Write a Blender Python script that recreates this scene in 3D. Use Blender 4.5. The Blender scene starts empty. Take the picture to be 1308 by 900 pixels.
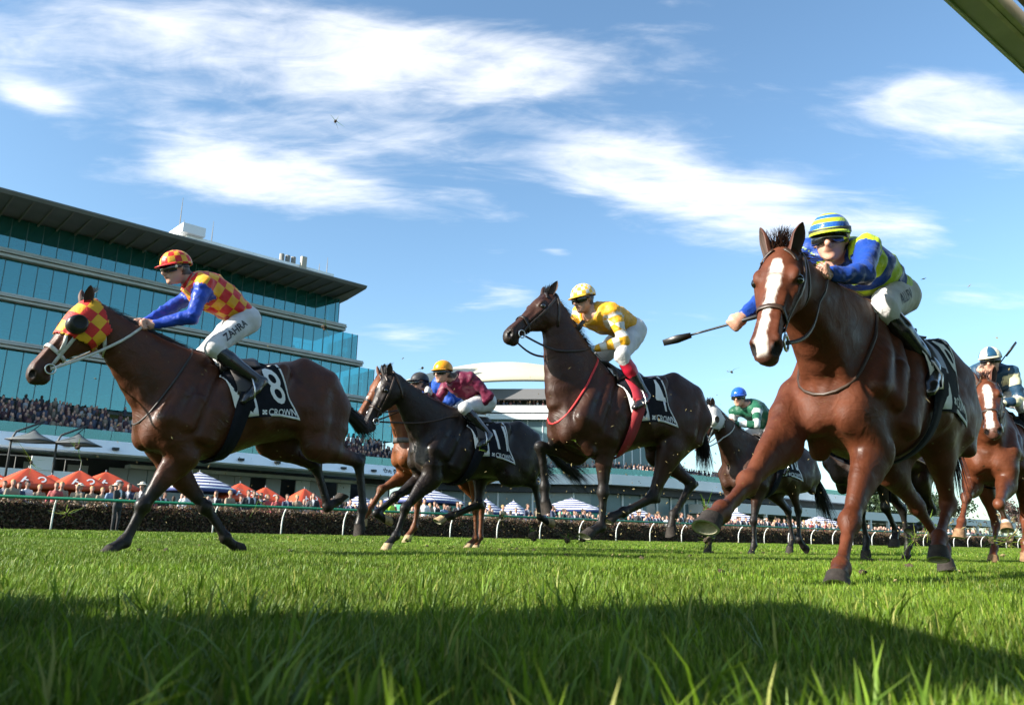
import bpy, bmesh, math, random
import numpy as np
from mathutils import Vector, Matrix
from mathutils.bvhtree import BVHTree

R = math.radians
scn = bpy.context.scene
col = scn.collection

# ------------------------------------------------------------------ camera
CAM_H = 0.19
PITCH = math.atan(0.2336)
ROLL = R(1.243)
def camera():
    cd = bpy.data.cameras.new('camera'); co = bpy.data.objects.new('camera', cd); col.objects.link(co)
    cd.sensor_width = 36.0; cd.lens = 36.0 * 1000 / 1308; cd.clip_start = 0.02; cd.clip_end = 8000
    f = Vector((0, math.cos(PITCH), math.sin(PITCH))); r0 = Vector((1, 0, 0)); u0 = Vector((0, -math.sin(PITCH), math.cos(PITCH)))
    r = math.cos(ROLL) * r0 + math.sin(ROLL) * u0; u = -math.sin(ROLL) * r0 + math.cos(ROLL) * u0
    m = Matrix((r, u, -f)).transposed().to_4x4(); m.translation = Vector((0, 0, CAM_H)); co.matrix_world = m
    cd.dof.use_dof = True; cd.dof.focus_distance = 6.5; cd.dof.aperture_fstop = 8.0
    scn.camera = co
camera()
TD = Vector((0.79249, 0.60989, 0))          # along the straight, away from the finish
TN = Vector((-0.60989, 0.79249, 0))         # across the straight, towards the stands

# ------------------------------------------------------------------ light
SUN_AZ = Vector((-0.915, -0.40, 0)).normalized()     # horizontal direction towards the sun
SUN_EL = R(27)
def light():
    sd = bpy.data.lights.new('sun', 'SUN'); so = bpy.data.objects.new('sun', sd); col.objects.link(so)
    sd.energy = 5.0; sd.angle = R(0.53); sd.color = (1.0, 0.93, 0.82)
    d = SUN_AZ * math.cos(SUN_EL) + Vector((0, 0, math.sin(SUN_EL)))
    so.rotation_euler = d.to_track_quat('Z', 'Y').to_euler(); so.location = (-20, -20, 30)
    w = bpy.data.worlds.new('World'); scn.world = w; w.use_nodes = True
    nt = w.node_tree; N = nt.nodes; L = nt.links; N.clear()
    out = N.new('ShaderNodeOutputWorld'); bg = N.new('ShaderNodeBackground'); L.new(bg.outputs[0], out.inputs[0])
    sky = N.new('ShaderNodeTexSky'); sky.sky_type = 'NISHITA'; sky.sun_disc = False
    sky.sun_elevation = SUN_EL; sky.sun_rotation = math.atan2(SUN_AZ.x, SUN_AZ.y)
    sky.air_density = 1.0; sky.dust_density = 1.0; sky.ozone_density = 1.0
    bg.inputs['Strength'].default_value = 0.092
    def M(op, a, b=None, c=None, clamp=False):
        n = N.new('ShaderNodeMath'); n.operation = op; n.use_clamp = clamp
        for i, v in enumerate((a, b, c)):
            if v is None: continue
            if isinstance(v, (int, float)): n.inputs[i].default_value = v
            else: L.new(v, n.inputs[i])
        return n.outputs[0]
    tc = N.new('ShaderNodeTexCoord'); sp = N.new('ShaderNodeSeparateXYZ'); L.new(tc.outputs['Generated'], sp.inputs[0])
    x, y, z = sp.outputs
    az = M('MULTIPLY', M('ARCTAN2', x, y), 180 / math.pi); el = M('MULTIPLY', M('ARCSINE', z), 180 / math.pi)
    # wispy high cloud: drawn out noise on the cloud layer
    den = M('ADD', M('MAXIMUM', z, 0.0), 0.16)
    cx = M('DIVIDE', x, den); cy = M('DIVIDE', y, den)
    cv = N.new('ShaderNodeCombineXYZ'); L.new(cx, cv.inputs[0]); L.new(cy, cv.inputs[1])
    mp = N.new('ShaderNodeMapping'); mp.inputs['Rotation'].default_value = (0, 0, R(-16)); mp.inputs['Scale'].default_value = (0.9, 2.4, 1); L.new(cv.outputs[0], mp.inputs[0])
    def noise(v, sc, det, rough, dist):
        n = N.new('ShaderNodeTexNoise'); n.inputs['Scale'].default_value = sc; n.inputs['Detail'].default_value = det
        n.inputs['Roughness'].default_value = rough; n.inputs['Distortion'].default_value = dist; L.new(v, n.inputs['Vector']); return n.outputs['Fac']
    n1 = noise(mp.outputs[0], 1.6, 9, 0.58, 0.7); n2 = noise(mp.outputs[0], 6.5, 8, 0.6, 0.5); n3 = noise(cv.outputs[0], 0.55, 3, 0.5, 0.2)
    # banks of cloud: azimuth, elevation, half extents, tilt, weight (degrees on the sky)
    banks = [(-14.4, 33.0, 14.7, 2.4, -0.0, 1.1), (-15.2, 32.4, 7.9, 2.37, 4.0, 0.67), (-20.3, 25.9, 6.5, 1.86, 1.0, 0.84), (-7.5, 27.9, 5.7, 1.12, -5.0, 0.56), (-12.3, 23.3, 10.4, 1.31, -0.0, 0.95), (7.5, 27.0, 4.3, 1.76, -10.0, 0.9), (15.7, 23.3, 6.5, 1.99, -14.0, 1.06), (28.0, 20.6, 3.8, 0.94, -12.0, 0.84), (30.2, 27.4, 4.8, 1.42, -18.0, 0.9), (31.8, 27.3, 4.0, 1.3, -41.0, 0.67), (-34.4, 25.9, 1.5, 0.66, -3.0, 0.84), (-1.5, 17.5, 3.5, 0.76, -8.0, 0.73), (-7.3, 13.6, 2.5, 1.06, -6.0, 0.73), (32.1, 15.5, 3.1, 0.8, -16.0, 0.73), (-3.2, 20.9, 2.3, 0.48, -13.0, 0.5), (3.5, 20.4, 1.0, 0.32, -14.0, 0.56), (-3.0, 24.4, 2.7, 0.73, -24.0, 0.34), (16.3, 11.0, 2.7, 0.8, -7.0, 0.34), (23.5, 34.9, 1.7, 0.22, -17.0, 0.5), (31.2, 32.9, 1.2, 0.4, -20.0, 0.45), (12.4, 36.8, 1.5, 0.24, -9.0, 0.34), (17.8, 24.4, 3.3, 0.78, -8.0, 0.56), (-2.0, 32.5, 6.9, 1.31, 1.0, 0.67), (-3.9, 16.5, 2.5, 0.42, -3.0, 0.34), (-50, 30, 10.8, 3.54, -8, 0.9), (54, 24, 10.8, 3.54, -8, 0.9), (-64, 20, 13.0, 2.95, 0, 0.78), (70, 30, 14.0, 3.54, 0, 0.9), (10, 58, 19.4, 7.08, -20, 0.9), (-40, 58, 17.3, 5.9, -10, 0.9), (120, 35, 21.6, 5.9, 0, 0.9), (180, 28, 21.6, 5.9, 0, 0.9), (-120, 38, 21.6, 5.9, 0, 0.9)]
    tot = None
    for (a0, e0, rx, ry, tl, wt) in banks:
        c, s = math.cos(R(tl)), math.sin(R(tl))
        da = M('SUBTRACT', az, a0); de = M('SUBTRACT', el, e0)
        k = math.cos(R(e0))
        u = M('ADD', M('MULTIPLY', da, c * k / rx), M('MULTIPLY', de, s / rx)); v = M('ADD', M('MULTIPLY', da, -s * k / ry), M('MULTIPLY', de, c / ry))
        r2 = M('ADD', M('MULTIPLY', u, u), M('MULTIPLY', v, v))
        g = M('MULTIPLY', M('EXPONENT', M('MULTIPLY', r2, -0.5)), wt)
        tot = g if tot is None else M('ADD', tot, g)
    tot = M('MINIMUM', tot, 1.15)
    # beyond the banks the same thin cloud goes on all round the sky
    far = M('MULTIPLY', M('SUBTRACT', n3, 0.5), 0.5)
    dens = M('ADD', tot, far)
    wisp = M('ADD', M('MULTIPLY', M('SUBTRACT', n1, 0.5), 3.3), M('MULTIPLY', M('SUBTRACT', n2, 0.5), 1.5))
    cover = M('ADD', M('MULTIPLY', dens, 1.35), M('SUBTRACT', wisp, 0.50))
    mr = N.new('ShaderNodeMapRange'); mr.interpolation_type = 'SMOOTHSTEP'; mr.inputs['From Min'].default_value = 0.0; mr.inputs['From Max'].default_value = 1.7
    mr.inputs['To Max'].default_value = 0.88; L.new(cover, mr.inputs['Value'])
    fac = M('MULTIPLY', mr.outputs[0], M('MULTIPLY', el, 0.2, clamp=True))
    tn = N.new('ShaderNodeVectorMath'); tn.operation = 'MULTIPLY'; tn.inputs[1].default_value = (.82, 1.0, 1.06); L.new(sky.outputs[0], tn.inputs[0])
    mx = N.new('ShaderNodeMix'); mx.data_type = 'RGBA'; L.new(fac, mx.inputs['Factor']); L.new(tn.outputs[0], mx.inputs['A']); mx.inputs['B'].default_value = (5.7, 5.7, 5.8, 1)
    L.new(mx.outputs['Result'], bg.inputs['Color'])
    w.cycles.sampling_method = 'MANUAL'; w.cycles.sample_map_resolution = 256
    vs = scn.view_settings; vs.view_transform = 'Standard'; vs.look = 'None'; vs.gamma = 1; vs.exposure = 1.45; vs.use_curve_mapping = False
    c = scn.cycles; c.use_denoising = True; c.max_bounces = 8; c.diffuse_bounces = 2; c.glossy_bounces = 3; c.transparent_max_bounces = 24; c.transmission_bounces = 6; c.caustics_reflective = False; c.caustics_refractive = False
    c.sample_clamp_indirect = 6
scn.render.engine = 'CYCLES'
light()

# ------------------------------------------------------------------ small helpers
def props(o, label=None, cat=None, group=None, kind=None):
    for k, v in (('label', label), ('category', cat), ('group', group), ('kind', kind)):
        if v: o[k] = v
    return o
def empty(name, loc=(0, 0, 0), rz=0.0):
    o = bpy.data.objects.new(name, None); col.objects.link(o); o.location = loc; o.rotation_euler = (0, 0, rz); o.empty_display_size = .2; return o
def link(name, me, parent=None, mat=None):
    o = bpy.data.objects.new(name, me); col.objects.link(o)
    if parent is not None: o.parent = parent
    if mat is not None and not me.materials:
        for m in (mat if isinstance(mat, (list, tuple)) else [mat]): me.materials.append(m)
    return o
def pymesh(name, V, Fc, smooth=False, mats=None, mi=None):
    me = bpy.data.meshes.new(name)
    me.from_pydata([tuple(map(float, v)) for v in V], [], [tuple(map(int, f)) for f in Fc])
    if mats:
        for m in mats: me.materials.append(m)
    if mi is not None: me.polygons.foreach_set('material_index', np.asarray(mi, np.int32))
    if smooth: me.polygons.foreach_set('use_smooth', np.ones(len(me.polygons), bool))
    me.update(); return me
def npmesh(name, V, Q, smooth=True):
    """V (n,3), Q (m,k) faces of equal size"""
    V = np.ascontiguousarray(V, np.float32); Q = np.ascontiguousarray(Q, np.int32); k = Q.shape[1]
    me = bpy.data.meshes.new(name); me.vertices.add(len(V)); me.vertices.foreach_set('co', V.ravel())
    me.loops.add(Q.size); me.loops.foreach_set('vertex_index', Q.ravel()); me.polygons.add(len(Q))
    me.polygons.foreach_set('loop_start', np.arange(0, Q.size, k, dtype=np.int32))
    if smooth: me.polygons.foreach_set('use_smooth', np.ones(len(Q), bool))
    me.update(calc_edges=True); me.validate(); return me
def vattr(me, name, arr):
    arr = np.asarray(arr, np.float32)
    if arr.ndim == 1: a = me.attributes.new(name, 'FLOAT', 'POINT'); a.data.foreach_set('value', arr)
    elif arr.shape[1] == 3: a = me.attributes.new(name, 'FLOAT_VECTOR', 'POINT'); a.data.foreach_set('vector', arr.ravel())
    else: a = me.attributes.new(name, 'FLOAT_COLOR', 'POINT'); a.data.foreach_set('color', arr.ravel())

class MB:
    """collects boxes, prisms, tubes and sheets for one mesh"""
    def __init__(s): s.V = []; s.F = []; s.mi = []
    def add(s, V, F, m=0):
        o = len(s.V); s.V += [tuple(v) for v in V]; s.F += [tuple(i + o for i in f) for f in F]; s.mi += [m] * len(F); return s
    def box(s, c, d, m=0, ax=None):
        ax = ax or (Vector((1, 0, 0)), Vector((0, 1, 0)), Vector((0, 0, 1))); c = Vector(c); V = []
        for i in (-1, 1):
            for j in (-1, 1):
                for k in (-1, 1): V.append(c + ax[0] * (i * d[0] / 2) + ax[1] * (j * d[1] / 2) + ax[2] * (k * d[2] / 2))
        return s.add(V, [(0, 1, 3, 2), (4, 6, 7, 5), (0, 4, 5, 1), (2, 3, 7, 6), (0, 2, 6, 4), (1, 5, 7, 3)], m)
    def tube(s, pts, r, n=6, m=0, cap=True):
        pts = [Vector(p) for p in pts]; rs = r if isinstance(r, (list, tuple)) else [r] * len(pts); V = []; F = []
        ref = None
        for i, p in enumerate(pts):
            t = (pts[min(i + 1, len(pts) - 1)] - pts[max(i - 1, 0)]).normalized()
            if ref is None: ref = Vector((0, 0, 1)) if abs(t.z) < .9 else Vector((1, 0, 0))
            a = (ref - t * ref.dot(t)).normalized(); b = t.cross(a); ref = a
            for k in range(n): V.append(p + (a * math.cos(2 * math.pi * k / n) + b * math.sin(2 * math.pi * k / n)) * rs[i])
        for i in range(len(pts) - 1):
            for k in range(n): F.append((i * n + k, i * n + (k + 1) % n, (i + 1) * n + (k + 1) % n, (i + 1) * n + k))
        if cap: F.append(tuple(range(n - 1, -1, -1))); F.append(tuple((len(pts) - 1) * n + k for k in range(n)))
        return s.add(V, F, m)
    def ring(s, pts, r, n=6, m=0):
        pts = [Vector(p) for p in pts]; L = len(pts); V = []; F = []; c = sum(pts, Vector()) / L
        for i, p in enumerate(pts):
            t = (pts[(i + 1) % L] - pts[i - 1]).normalized(); a = (p - c); a = (a - t * a.dot(t)).normalized(); b = t.cross(a)
            for k in range(n): V.append(p + (a * math.cos(2 * math.pi * k / n) + b * math.sin(2 * math.pi * k / n)) * r)
        for i in range(L):
            for k in range(n): F.append((i * n + k, ((i + 1) % L) * n + k, ((i + 1) % L) * n + (k + 1) % n, i * n + (k + 1) % n))
        return s.add(V, F, m)
    def strip(s, A, B, th=0.0, m=0):
        """ribbon between two polylines, optional thickness along its normal"""
        n = len(A); A = [Vector(p) for p in A]; B = [Vector(p) for p in B]
        if not th: return s.add(A + B, [(i, i + 1, n + i + 1, n + i) for i in range(n - 1)], m)
        N = []
        for i in range(n):
            t = A[min(i + 1, n - 1)] - A[max(i - 1, 0)]; q = (B[i] - A[i]).cross(t); N.append(q.normalized() * th if q.length > 1e-9 else Vector((0, 0, th)))
        V = A + B + [p + N[i] for i, p in enumerate(A)] + [p + N[i] for i, p in enumerate(B)]; F = []
        for i in range(n - 1):
            F += [(i, i + 1, n + i + 1, n + i), (2 * n + i, 3 * n + i, 3 * n + i + 1, 2 * n + i + 1), (i, 2 * n + i, 2 * n + i + 1, i + 1), (n + i, n + i + 1, 3 * n + i + 1, 3 * n + i)]
        F += [(0, n, 3 * n, 2 * n), (n - 1, 3 * n - 1, 4 * n - 1, 2 * n - 1)]
        return s.add(V, F, m)
    def mesh(s, name, mats=None, smooth=False):
        return pymesh(name, s.V, s.F, smooth, mats, s.mi if mats and len(mats) > 1 else None)
    def build(s, name, mat, parent=None, smooth=False):
        return link(name, s.mesh(name, mat if isinstance(mat, (list, tuple)) else [mat], smooth), parent)

def copy_tree(o, parent=None):
    c = o.copy(); col.objects.link(c); c.parent = parent
    for ch in o.children: copy_tree(ch, c)
    return c

# ------------------------------------------------------------------ materials
MATS = {}
def mat(name, color=(.5, .5, .5), rough=.6, metal=0.0, spec=.5, noise=0.0, nscale=20.0, bump=0.0, bscale=60.0, coat=0.0, sheen=0.0, emit=None, trans=0.0, alpha=1.0):
    if name in MATS: return MATS[name]
    m = bpy.data.materials.new(name); m.use_nodes = True; nt = m.node_tree; N = nt.nodes; L = nt.links; b = N['Principled BSDF']
    b.inputs['Base Color'].default_value = (*color, 1); b.inputs['Roughness'].default_value = rough; b.inputs['Metallic'].default_value = metal
    b.inputs['Specular IOR Level'].default_value = spec; b.inputs['Coat Weight'].default_value = coat; b.inputs['Sheen Weight'].default_value = sheen
    b.inputs['Transmission Weight'].default_value = trans; b.inputs['Alpha'].default_value = alpha
    if noise or bump:
        tc = N.new('ShaderNodeTexCoord')
        if noise:
            n = N.new('ShaderNodeTexNoise'); n.inputs['Scale'].default_value = nscale; n.inputs['Detail'].default_value = 6; L.new(tc.outputs['Object'], n.inputs['Vector'])
            h = N.new('ShaderNodeMapRange'); h.inputs['From Min'].default_value = .3; h.inputs['From Max'].default_value = .7; h.inputs['To Min'].default_value = 1 - noise; h.inputs['To Max'].default_value = 1 + noise; L.new(n.outputs['Fac'], h.inputs['Value'])
            x = N.new('ShaderNodeVectorMath'); x.operation = 'SCALE'; x.inputs[0].default_value = color; L.new(h.outputs[0], x.inputs['Scale']); L.new(x.outputs[0], b.inputs['Base Color'])
        if bump:
            n2 = N.new('ShaderNodeTexNoise'); n2.inputs['Scale'].default_value = bscale; n2.inputs['Detail'].default_value = 5; L.new(tc.outputs['Object'], n2.inputs['Vector'])
            bp = N.new('ShaderNodeBump'); bp.inputs['Strength'].default_value = bump; bp.inputs['Distance'].default_value = .01; L.new(n2.outputs['Fac'], bp.inputs['Height']); L.new(bp.outputs[0], b.inputs['Normal'])
    if emit: b.inputs['Emission Color'].default_value = (*emit[0], 1); b.inputs['Emission Strength'].default_value = emit[1]
    MATS[name] = m; return m

# ------------------------------------------------------------------ bodies: smooth unions of shaped tubes, meshed as one continuous surface
def V3(p): return np.array(p, np.float64)
def unit(v): v = np.asarray(v, float); return v / (np.linalg.norm(v) + 1e-12)
class Body:
    def __init__(s, lo, hi, res):
        s.lo = V3(lo); s.res = res; s.n = np.maximum(np.ceil((V3(hi) - s.lo) / res).astype(int) + 1, 2); s.F = np.full(s.n, .3, np.float32)
        s.ax = [s.lo[i] + np.arange(s.n[i]) * res for i in range(3)]
    def block(s, lo, hi):
        i0 = np.clip(np.floor((lo - s.lo) / s.res).astype(int), 0, s.n - 1); i1 = np.clip(np.ceil((hi - s.lo) / s.res).astype(int) + 1, 1, s.n)
        if np.any(i1 - i0 < 1): return None
        sl = tuple(slice(i0[i], i1[i]) for i in range(3))
        return sl, s.ax[0][sl[0]][:, None, None], s.ax[1][sl[1]][None, :, None], s.ax[2][sl[2]][None, None, :]
    def merge(s, sl, d, k, op):
        a = s.F[sl]
        if op == 'sub':
            d = -d; h = np.maximum(k - np.abs(a - d), 0) / k; s.F[sl] = np.maximum(a, d) + h * h * k / 4
        else:
            h = np.maximum(k - np.abs(a - d), 0) / k; s.F[sl] = np.minimum(a, d) - h * h * k / 4
    def tube(s, st, up=None, k=.03, op='add', kin=.012):
        """st: list of (point, half height, half width[, up]); elliptical tapered tube"""
        n = len(st); P = [V3(q[0]) for q in st]; rad = max(max(q[1], q[2]) for q in st)
        A = np.array(P); b = s.block(A.min(0) - rad * 1.25 - k - .03, A.max(0) + rad * 1.25 + k + .03)
        if b is None: return
        sl, X, Y, Z = b; D = None
        for i in range(n - 1):
            a = P[i + 1] - P[i]; L = np.linalg.norm(a)
            if L < 1e-6: continue
            a = a / L
            up0 = V3(st[i][3] if len(st[i]) > 3 else up); up1 = V3(st[i + 1][3] if len(st[i + 1]) > 3 else up)
            u = up0 + up1; u = unit(u - a * (u @ a)); v = np.cross(a, u)
            dx, dy, dz = X - P[i][0], Y - P[i][1], Z - P[i][2]
            da = dx * a[0] + dy * a[1] + dz * a[2]; t = np.clip(da / L, 0, 1); da = da - t * L
            du = dx * u[0] + dy * u[1] + dz * u[2]; dv = dx * v[0] + dy * v[1] + dz * v[2]
            h = st[i][1] + t * (st[i + 1][1] - st[i][1]); w = st[i][2] + t * (st[i + 1][2] - st[i][2]); m = np.minimum(h, w)
            k0 = np.sqrt((du / h) ** 2 + (dv / w) ** 2 + (da / m) ** 2); k1 = np.sqrt((du / h ** 2) ** 2 + (dv / w ** 2) ** 2 + (da / m ** 2) ** 2) + 1e-6
            d = k0 * (k0 - 1) / k1
            if D is None: D = d
            else:
                hh = np.maximum(kin - np.abs(D - d), 0) / kin; D = np.minimum(D, d) - hh * hh * kin / 4
        s.merge(sl, D.astype(np.float32), k, op)
    def ball(s, c, r, ax=None, k=.03, op='add'):
        c = V3(c); r = V3(r if hasattr(r, '__len__') else (r, r, r)); ax = ax or np.eye(3); m = r.max() * 1.2 + k + .02
        b = s.block(c - m, c + m)
        if b is None: return
        sl, X, Y, Z = b; dx, dy, dz = X - c[0], Y - c[1], Z - c[2]
        q = [dx * a[0] + dy * a[1] + dz * a[2] for a in ax]
        k0 = np.sqrt(sum((q[i] / r[i]) ** 2 for i in range(3))); k1 = np.sqrt(sum((q[i] / r[i] ** 2) ** 2 for i in range(3))) + 1e-6
        s.merge(sl, (k0 * (k0 - 1) / k1).astype(np.float32), k, op)
    def loft(s, o, a, u, v, st, k=.04, op='add'):
        """st rows: (t, top, bottom, half width, egg) about axis a from o"""
        st = np.array(st, float); T = st[:, 0]; td = np.linspace(T[0], T[-1], 240)
        def cub(y):
            m = np.gradient(y, T); i = np.clip(np.searchsorted(T, td) - 1, 0, len(T) - 2); h = T[i + 1] - T[i]; q = (td - T[i]) / h
            return (2 * q ** 3 - 3 * q ** 2 + 1) * y[i] + (q ** 3 - 2 * q ** 2 + q) * h * m[i] + (-2 * q ** 3 + 3 * q ** 2) * y[i + 1] + (q ** 3 - q ** 2) * h * m[i + 1]
        C = [cub(st[:, j]) for j in range(1, 5)]
        o, a, u, v = map(V3, (o, a, u, v)); ex = max(st[:, 1].max(), -st[:, 2].min(), st[:, 3].max()); E = np.array([o + a * T[0], o + a * T[-1]])
        b = s.block(E.min(0) - ex - k - .02, E.max(0) + ex + k + .02) if abs(u[2]) < .999 else s.block(np.array([o[0] + T[0], -ex, o[2] + st[:, 2].min()]) - k - .03, np.array([o[0] + T[-1], ex, o[2] + st[:, 1].max()]) + k + .03)
        if b is None: return
        sl, X, Y, Z = b; dx, dy, dz = X - o[0], Y - o[1], Z - o[2]
        tt = dx * a[0] + dy * a[1] + dz * a[2]; du = dx * u[0] + dy * u[1] + dz * u[2]; dv = dx * v[0] + dy * v[1] + dz * v[2]
        tc = np.clip(tt, T[0], T[-1]); over = np.abs(tt - tc)
        top, bot, hw, eg = [np.interp(tc, td, c) for c in C]
        h = np.maximum((top - bot) / 2, .004); q = du - (top + bot) / 2; w = np.maximum(hw * (1 - eg * np.clip(q / h, -1, 1)), .004)
        k0 = np.sqrt((q / h) ** 2 + (dv / w) ** 2); k1 = np.sqrt((q / h ** 2) ** 2 + (dv / w ** 2) ** 2) + 1e-6
        d = np.sqrt(np.maximum(k0 * (k0 - 1) / k1, 0) ** 2 + over ** 2) + np.minimum(k0 * (k0 - 1) / k1, 0) * (over == 0)
        s.merge(sl, d.astype(np.float32), k, op)
    def cut(s, p, n, k=.004):
        """keep the side the normal points away from"""
        p, n = V3(p), unit(n); d = (s.ax[0][:, None, None] - p[0]) * n[0] + (s.ax[1][None, :, None] - p[1]) * n[1] + (s.ax[2][None, None, :] - p[2]) * n[2]
        s.F = np.maximum(s.F, d.astype(np.float32))
    def ripple(s, amp, sc, seed=0):
        r = np.random.RandomState(seed); X, Y, Z = s.ax[0][:, None, None], s.ax[1][None, :, None], s.ax[2][None, None, :]; f = 0
        for i in range(5):
            w = r.normal(size=3); w = w / np.linalg.norm(w) * sc * (1 + .5 * i); f = f + np.sin(X * w[0] + Y * w[1] + Z * w[2] + r.rand() * 6.28 + 1.5 * np.sin((X * w[1] - Z * w[0]) * .6)) / (1 + .4 * i)
        s.F += (amp * f / 2).astype(np.float32)
    def surface(s, relax=1):
        F = s.F; F[0] = F[-1] = .1; F[:, 0] = F[:, -1] = .1; F[:, :, 0] = F[:, :, -1] = .1
        ins = F < 0; n = F.shape
        cnt = np.zeros((n[0] - 1, n[1] - 1, n[2] - 1), np.int8)
        for i in (0, 1):
            for j in (0, 1):
                for k in (0, 1): cnt += ins[i:n[0] - 1 + i, j:n[1] - 1 + j, k:n[2] - 1 + k]
        act = (cnt > 0) & (cnt < 8); I = np.argwhere(act); idx = np.full(act.shape, -1, np.int32); idx[act] = np.arange(len(I))
        acc = np.zeros((len(I), 3)); num = np.zeros(len(I)); corners = [(0, 0, 0), (1, 0, 0), (0, 1, 0), (0, 0, 1)]
        for ax in range(3):
            o1, o2 = [a for a in range(3) if a != ax]
            for p in (0, 1):
                for q in (0, 1):
                    c0 = np.zeros(3, int); c0[o1] = p; c0[o2] = q; c1 = c0.copy(); c1[ax] = 1
                    f0 = F[tuple((I + c0).T)]; f1 = F[tuple((I + c1).T)]; cr = (f0 < 0) != (f1 < 0)
                    t = np.where(cr, f0 / np.where(cr, f0 - f1, 1), 0); pt = np.repeat(c0[None].astype(float), len(I), 0); pt[:, ax] = t
                    acc[cr] += pt[cr]; num[cr] += 1
        V = s.lo + (I + acc / num[:, None]) * s.res; Q = []
        for ax in range(3):
            o1, o2 = [(1, 2), (2, 0), (0, 1)][ax]
            a = np.take(ins, range(n[ax] - 1), ax); b = np.take(ins, range(1, n[ax]), ax); E = np.argwhere(a != b)
            E = E[(E[:, o1] > 0) & (E[:, o2] > 0) & (E[:, o1] < n[o1] - 1) & (E[:, o2] < n[o2] - 1)]
            s0 = ins[tuple(E.T)]; c = []
            for (p, q) in ((-1, -1), (0, -1), (0, 0), (-1, 0)):
                e = E.copy(); e[:, o1] += p; e[:, o2] += q; c.append(idx[tuple(e.T)])
            c = np.array(c).T; c[~s0] = c[~s0][:, ::-1]; Q.append(c)
        Q = np.concatenate(Q); Q = Q[(Q >= 0).all(1)]
        for _ in range(relax):
            S = np.zeros_like(V); m = np.zeros(len(V))
            for i, j in ((0, 1), (1, 2), (2, 3), (3, 0)):
                np.add.at(S, Q[:, i], V[Q[:, j]]); np.add.at(m, Q[:, i], 1); np.add.at(S, Q[:, j], V[Q[:, i]]); np.add.at(m, Q[:, j], 1)
            V = V + .5 * (S / m[:, None] - V)
        return V, Q

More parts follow.
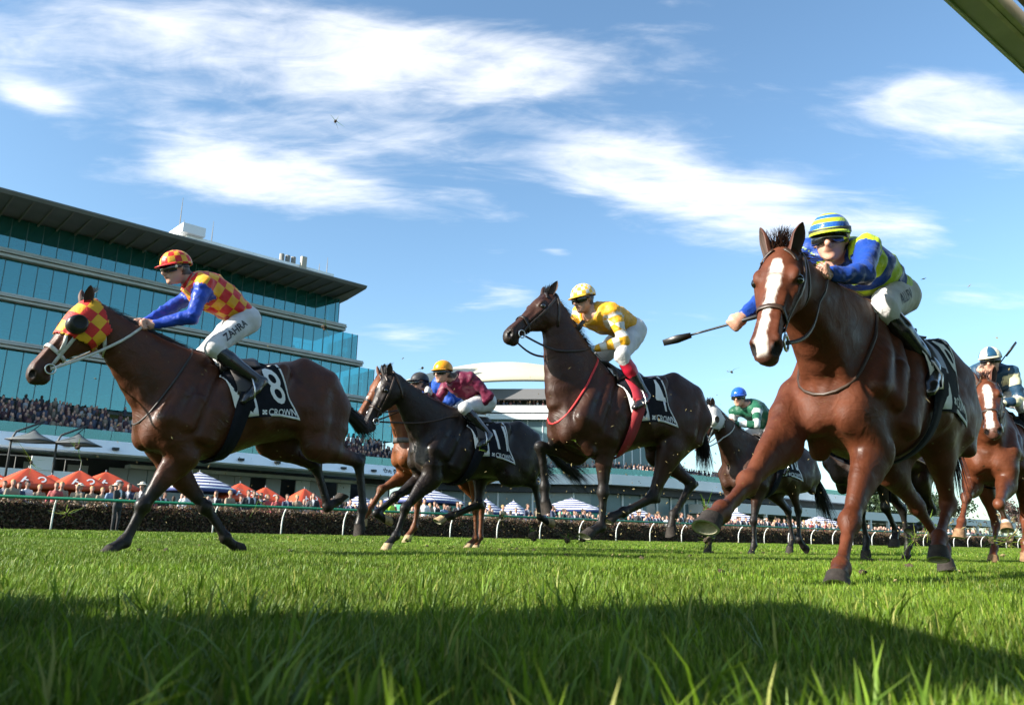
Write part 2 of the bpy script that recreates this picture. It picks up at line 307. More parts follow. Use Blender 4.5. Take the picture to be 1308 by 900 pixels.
# ------------------------------------------------------------------ horses
def coat_mat(name, rough=.42, dirt=.35):
    if name in MATS: return MATS[name]
    m = bpy.data.materials.new(name); m.use_nodes = True; nt = m.node_tree; N = nt.nodes; L = nt.links; b = N['Principled BSDF']
    at = N.new('ShaderNodeAttribute'); at.attribute_name = 'coat'; tc = N.new('ShaderNodeTexCoord')
    n = N.new('ShaderNodeTexNoise'); n.inputs['Scale'].default_value = 7; n.inputs['Detail'].default_value = 9; n.inputs['Roughness'].default_value = .65; L.new(tc.outputs['Object'], n.inputs['Vector'])
    mr = N.new('ShaderNodeMapRange'); mr.inputs['From Min'].default_value = .3; mr.inputs['From Max'].default_value = .7; mr.inputs['To Min'].default_value = .6; mr.inputs['To Max'].default_value = 1.38; L.new(n.outputs['Fac'], mr.inputs['Value'])
    sc = N.new('ShaderNodeVectorMath'); sc.operation = 'SCALE'; L.new(at.outputs['Color'], sc.inputs[0]); L.new(mr.outputs[0], sc.inputs['Scale'])
    # thrown turf and mud specks sticking to the coat
    sp = N.new('ShaderNodeTexNoise'); sp.inputs['Scale'].default_value = 55; sp.inputs['Detail'].default_value = 3; L.new(tc.outputs['Object'], sp.inputs['Vector'])
    sp2 = N.new('ShaderNodeTexNoise'); sp2.inputs['Scale'].default_value = 3.2; L.new(tc.outputs['Object'], sp2.inputs['Vector'])
    ad = N.new('ShaderNodeMath'); ad.operation = 'ADD'; L.new(sp.outputs['Fac'], ad.inputs[0])
    ml = N.new('ShaderNodeMath'); ml.operation = 'MULTIPLY'; ml.inputs[1].default_value = .22; L.new(sp2.outputs['Fac'], ml.inputs[0]); L.new(ml.outputs[0], ad.inputs[1])
    st = N.new('ShaderNodeMapRange'); st.inputs['From Min'].default_value = .80; st.inputs['From Max'].default_value = .83; st.inputs['To Max'].default_value = dirt; L.new(ad.outputs[0], st.inputs['Value'])
    mx = N.new('ShaderNodeMix'); mx.data_type = 'RGBA'; mx.inputs['B'].default_value = (.16, .13, .05, 1); L.new(st.outputs[0], mx.inputs['Factor']); L.new(sc.outputs[0], mx.inputs['A']); L.new(mx.outputs['Result'], b.inputs['Base Color'])
    rr = N.new('ShaderNodeMapRange'); rr.inputs['From Min'].default_value = .3; rr.inputs['From Max'].default_value = .7; rr.inputs['To Min'].default_value = rough - .12; rr.inputs['To Max'].default_value = rough + .26; L.new(n.outputs['Fac'], rr.inputs['Value']); L.new(rr.outputs[0], b.inputs['Roughness'])
    b.inputs['Specular IOR Level'].default_value = .28; b.inputs['Sheen Weight'].default_value = .0; b.inputs['Sheen Roughness'].default_value = .4
    # veins and muscle fibre, then short hair
    w = N.new('ShaderNodeTexNoise'); w.inputs['Scale'].default_value = 9; w.inputs['Detail'].default_value = 3; w.inputs['Distortion'].default_value = 1.6; L.new(tc.outputs['Object'], w.inputs['Vector'])
    b1 = N.new('ShaderNodeBump'); b1.inputs['Strength'].default_value = .26; b1.inputs['Distance'].default_value = .018; L.new(w.outputs['Fac'], b1.inputs['Height'])
    vn = N.new('ShaderNodeTexNoise'); vn.inputs['Scale'].default_value = 3.6; vn.inputs['Detail'].default_value = 2.5; vn.inputs['Distortion'].default_value = 1.1; L.new(tc.outputs['Object'], vn.inputs['Vector'])
    vs_ = N.new('ShaderNodeMath'); vs_.operation = 'SUBTRACT'; vs_.inputs[1].default_value = .5; L.new(vn.outputs['Fac'], vs_.inputs[0]); va = N.new('ShaderNodeMath'); va.operation = 'ABSOLUTE'; L.new(vs_.outputs[0], va.inputs[0]); vr = N.new('ShaderNodeMapRange'); vr.interpolation_type = 'SMOOTHSTEP'; vr.inputs['From Min'].default_value = .0; vr.inputs['From Max'].default_value = .04; vr.inputs['To Min'].default_value = 1; vr.inputs['To Max'].default_value = 0; L.new(va.outputs[0], vr.inputs['Value'])
    vm = N.new('ShaderNodeMath'); vm.operation = 'MULTIPLY'; L.new(vr.outputs[0], vm.inputs[0]); L.new(sp2.outputs['Fac'], vm.inputs[1]); b0 = N.new('ShaderNodeBump'); b0.inputs['Strength'].default_value = .14; b0.inputs['Distance'].default_value = .012; L.new(vm.outputs[0], b0.inputs['Height']); L.new(b0.outputs[0], b1.inputs['Normal'])
    hr = N.new('ShaderNodeTexNoise'); hr.inputs['Scale'].default_value = 85; hr.inputs['Detail'].default_value = 5; hr.inputs['Roughness'].default_value = .7; L.new(tc.outputs['Object'], hr.inputs['Vector'])
    b2 = N.new('ShaderNodeBump'); b2.inputs['Strength'].default_value = .17; b2.inputs['Distance'].default_value = .005; L.new(hr.outputs['Fac'], b2.inputs['Height']); L.new(b1.outputs[0], b2.inputs['Normal']); L.new(b2.outputs[0], b.inputs['Normal'])
    MATS[name] = m; return m
def sstep(a, b, x): t = np.clip((x - a) / (b - a), 0, 1); return t * t * (3 - 2 * t)
def hair_mesh(strands, name='hair'):
    """strands: list of (points, half width, side vector): crossed tapering ribbons"""
    V = []; Fc = []
    for pts, w, sd in strands:
        n = len(pts); o = len(V); pts = [Vector(p) for p in pts]; sd = Vector(sd).normalized()
        for i, p in enumerate(pts):
            ww = w * (1 - (i / (n - 1)) ** 1.6) + .0006; V += [p - sd * ww, p + sd * ww]
        for i in range(n - 1): Fc.append((o + 2 * i, o + 2 * i + 1, o + 2 * i + 3, o + 2 * i + 2))
    return pymesh(name, V, Fc, True)
def hood_mesh(V, Q, keep, off, nrm):
    f = keep[Q].all(1); q = Q[f]; ids, inv = np.unique(q, return_inverse=True); return V[ids] + nrm[ids] * off, inv.reshape(q.shape), ids
def vnormals(V, Q):
    n = np.cross(V[Q[:, 2]] - V[Q[:, 0]], V[Q[:, 3]] - V[Q[:, 1]]); N = np.zeros_like(V)
    for i in range(4): np.add.at(N, Q[:, i], n)
    return N / (np.linalg.norm(N, axis=1, keepdims=True) + 1e-12)

class Horse: pass
def build_horse(key, pose, coat, res=.013, label='', group='horses galloping in the race', tack=None):
    J = {k: V3(v) for k, v in pose['J'].items()}; rs = random.Random(ord(key)); tack = tack or {}
    root = empty('race_horse'); props(root, label, 'horse', group)
    root.matrix_world = Matrix.Translation(pose['root']) @ Matrix.Rotation(pose['yaw'], 4, 'Z') @ Matrix.Translation((0, 0, 1.15)) @ Matrix.Rotation(-pose['pitch'], 4, 'Y') @ Matrix.Translation((0, 0, -1.15))
    X, Y, Z = V3((1, 0, 0)), V3((0, 1, 0)), V3((0, 0, 1))
    P, Mz = J['poll'], J['muz']; a = unit(Mz - P); hy = R(tack.get('head_turn', 0)); Yh = V3((-math.sin(hy), math.cos(hy), 0)); hv = unit(Yh - a * (Yh @ a)); hu = np.cross(a, hv)
    hs = tack.get('head', 1.0); hp = lambda t, u, v: P + (a * t + hu * u + hv * v) * hs
    allp = np.array(list(J.values()) + [hp(.66, 0, 0), (-.92, 0, 1.2), (.4, 0, 1.7)])
    B = Body(allp.min(0) - .2, allp.max(0) + .16, res)
    # trunk
    B.loft((0, 0, 0), X, Z, Y, [(-.90, 1.24, 1.18, .02, 0), (-.875, 1.36, 1.09, .09, .1), (-.80, 1.47, 1.02, .165, .2), (-.68, 1.555, .98, .225, .25), (-.52, 1.605, .965, .245, .3), (-.38, 1.61, .965, .26, .25), (-.2, 1.58, .945, .28, .12),
        (0, 1.555, .89, .285, .12), (.16, 1.57, .84, .28, .2), (.3, 1.62, .812, .262, .38), (.4, 1.645, .81, .242, .45), (.52, 1.60, .825, .215, .4), (.64, 1.49, .86, .195, .3), (.74, 1.37, .91, .165, .2), (.81, 1.25, .97, .10, .1), (.835, 1.14, 1.05, .03, 0)], k=.03)
    B.ball((-.18, 0, 1.1), (.3, .27, .12), k=.08)
    for s in (1, -1):
        B.ball((.70, s * .09, 1.02), (.115, .085, .135), k=.022)                       # breast muscles
        B.tube([((.44, s * .13, 1.5), .05, .03), ((.58, s * .197, 1.28), .052, .04), ((.69, s * .20, 1.11), .058, .052)], X, k=.01)
        B.tube([((.33, s * .16, 1.48), .05, .03), ((.46, s * .226, 1.24), .06, .038), ((.56, s * .228, 1.06), .066, .046)], X, k=.01)
        B.tube([((-.42, s * .16, 1.49), .08, .045), ((-.54, s * .235, 1.3), .085, .045), ((-.5, s * .228, 1.06), .085, .045)], X, k=.01)
        B.tube([((-.66, s * .15, 1.40), .07, .045), ((-.735, s * .184, 1.22), .07, .045), ((-.66, s * .192, 1.0), .06, .045)], X, k=.01)
        B.ball((-.25, s * .345, 1.33), (.13, .07, .15), k=.08, op='sub')
        B.tube([((.40, s * .10, 1.54), .085, .05), ((.52, s * .16, 1.32), .11, .055), ((.64, s * .19, 1.12), .095, .062)], X, k=.022)     # shoulder blade
        B.tube([((.20, s * .20, 1.42), .07, .05), ((.33, s * .236, 1.15), .10, .055), ((.41, s * .222, .96), .09, .055)], X, k=.012)
        B.ball((.735, s * .075, .985), (.085, .072, .10), k=.012); B.tube([((.62, s * .12, .90), .06, .06), ((.56, s * .15, .84), .05, .05)], X, k=.03)            # triceps
        B.tube([((-.45, s * .12, 1.52), .12, .10), ((-.62, s * .15, 1.40), .16, .12), ((-.74, s * .14, 1.2), .15, .11)], X, k=.06)       # rump
        B.tube([((-.50, s * .16, 1.4), .14, .09), ((-.45, s * .19, 1.2), .16, .09)], X, k=.06)
        B.tube([((-.22, s * .22, 1.50), .06, .05), ((.1, s * .25, 1.2), .2, .05)], X, k=.08)
    # legs
    for n, s in (('l', 1), ('r', -1)):
        sh, el, kn, ff, fh = [J[q + n] for q in ('sh', 'el', 'kn', 'ff', 'fh')]
        def fwd(p, q):
            d = unit(q - p); f = np.cross(Y, d); return unit(f if f[0] * 1 + f[2] * .2 > 0 or True else -f)
        B.tube([(sh, .10, .075), ((sh + el) / 2 + X * .01, .115, .085), (el, .105, .085)], X, k=.06)
        f = -np.cross(Y, unit(kn - el)); L = lambda p, q, t, o=0, ax=f: p + (q - p) * t + ax * o
        B.tube([(el, .105, .078), (L(el, kn, .2, .005), .098, .070), (L(el, kn, .45, .008), .073, .054), (L(el, kn, .72), .050, .040), (L(el, kn, .93), .044, .039), (kn, .047, .044)], f, k=.035)
        B.tube([(L(el, kn, .0, .07), .05, .04), (L(el, kn, .35, .055), .042, .034), (L(el, kn, .75, .02), .03, .025)], f, k=.03)
        B.ball(kn + f * .006, (.05, .047, .058), ax=(f, Y, unit(kn - el)), k=.02); B.ball(kn - f * .042, (.02, .024, .03), k=.02)
        f2 = -np.cross(Y, unit(ff - kn)); L2 = lambda t, o=0: kn + (ff - kn) * t + f2 * o
        B.tube([(kn, .047, .042), (L2(.16), .034, .030), (L2(.4), .026, .024), (L2(.8), .026, .024), (L2(.95), .038, .033), (ff, .042, .036)], f2, k=.015)
        B.tube([(L2(.1, -.034), .015, .017), (L2(.5, -.032), .0125, .014), (L2(.9, -.03), .016, .019)], f2, k=.007)
        B.ball(ff - f2 * .03, (.022, .027, .026), k=.02)
        c = ff + unit(fh - ff) * .125; f3 = -np.cross(Y, unit(fh - ff))
        B.tube([(ff, .043, .037), (ff + (c - ff) * .5, .034, .032), (c, .044, .042)], f3, k=.02)
        st, ho, hf, hh = [J[q + n] for q in ('st', 'ho', 'hf', 'hh')]; hi = J['haunch_left'] if n == 'l' else J['haunch_right']
        g = -np.cross(Y, unit(st - hi))
        B.tube([(hi, .20, .11), ((hi + st) / 2 + Y * s * .01, .185, .105), (st, .12, .085)], X, k=.06)
        B.ball(st + g * .03, (.07, .06, .08), k=.04)
        but = V3((-.76, s * .13, 1.24)); q1 = st + (ho - st) * .30
        B.tube([(but, .12, .09), ((but + q1) / 2 - X * .02, .13, .085), (q1, .095, .065)], X, k=.06)
        g = -np.cross(Y, unit(ho - st)); G = lambda t, o=0: st + (ho - st) * t + g * o
        B.tube([(st, .12, .082), (G(.2), .118, .076), (G(.45, -.005), .088, .06), (G(.72), .058, .044), (G(.95), .05, .04), (ho, .05, .041)], g, k=.04)
        g2 = -np.cross(Y, unit(hf - ho)); hk = ho - unit(hf - ho) * .045 - g2 * .055
        B.tube([(hk, .024, .022), (ho - g2 * .03, .035, .03), (ho + (hf - ho) * .12 - g2 * .02, .025, .025)], g2, k=.022)
        B.tube([(hk, .016, .016), (G(.75, -.055), .016, .014), (G(.45, -.07), .03, .026)], g, k=.02)
        B.ball(ho + g2 * .008, (.045, .042, .06), ax=(g2, Y, unit(hf - ho)), k=.02)
        H2 = lambda t, o=0: ho + (hf - ho) * t + g2 * o
        B.tube([(ho, .05, .042), (H2(.15), .038, .032), (H2(.4), .028, .025), (H2(.8), .028, .025), (H2(.95), .039, .034), (hf, .043, .037)], g2, k=.015)
        B.tube([(H2(.08, -.037), .016, .018), (H2(.5, -.034), .0125, .014), (H2(.9, -.03), .016, .019)], g2, k=.007)
        B.ball(hf - g2 * .03, (.022, .027, .026), k=.02)
        c = hf + unit(hh - hf) * .125; g3 = -np.cross(Y, unit(hh - hf))
        B.tube([(hf, .043, .038), (hf + (c - hf) * .5, .035, .033), (c, .044, .042)], g3, k=.02)
    # neck
    thr = hp(.10, -.175, 0); w0, w1 = V3((.34, 0, 1.60)), hp(-.015, .03, 0); t0 = V3((.77, 0, 1.06)); cr = []; th = []; S = np.linspace(0, 1, 9)
    wc = w0 + (w1 - w0) * .45 + unit(np.cross(w1 - w0, -Y)) * tack.get('arch', .02); tcn = t0 + (thr - t0) * .5 + unit(np.cross(thr - t0, -Y)) * .03
    neck = []
    for q in S:
        c1 = (1 - q) ** 2 * w0 + 2 * q * (1 - q) * wc + q * q * w1; c2 = (1 - q) ** 2 * t0 + 2 * q * (1 - q) * tcn + q * q * thr; cr.append(c1); th.append(c2)
        h = np.linalg.norm(c1 - c2) / 2; neck.append(((c1 + c2) / 2, h, .168 * (1 - q) ** 1.3 + .082 * (1 - (1 - q) ** 1.3), c1 - c2))
    B.tube(neck, k=.045, kin=.03)
    for s in (1, -1):       # muscle cord from jaw to breast, with the groove below it
        B.tube([(t0 + Y * s * .09 + X * -.03 + Z * .03, .05, .04), ((neck[3][0] * .45 + th[3] * .55) + Y * s * .075, .05, .035), (neck[6][0] * .5 + th[6] * .5 + Y * s * .055, .04, .03)], X, k=.025)
        B.tube([(neck[0][0] * .4 + cr[0] * .6 + Y * s * .10, .1, .05), (neck[3][0] * .5 + cr[3] * .5 + Y * s * .06, .08, .045), (neck[7][0] * .5 + cr[7] * .5 + Y * s * .035, .05, .03)], Z, k=.05)
    # head
    HS = [(-.05, .03, -.06, .05, 0), (0, .062, -.13, .083, -.05), (.07, .076, -.175, .094, -.12), (.15, .078, -.195, .099, -.18), (.22, .068, -.19, .093, -.15), (.29, .056, -.16, .075, -.05), (.36, .046, -.12, .059, .05), (.43, .040, -.098, .051, .1),
        (.50, .038, -.094, .052, .05), (.55, .037, -.1, .058, .1), (.60, .022, -.1, .056, .1), (.635, -.005, -.085, .042, .05), (.65, -.03, -.06, .015, 0)]
    B.loft(P, a, hu, hv, [(q[0] * hs, q[1] * hs, q[2] * hs, q[3] * hs, q[4]) for q in HS], k=.03)
    for s in (1, -1):
        B.ball(hp(.14, -.085, s * .068), (.10, .095, .034), ax=(a, hu, hv), k=.025)        # cheek
        B.ball(hp(.18, .036, s * .082), (.042, .024, .024), ax=(a, hu, hv), k=.018); B.tube([(hp(.30, .02, s * .05), .012, .012), (hp(.42, .018, s * .04), .01, .011), (hp(.55, .012, s * .046), .012, .012)], hu, k=.02)        # brow
        B.tube([(hp(.21, -.008, s * .092), .012, .014), (hp(.36, -.02, s * .062), .012, .012)], hu, k=.02)   # cheek ridge
        B.ball(hp(.582, -.012, s * .05), (.038, .03, .022), ax=(a, hu, hv), k=.02)         # nostril wing
        B.ball(hp(.606, -.012, s * .055), (.03, .017, .024), ax=(unit(a - hu * .7), unit(hu + a * .7), hv), k=.006, op='sub')
        B.ball(hp(.19, .012, s * .114), (.024, .019, .02), ax=(a, hu, hv), k=.012, op='sub')
    B.tube([(hp(.655, -.068, -.03), .005, .006), (hp(.655, -.068, .03), .005, .006)], a, k=.008, op='sub')
    for s in (1, -1): B.tube([(hp(.65, -.066, s * .03), .004, .008), (hp(.58, -.066, s * .062), .004, .009), (hp(.50, -.064, s * .062), .004, .007)], hu, k=.008, op='sub')
    B.ball(hp(.575, -.105, 0), (.04, .02, .035), ax=(a, hu, hv), k=.02)                       # chin
    V, Q = B.surface(1)
    me = npmesh('horse_body', V, Q)
    # coat colour of each hair: points, markings
    base = np.array(coat['base']); C = np.repeat(base[None], len(V), 0)
    blend = lambda C, c, f: C * (1 - f[:, None]) + np.array(c)[None] * f[:, None]
    if 'belly' in coat: C = blend(C, coat['belly'], sstep(1.1, .85, V[:, 2]) * (np.abs(V[:, 0]) < .75))
    def chain(keys):
        best = np.full(len(V), 9.); s_ = np.zeros(len(V))
        for i in range(len(keys) - 1):
            p, q = J[keys[i]], J[keys[i + 1]]; d = q - p; t = np.clip(((V - p) @ d) / (d @ d), 0, 1); r = np.linalg.norm(V - p - t[:, None] * d, axis=1); m = r < best; best[m] = r[m]; s_[m] = (i + t)[m]
        return best, s_
    for n in 'lr':
        for keys, rr in ((['el' + n, 'kn' + n, 'ff' + n, 'fh' + n], .1), (['st' + n, 'ho' + n, 'hf' + n, 'hh' + n], .12)):
            d, s_ = chain(keys); near = (d < rr).astype(float)
            if 'points' in coat: p0 = .35 if keys[0][0] == 'e' else .55; C = blend(C, coat['points'], near * sstep(p0, p0 + .5, s_))
            for key_, up in coat.get('socks', ()):
                if key_ == keys[0]: C = blend(C, (.62, .55, .46), near * sstep(up, up + .12, s_))
    hd = V - P; ht, huu, hvv = hd @ a, hd @ hu, hd @ hv; ishead = (ht > -.06) & (ht < .7) & (np.abs(hvv) < .16) & (huu > -.26) & (huu < .13)
    if 'muzzle' in coat: C = blend(C, coat['muzzle'], ishead * sstep(.50, .60, ht))
    for (t0_, t1_, wa, wb, off) in coat.get('white', ()):
        wdt = wa + (wb - wa) * np.clip((ht - t0_) / (t1_ - t0_), 0, 1) + .002 * np.sin(ht * 60) + .0015 * np.sin(ht * 131 + 1)
        C = blend(C, (.72, .66, .60), ishead * sstep(wdt + .007, wdt - .004, np.abs(hvv - off - .01 * np.sin(ht * 9))) * (huu > -.02) * sstep(t0_, t0_ + .03, ht) * sstep(t1_, t1_ - .02, ht))
    dn = np.minimum(np.linalg.norm(V - hp(.606, -.012, .05), axis=1), np.linalg.norm(V - hp(.606, -.012, -.05), axis=1)); C = blend(C, (.006, .004, .004), ishead * sstep(.032, .024, dn))
    vattr(me, 'coat', np.concatenate([C, np.ones((len(V), 1))], 1))
    body = link('body', me, root, coat_mat('coat_' + key, coat.get('rough', .4), coat.get('dirt', .35)))
    nrm = vnormals(V, Q); bvh = BVHTree.FromPolygons([tuple(v) for v in V], [tuple(q) for q in Q])
    # hooves
    hm = mat('hoof_' + coat.get('hoof', 'dark'), {'dark': (.03, .025, .022), 'pale': (.34, .25, .15), 'tan': (.20, .12, .065)}[coat.get('hoof', 'dark')], .75, spec=.2, noise=.35, nscale=30, bump=.3, bscale=80)
    sm = mat('hoof_sole', (.28, .26, .18), .7, noise=.3, nscale=50); stl = mat('shoe_metal', (.62, .62, .6), .3, metal=1.0)
    for a1, b1 in (('ffl', 'fhl'), ('ffr', 'fhr'), ('hfl', 'hhl'), ('hfr', 'hhr')):
        p = unit(J[b1] - J[a1]); g = -np.cross(Y, p); c = J[a1] + p * .118; v = unit(np.cross(p, g)); nn = unit(p * .77 - g * .64); td = unit(p * .64 + g * .77)
        mb = MB(); rings = []; K = 18
        for (zz, sc_, sh_) in ((-.012, .80, .0), (.0, .84, .0), (.04, .92, .02), (.068, .98, .034)):
            rings.append([c + nn * zz + td * (sh_ + .062 * sc_ * (math.cos(2 * math.pi * k / K) if math.cos(2 * math.pi * k / K) > 0 else .8 * math.cos(2 * math.pi * k / K)) - .004) + v * (.056 * sc_ * math.sin(2 * math.pi * k / K)) for k in range(K)])
        Vv = [q for r_ in rings for q in r_]; Fv = [(i * K + k, i * K + (k + 1) % K, (i + 1) * K + (k + 1) % K, (i + 1) * K + k) for i in range(3) for k in range(K)]
        mb.add(Vv, Fv, 0); inner = [c + nn * .068 + td * .034 + (q - (c + nn * .068 + td * .034)) * .82 for q in rings[3]]; deep = [c + nn * .056 + td * .034 + (q - (c + nn * .068 + td * .034)) * .7 for q in rings[3]]
        mb.add(rings[3] + inner, [(k, (k + 1) % K, K + (k + 1) % K, K + k) for k in range(K)], 2)
        mb.add(inner + deep, [(k, (k + 1) % K, K + (k + 1) % K, K + k) for k in range(K)] + [tuple(range(K, 2 * K))], 1)
        link('hoof', mb.mesh('hoof', [hm, sm, stl], True), root)
    # ears, eyes
    ecol = mat('ear_' + key, tuple(base * .8), .6, noise=.3); einn = mat('ear_inside', (.05, .028, .02), .8)
    for s in (1, -1):
        bp = hp(.005, .05, s * .062); dr = unit(-a * tack.get('ear_back', .75) + hu * .55 + hv * s * .28); fr = unit(a * .55 + hu * .3 + hv * s * .75); fr = unit(fr - dr * (fr @ dr)); sd = np.cross(dr, fr); mb = MB(); K = 9; rows = []
        for (t, w, cup) in ((-.03, .026, .024), (.015, .029, .025), (.05, .032, .021), (.075, .026, .014), (.1, .014, .007), (.116, .002, .001)):
            rows.append([bp + dr * t + sd * (w * math.sin(q)) - fr * (cup * math.cos(q) * 1.1 - .01) for q in np.linspace(-1.75, 1.75, K)])
        back = [[p_ - fr * .006 for p_ in r_] for r_ in rows]; n6 = len(rows); Vv = [p_ for r_ in rows for p_ in r_] + [p_ for r_ in back for p_ in r_]
        F1 = [(i * K + k, i * K + k + 1, (i + 1) * K + k + 1, (i + 1) * K + k) for i in range(n6 - 1) for k in range(K - 1)]; o = n6 * K
        mb.add(Vv, F1, 1); mb.add([], []); mb.F += [tuple(o + i for i in reversed(f)) for f in F1] + [(i * K, (i + 1) * K, o + (i + 1) * K, o + i * K) for i in range(n6 - 1)] + [(i * K + K - 1, o + i * K + K - 1, o + (i + 1) * K + K - 1, (i + 1) * K + K - 1) for i in range(n6 - 1)]; mb.mi += [0] * (len(mb.F) - len(mb.mi))
        link('ear', mb.mesh('ear', [ecol, einn], True), root)
        bm = bmesh.new(); bmesh.ops.create_uvsphere(bm, u_segments=14, v_segments=9, radius=.025); e = bpy.data.meshes.new('eye'); bm.to_mesh(e); bm.free(); e.polygons.foreach_set('use_smooth', np.ones(len(e.polygons), bool))
        eo = link('eye', e, root, mat('horse_eye', (.006, .004, .004), .06, coat=1.0)); eo.location = hp(.192, .011, s * .092)
    # mane and tail
    hc = mat('hair_' + key, coat.get('hair', (.008, .006, .005)), .45, spec=.4, noise=.4, nscale=40)
    st = []
    for i in range(tack.get('mane_n', 620)):
        q = rs.random() * .93 + .05; i0 = min(int(q * 8), 7); fq = q * 8 - i0; c = cr[i0] * (1 - fq) + cr[i0 + 1] * fq; upv = unit(neck[i0][3]); back = unit(cr[i0] - cr[i0 + 1]); sd = rs.choice((1, 1, -1)); ln = rs.uniform(.07, .15) * tack.get('mane_l', 1)
        p0 = c - upv * .015 + Y * rs.uniform(-.02, .02); v0 = unit(upv * rs.uniform(.5, 1.2) + back * rs.uniform(.3, 1.1) + Y * sd * rs.uniform(.1, .7)); pts = [p0]
        for k in range(1, 5): pts.append(pts[-1] + (v0 + (-Z * .28 + back * .25 + Y * sd * .12) * k) * ln / 5)
        st.append((pts, rs.uniform(.0018, .0042), np.cross(v0, Y * sd + upv * .2) + V3((rs.random() * .4, rs.random() * .4, 0))))
    for i in range(120):     # forelock
        p0 = hp(rs.uniform(-.03, .02), .06, rs.uniform(-.035, .035)); v0 = unit(hu * rs.uniform(.15, .7) - a * rs.uniform(.2, 1.1) + hv * rs.uniform(-.6, .6)); pts = [p0]
        for k in range(1, 5): pts.append(pts[-1] + (v0 - a * .12 * k + hv * rs.uniform(-.25, .25) - hu * .1 * k) * .021)
        st.append((pts, rs.uniform(.0012, .003), np.cross(v0, hv) + hv * rs.uniform(0, 1)))
    link('mane', hair_mesh(st, 'mane'), root, hc)
    st = []; td0 = unit(V3(tack.get('tail', (-1, 0, -.25)))); tl = tack.get('tail_l', .62); dock = V3((-.84, 0, 1.44)); drop = tack.get('tail_drop', .35)
    core = [dock + X * .05, dock - X * .03]; cd0 = unit(V3(tack.get('dock', tack.get('tail', (-1, 0, -.25)))))
    for k in range(4): core.append(core[-1] + (cd0 * (1 - k * .12) + td0 * k * .12 - Z * drop * k * .06) * .075)
    mbt = MB().tube(core, [.035, .036, .034, .03, .024, .012], 8)
    Vt, Ft = mbt.V, mbt.F
    for i in range(800):
        q = rs.uniform(tack.get('tail_from', .15), .97); ii = q * 5; i0 = int(ii); c = core[i0] * (1 - ii + i0) + core[min(i0 + 1, 5)] * (ii - i0); ra = rs.uniform(0, 6.28); rad = unit(Y * math.cos(ra) + Z * math.sin(ra)); v0 = unit(td0 + rad * rs.uniform(.02, .34)); ln = tl * rs.uniform(.6, 1.1); pts = [c + rad * .02]; wv = rs.uniform(-1, 1); v0 = unit(v0 + cd0 * (1 - q) * .8)
        for k in range(1, 8): pts.append(pts[-1] + (v0 + (-Z * drop * .12 * k) + rad * .02 * math.sin(k * 1.3 + wv * 3) * 1.5 + Y * .06 * math.sin(k * .8 + wv)) * ln / 7)
        st.append((pts, rs.uniform(.002, .0045), np.cross(v0, rad) + rad * rs.uniform(-.6, .6)))
    hmz = hair_mesh(st, 'tail'); bm = bmesh.new(); bm.from_mesh(hmz); vs = [bm.verts.new(tuple(v)) for v in Vt]
    for f in Ft: bm.faces.new([vs[i] for i in f]).smooth = True
    bm.to_mesh(hmz); bm.free(); link('tail', hmz, root, hc)
    H = Horse(); H.root, H.J, H.bvh, H.hp, H.a, H.hu, H.hv, H.V, H.Q, H.N, H.body, H.neck, H.cr, H.th, H.key = root, J, bvh, hp, a, hu, hv, V, Q, nrm, body, neck, cr, th, key
    return H

# things that lie on the horse: found by casting inwards on to the body
def side_pt(H, x, z, s=1, off=.008):
    r = H.bvh.ray_cast(Vector((x, s * 1.2, z)), Vector((0, -s, 0)), 1.19)
    return None if r[0] is None else r[0] + r[1] * off
def round_pt(H, x, phi, off=.008, cz=1.2, dx=0.0):
    """phi 0 = top of the back, 90 = left flank, 180 = belly"""
    d = Vector((dx, math.sin(phi), math.cos(phi))); o = Vector((x, 0, cz)) + Vector((0, d.y, d.z)) * .9
    if abs(math.sin(phi / 2)) > .72:      # low down the legs would be in the way: cast from inside
        r = H.bvh.ray_cast(Vector((x, 0, cz)), Vector((0, d.y, d.z)), .6)
        return (r[0] + Vector((0, d.y, d.z)) * off) if r[0] is not None else Vector((x, 0, cz)) + Vector((0, d.y, d.z)) * .36
    r = H.bvh.ray_cast(o, -Vector((0, d.y, d.z)), .9)
    return (r[0] + r[1] * off) if r[0] is not None else Vector((x, 0, cz)) + Vector((0, d.y, d.z)) * .3
def loop_pts(H, c, ax, n=28, off=.006, ref=None, rmax=.6):
    ax = Vector(ax).normalized(); u = Vector(ref) if ref is not None else Vector((0, 1, 0)); u = (u - ax * u.dot(ax)).normalized(); v = ax.cross(u); c = Vector(c); P = []
    for k in range(n):
        d = u * math.cos(2 * math.pi * k / n) + v * math.sin(2 * math.pi * k / n); r = H.bvh.ray_cast(c, d, rmax); P.append((r[0] + d * off) if r[0] is not None else c + d * .1)
    return P
def band(H, pts, c, w, ax, th=.004):
    """flat strap along a closed loop of points"""
    ax = Vector(ax).normalized(); mb = MB(); n = len(pts); c = Vector(c); V = []
    for p in pts:
        o = (p - c).normalized() * th; V += [p - ax * w / 2, p + ax * w / 2, p + ax * w / 2 + o, p - ax * w / 2 + o]
    F = []
    for i in range(n):
        j = (i + 1) % n
        for k in range(4): F.append((i * 4 + k, i * 4 + (k + 1) % 4, j * 4 + (k + 1) % 4, j * 4 + k))
    return mb.add(V, F)
def surf_path(H, pts, off=.006):
    out = []
    for p in pts:
        loc, nr, i, d = H.bvh.find_nearest(Vector(p)); out.append(loc + nr * off)
    return out
def strap(path, H, w, th=.004):
    A = []; Bb = []
    for i, p in enumerate(path):
        t = (path[min(i + 1, len(path) - 1)] - path[max(i - 1, 0)]).normalized(); nr = H.bvh.find_nearest(p)[1]; s = t.cross(nr).normalized(); A.append(p - s * w / 2); Bb.append(p + s * w / 2)
    return MB().strip(A, Bb, th)
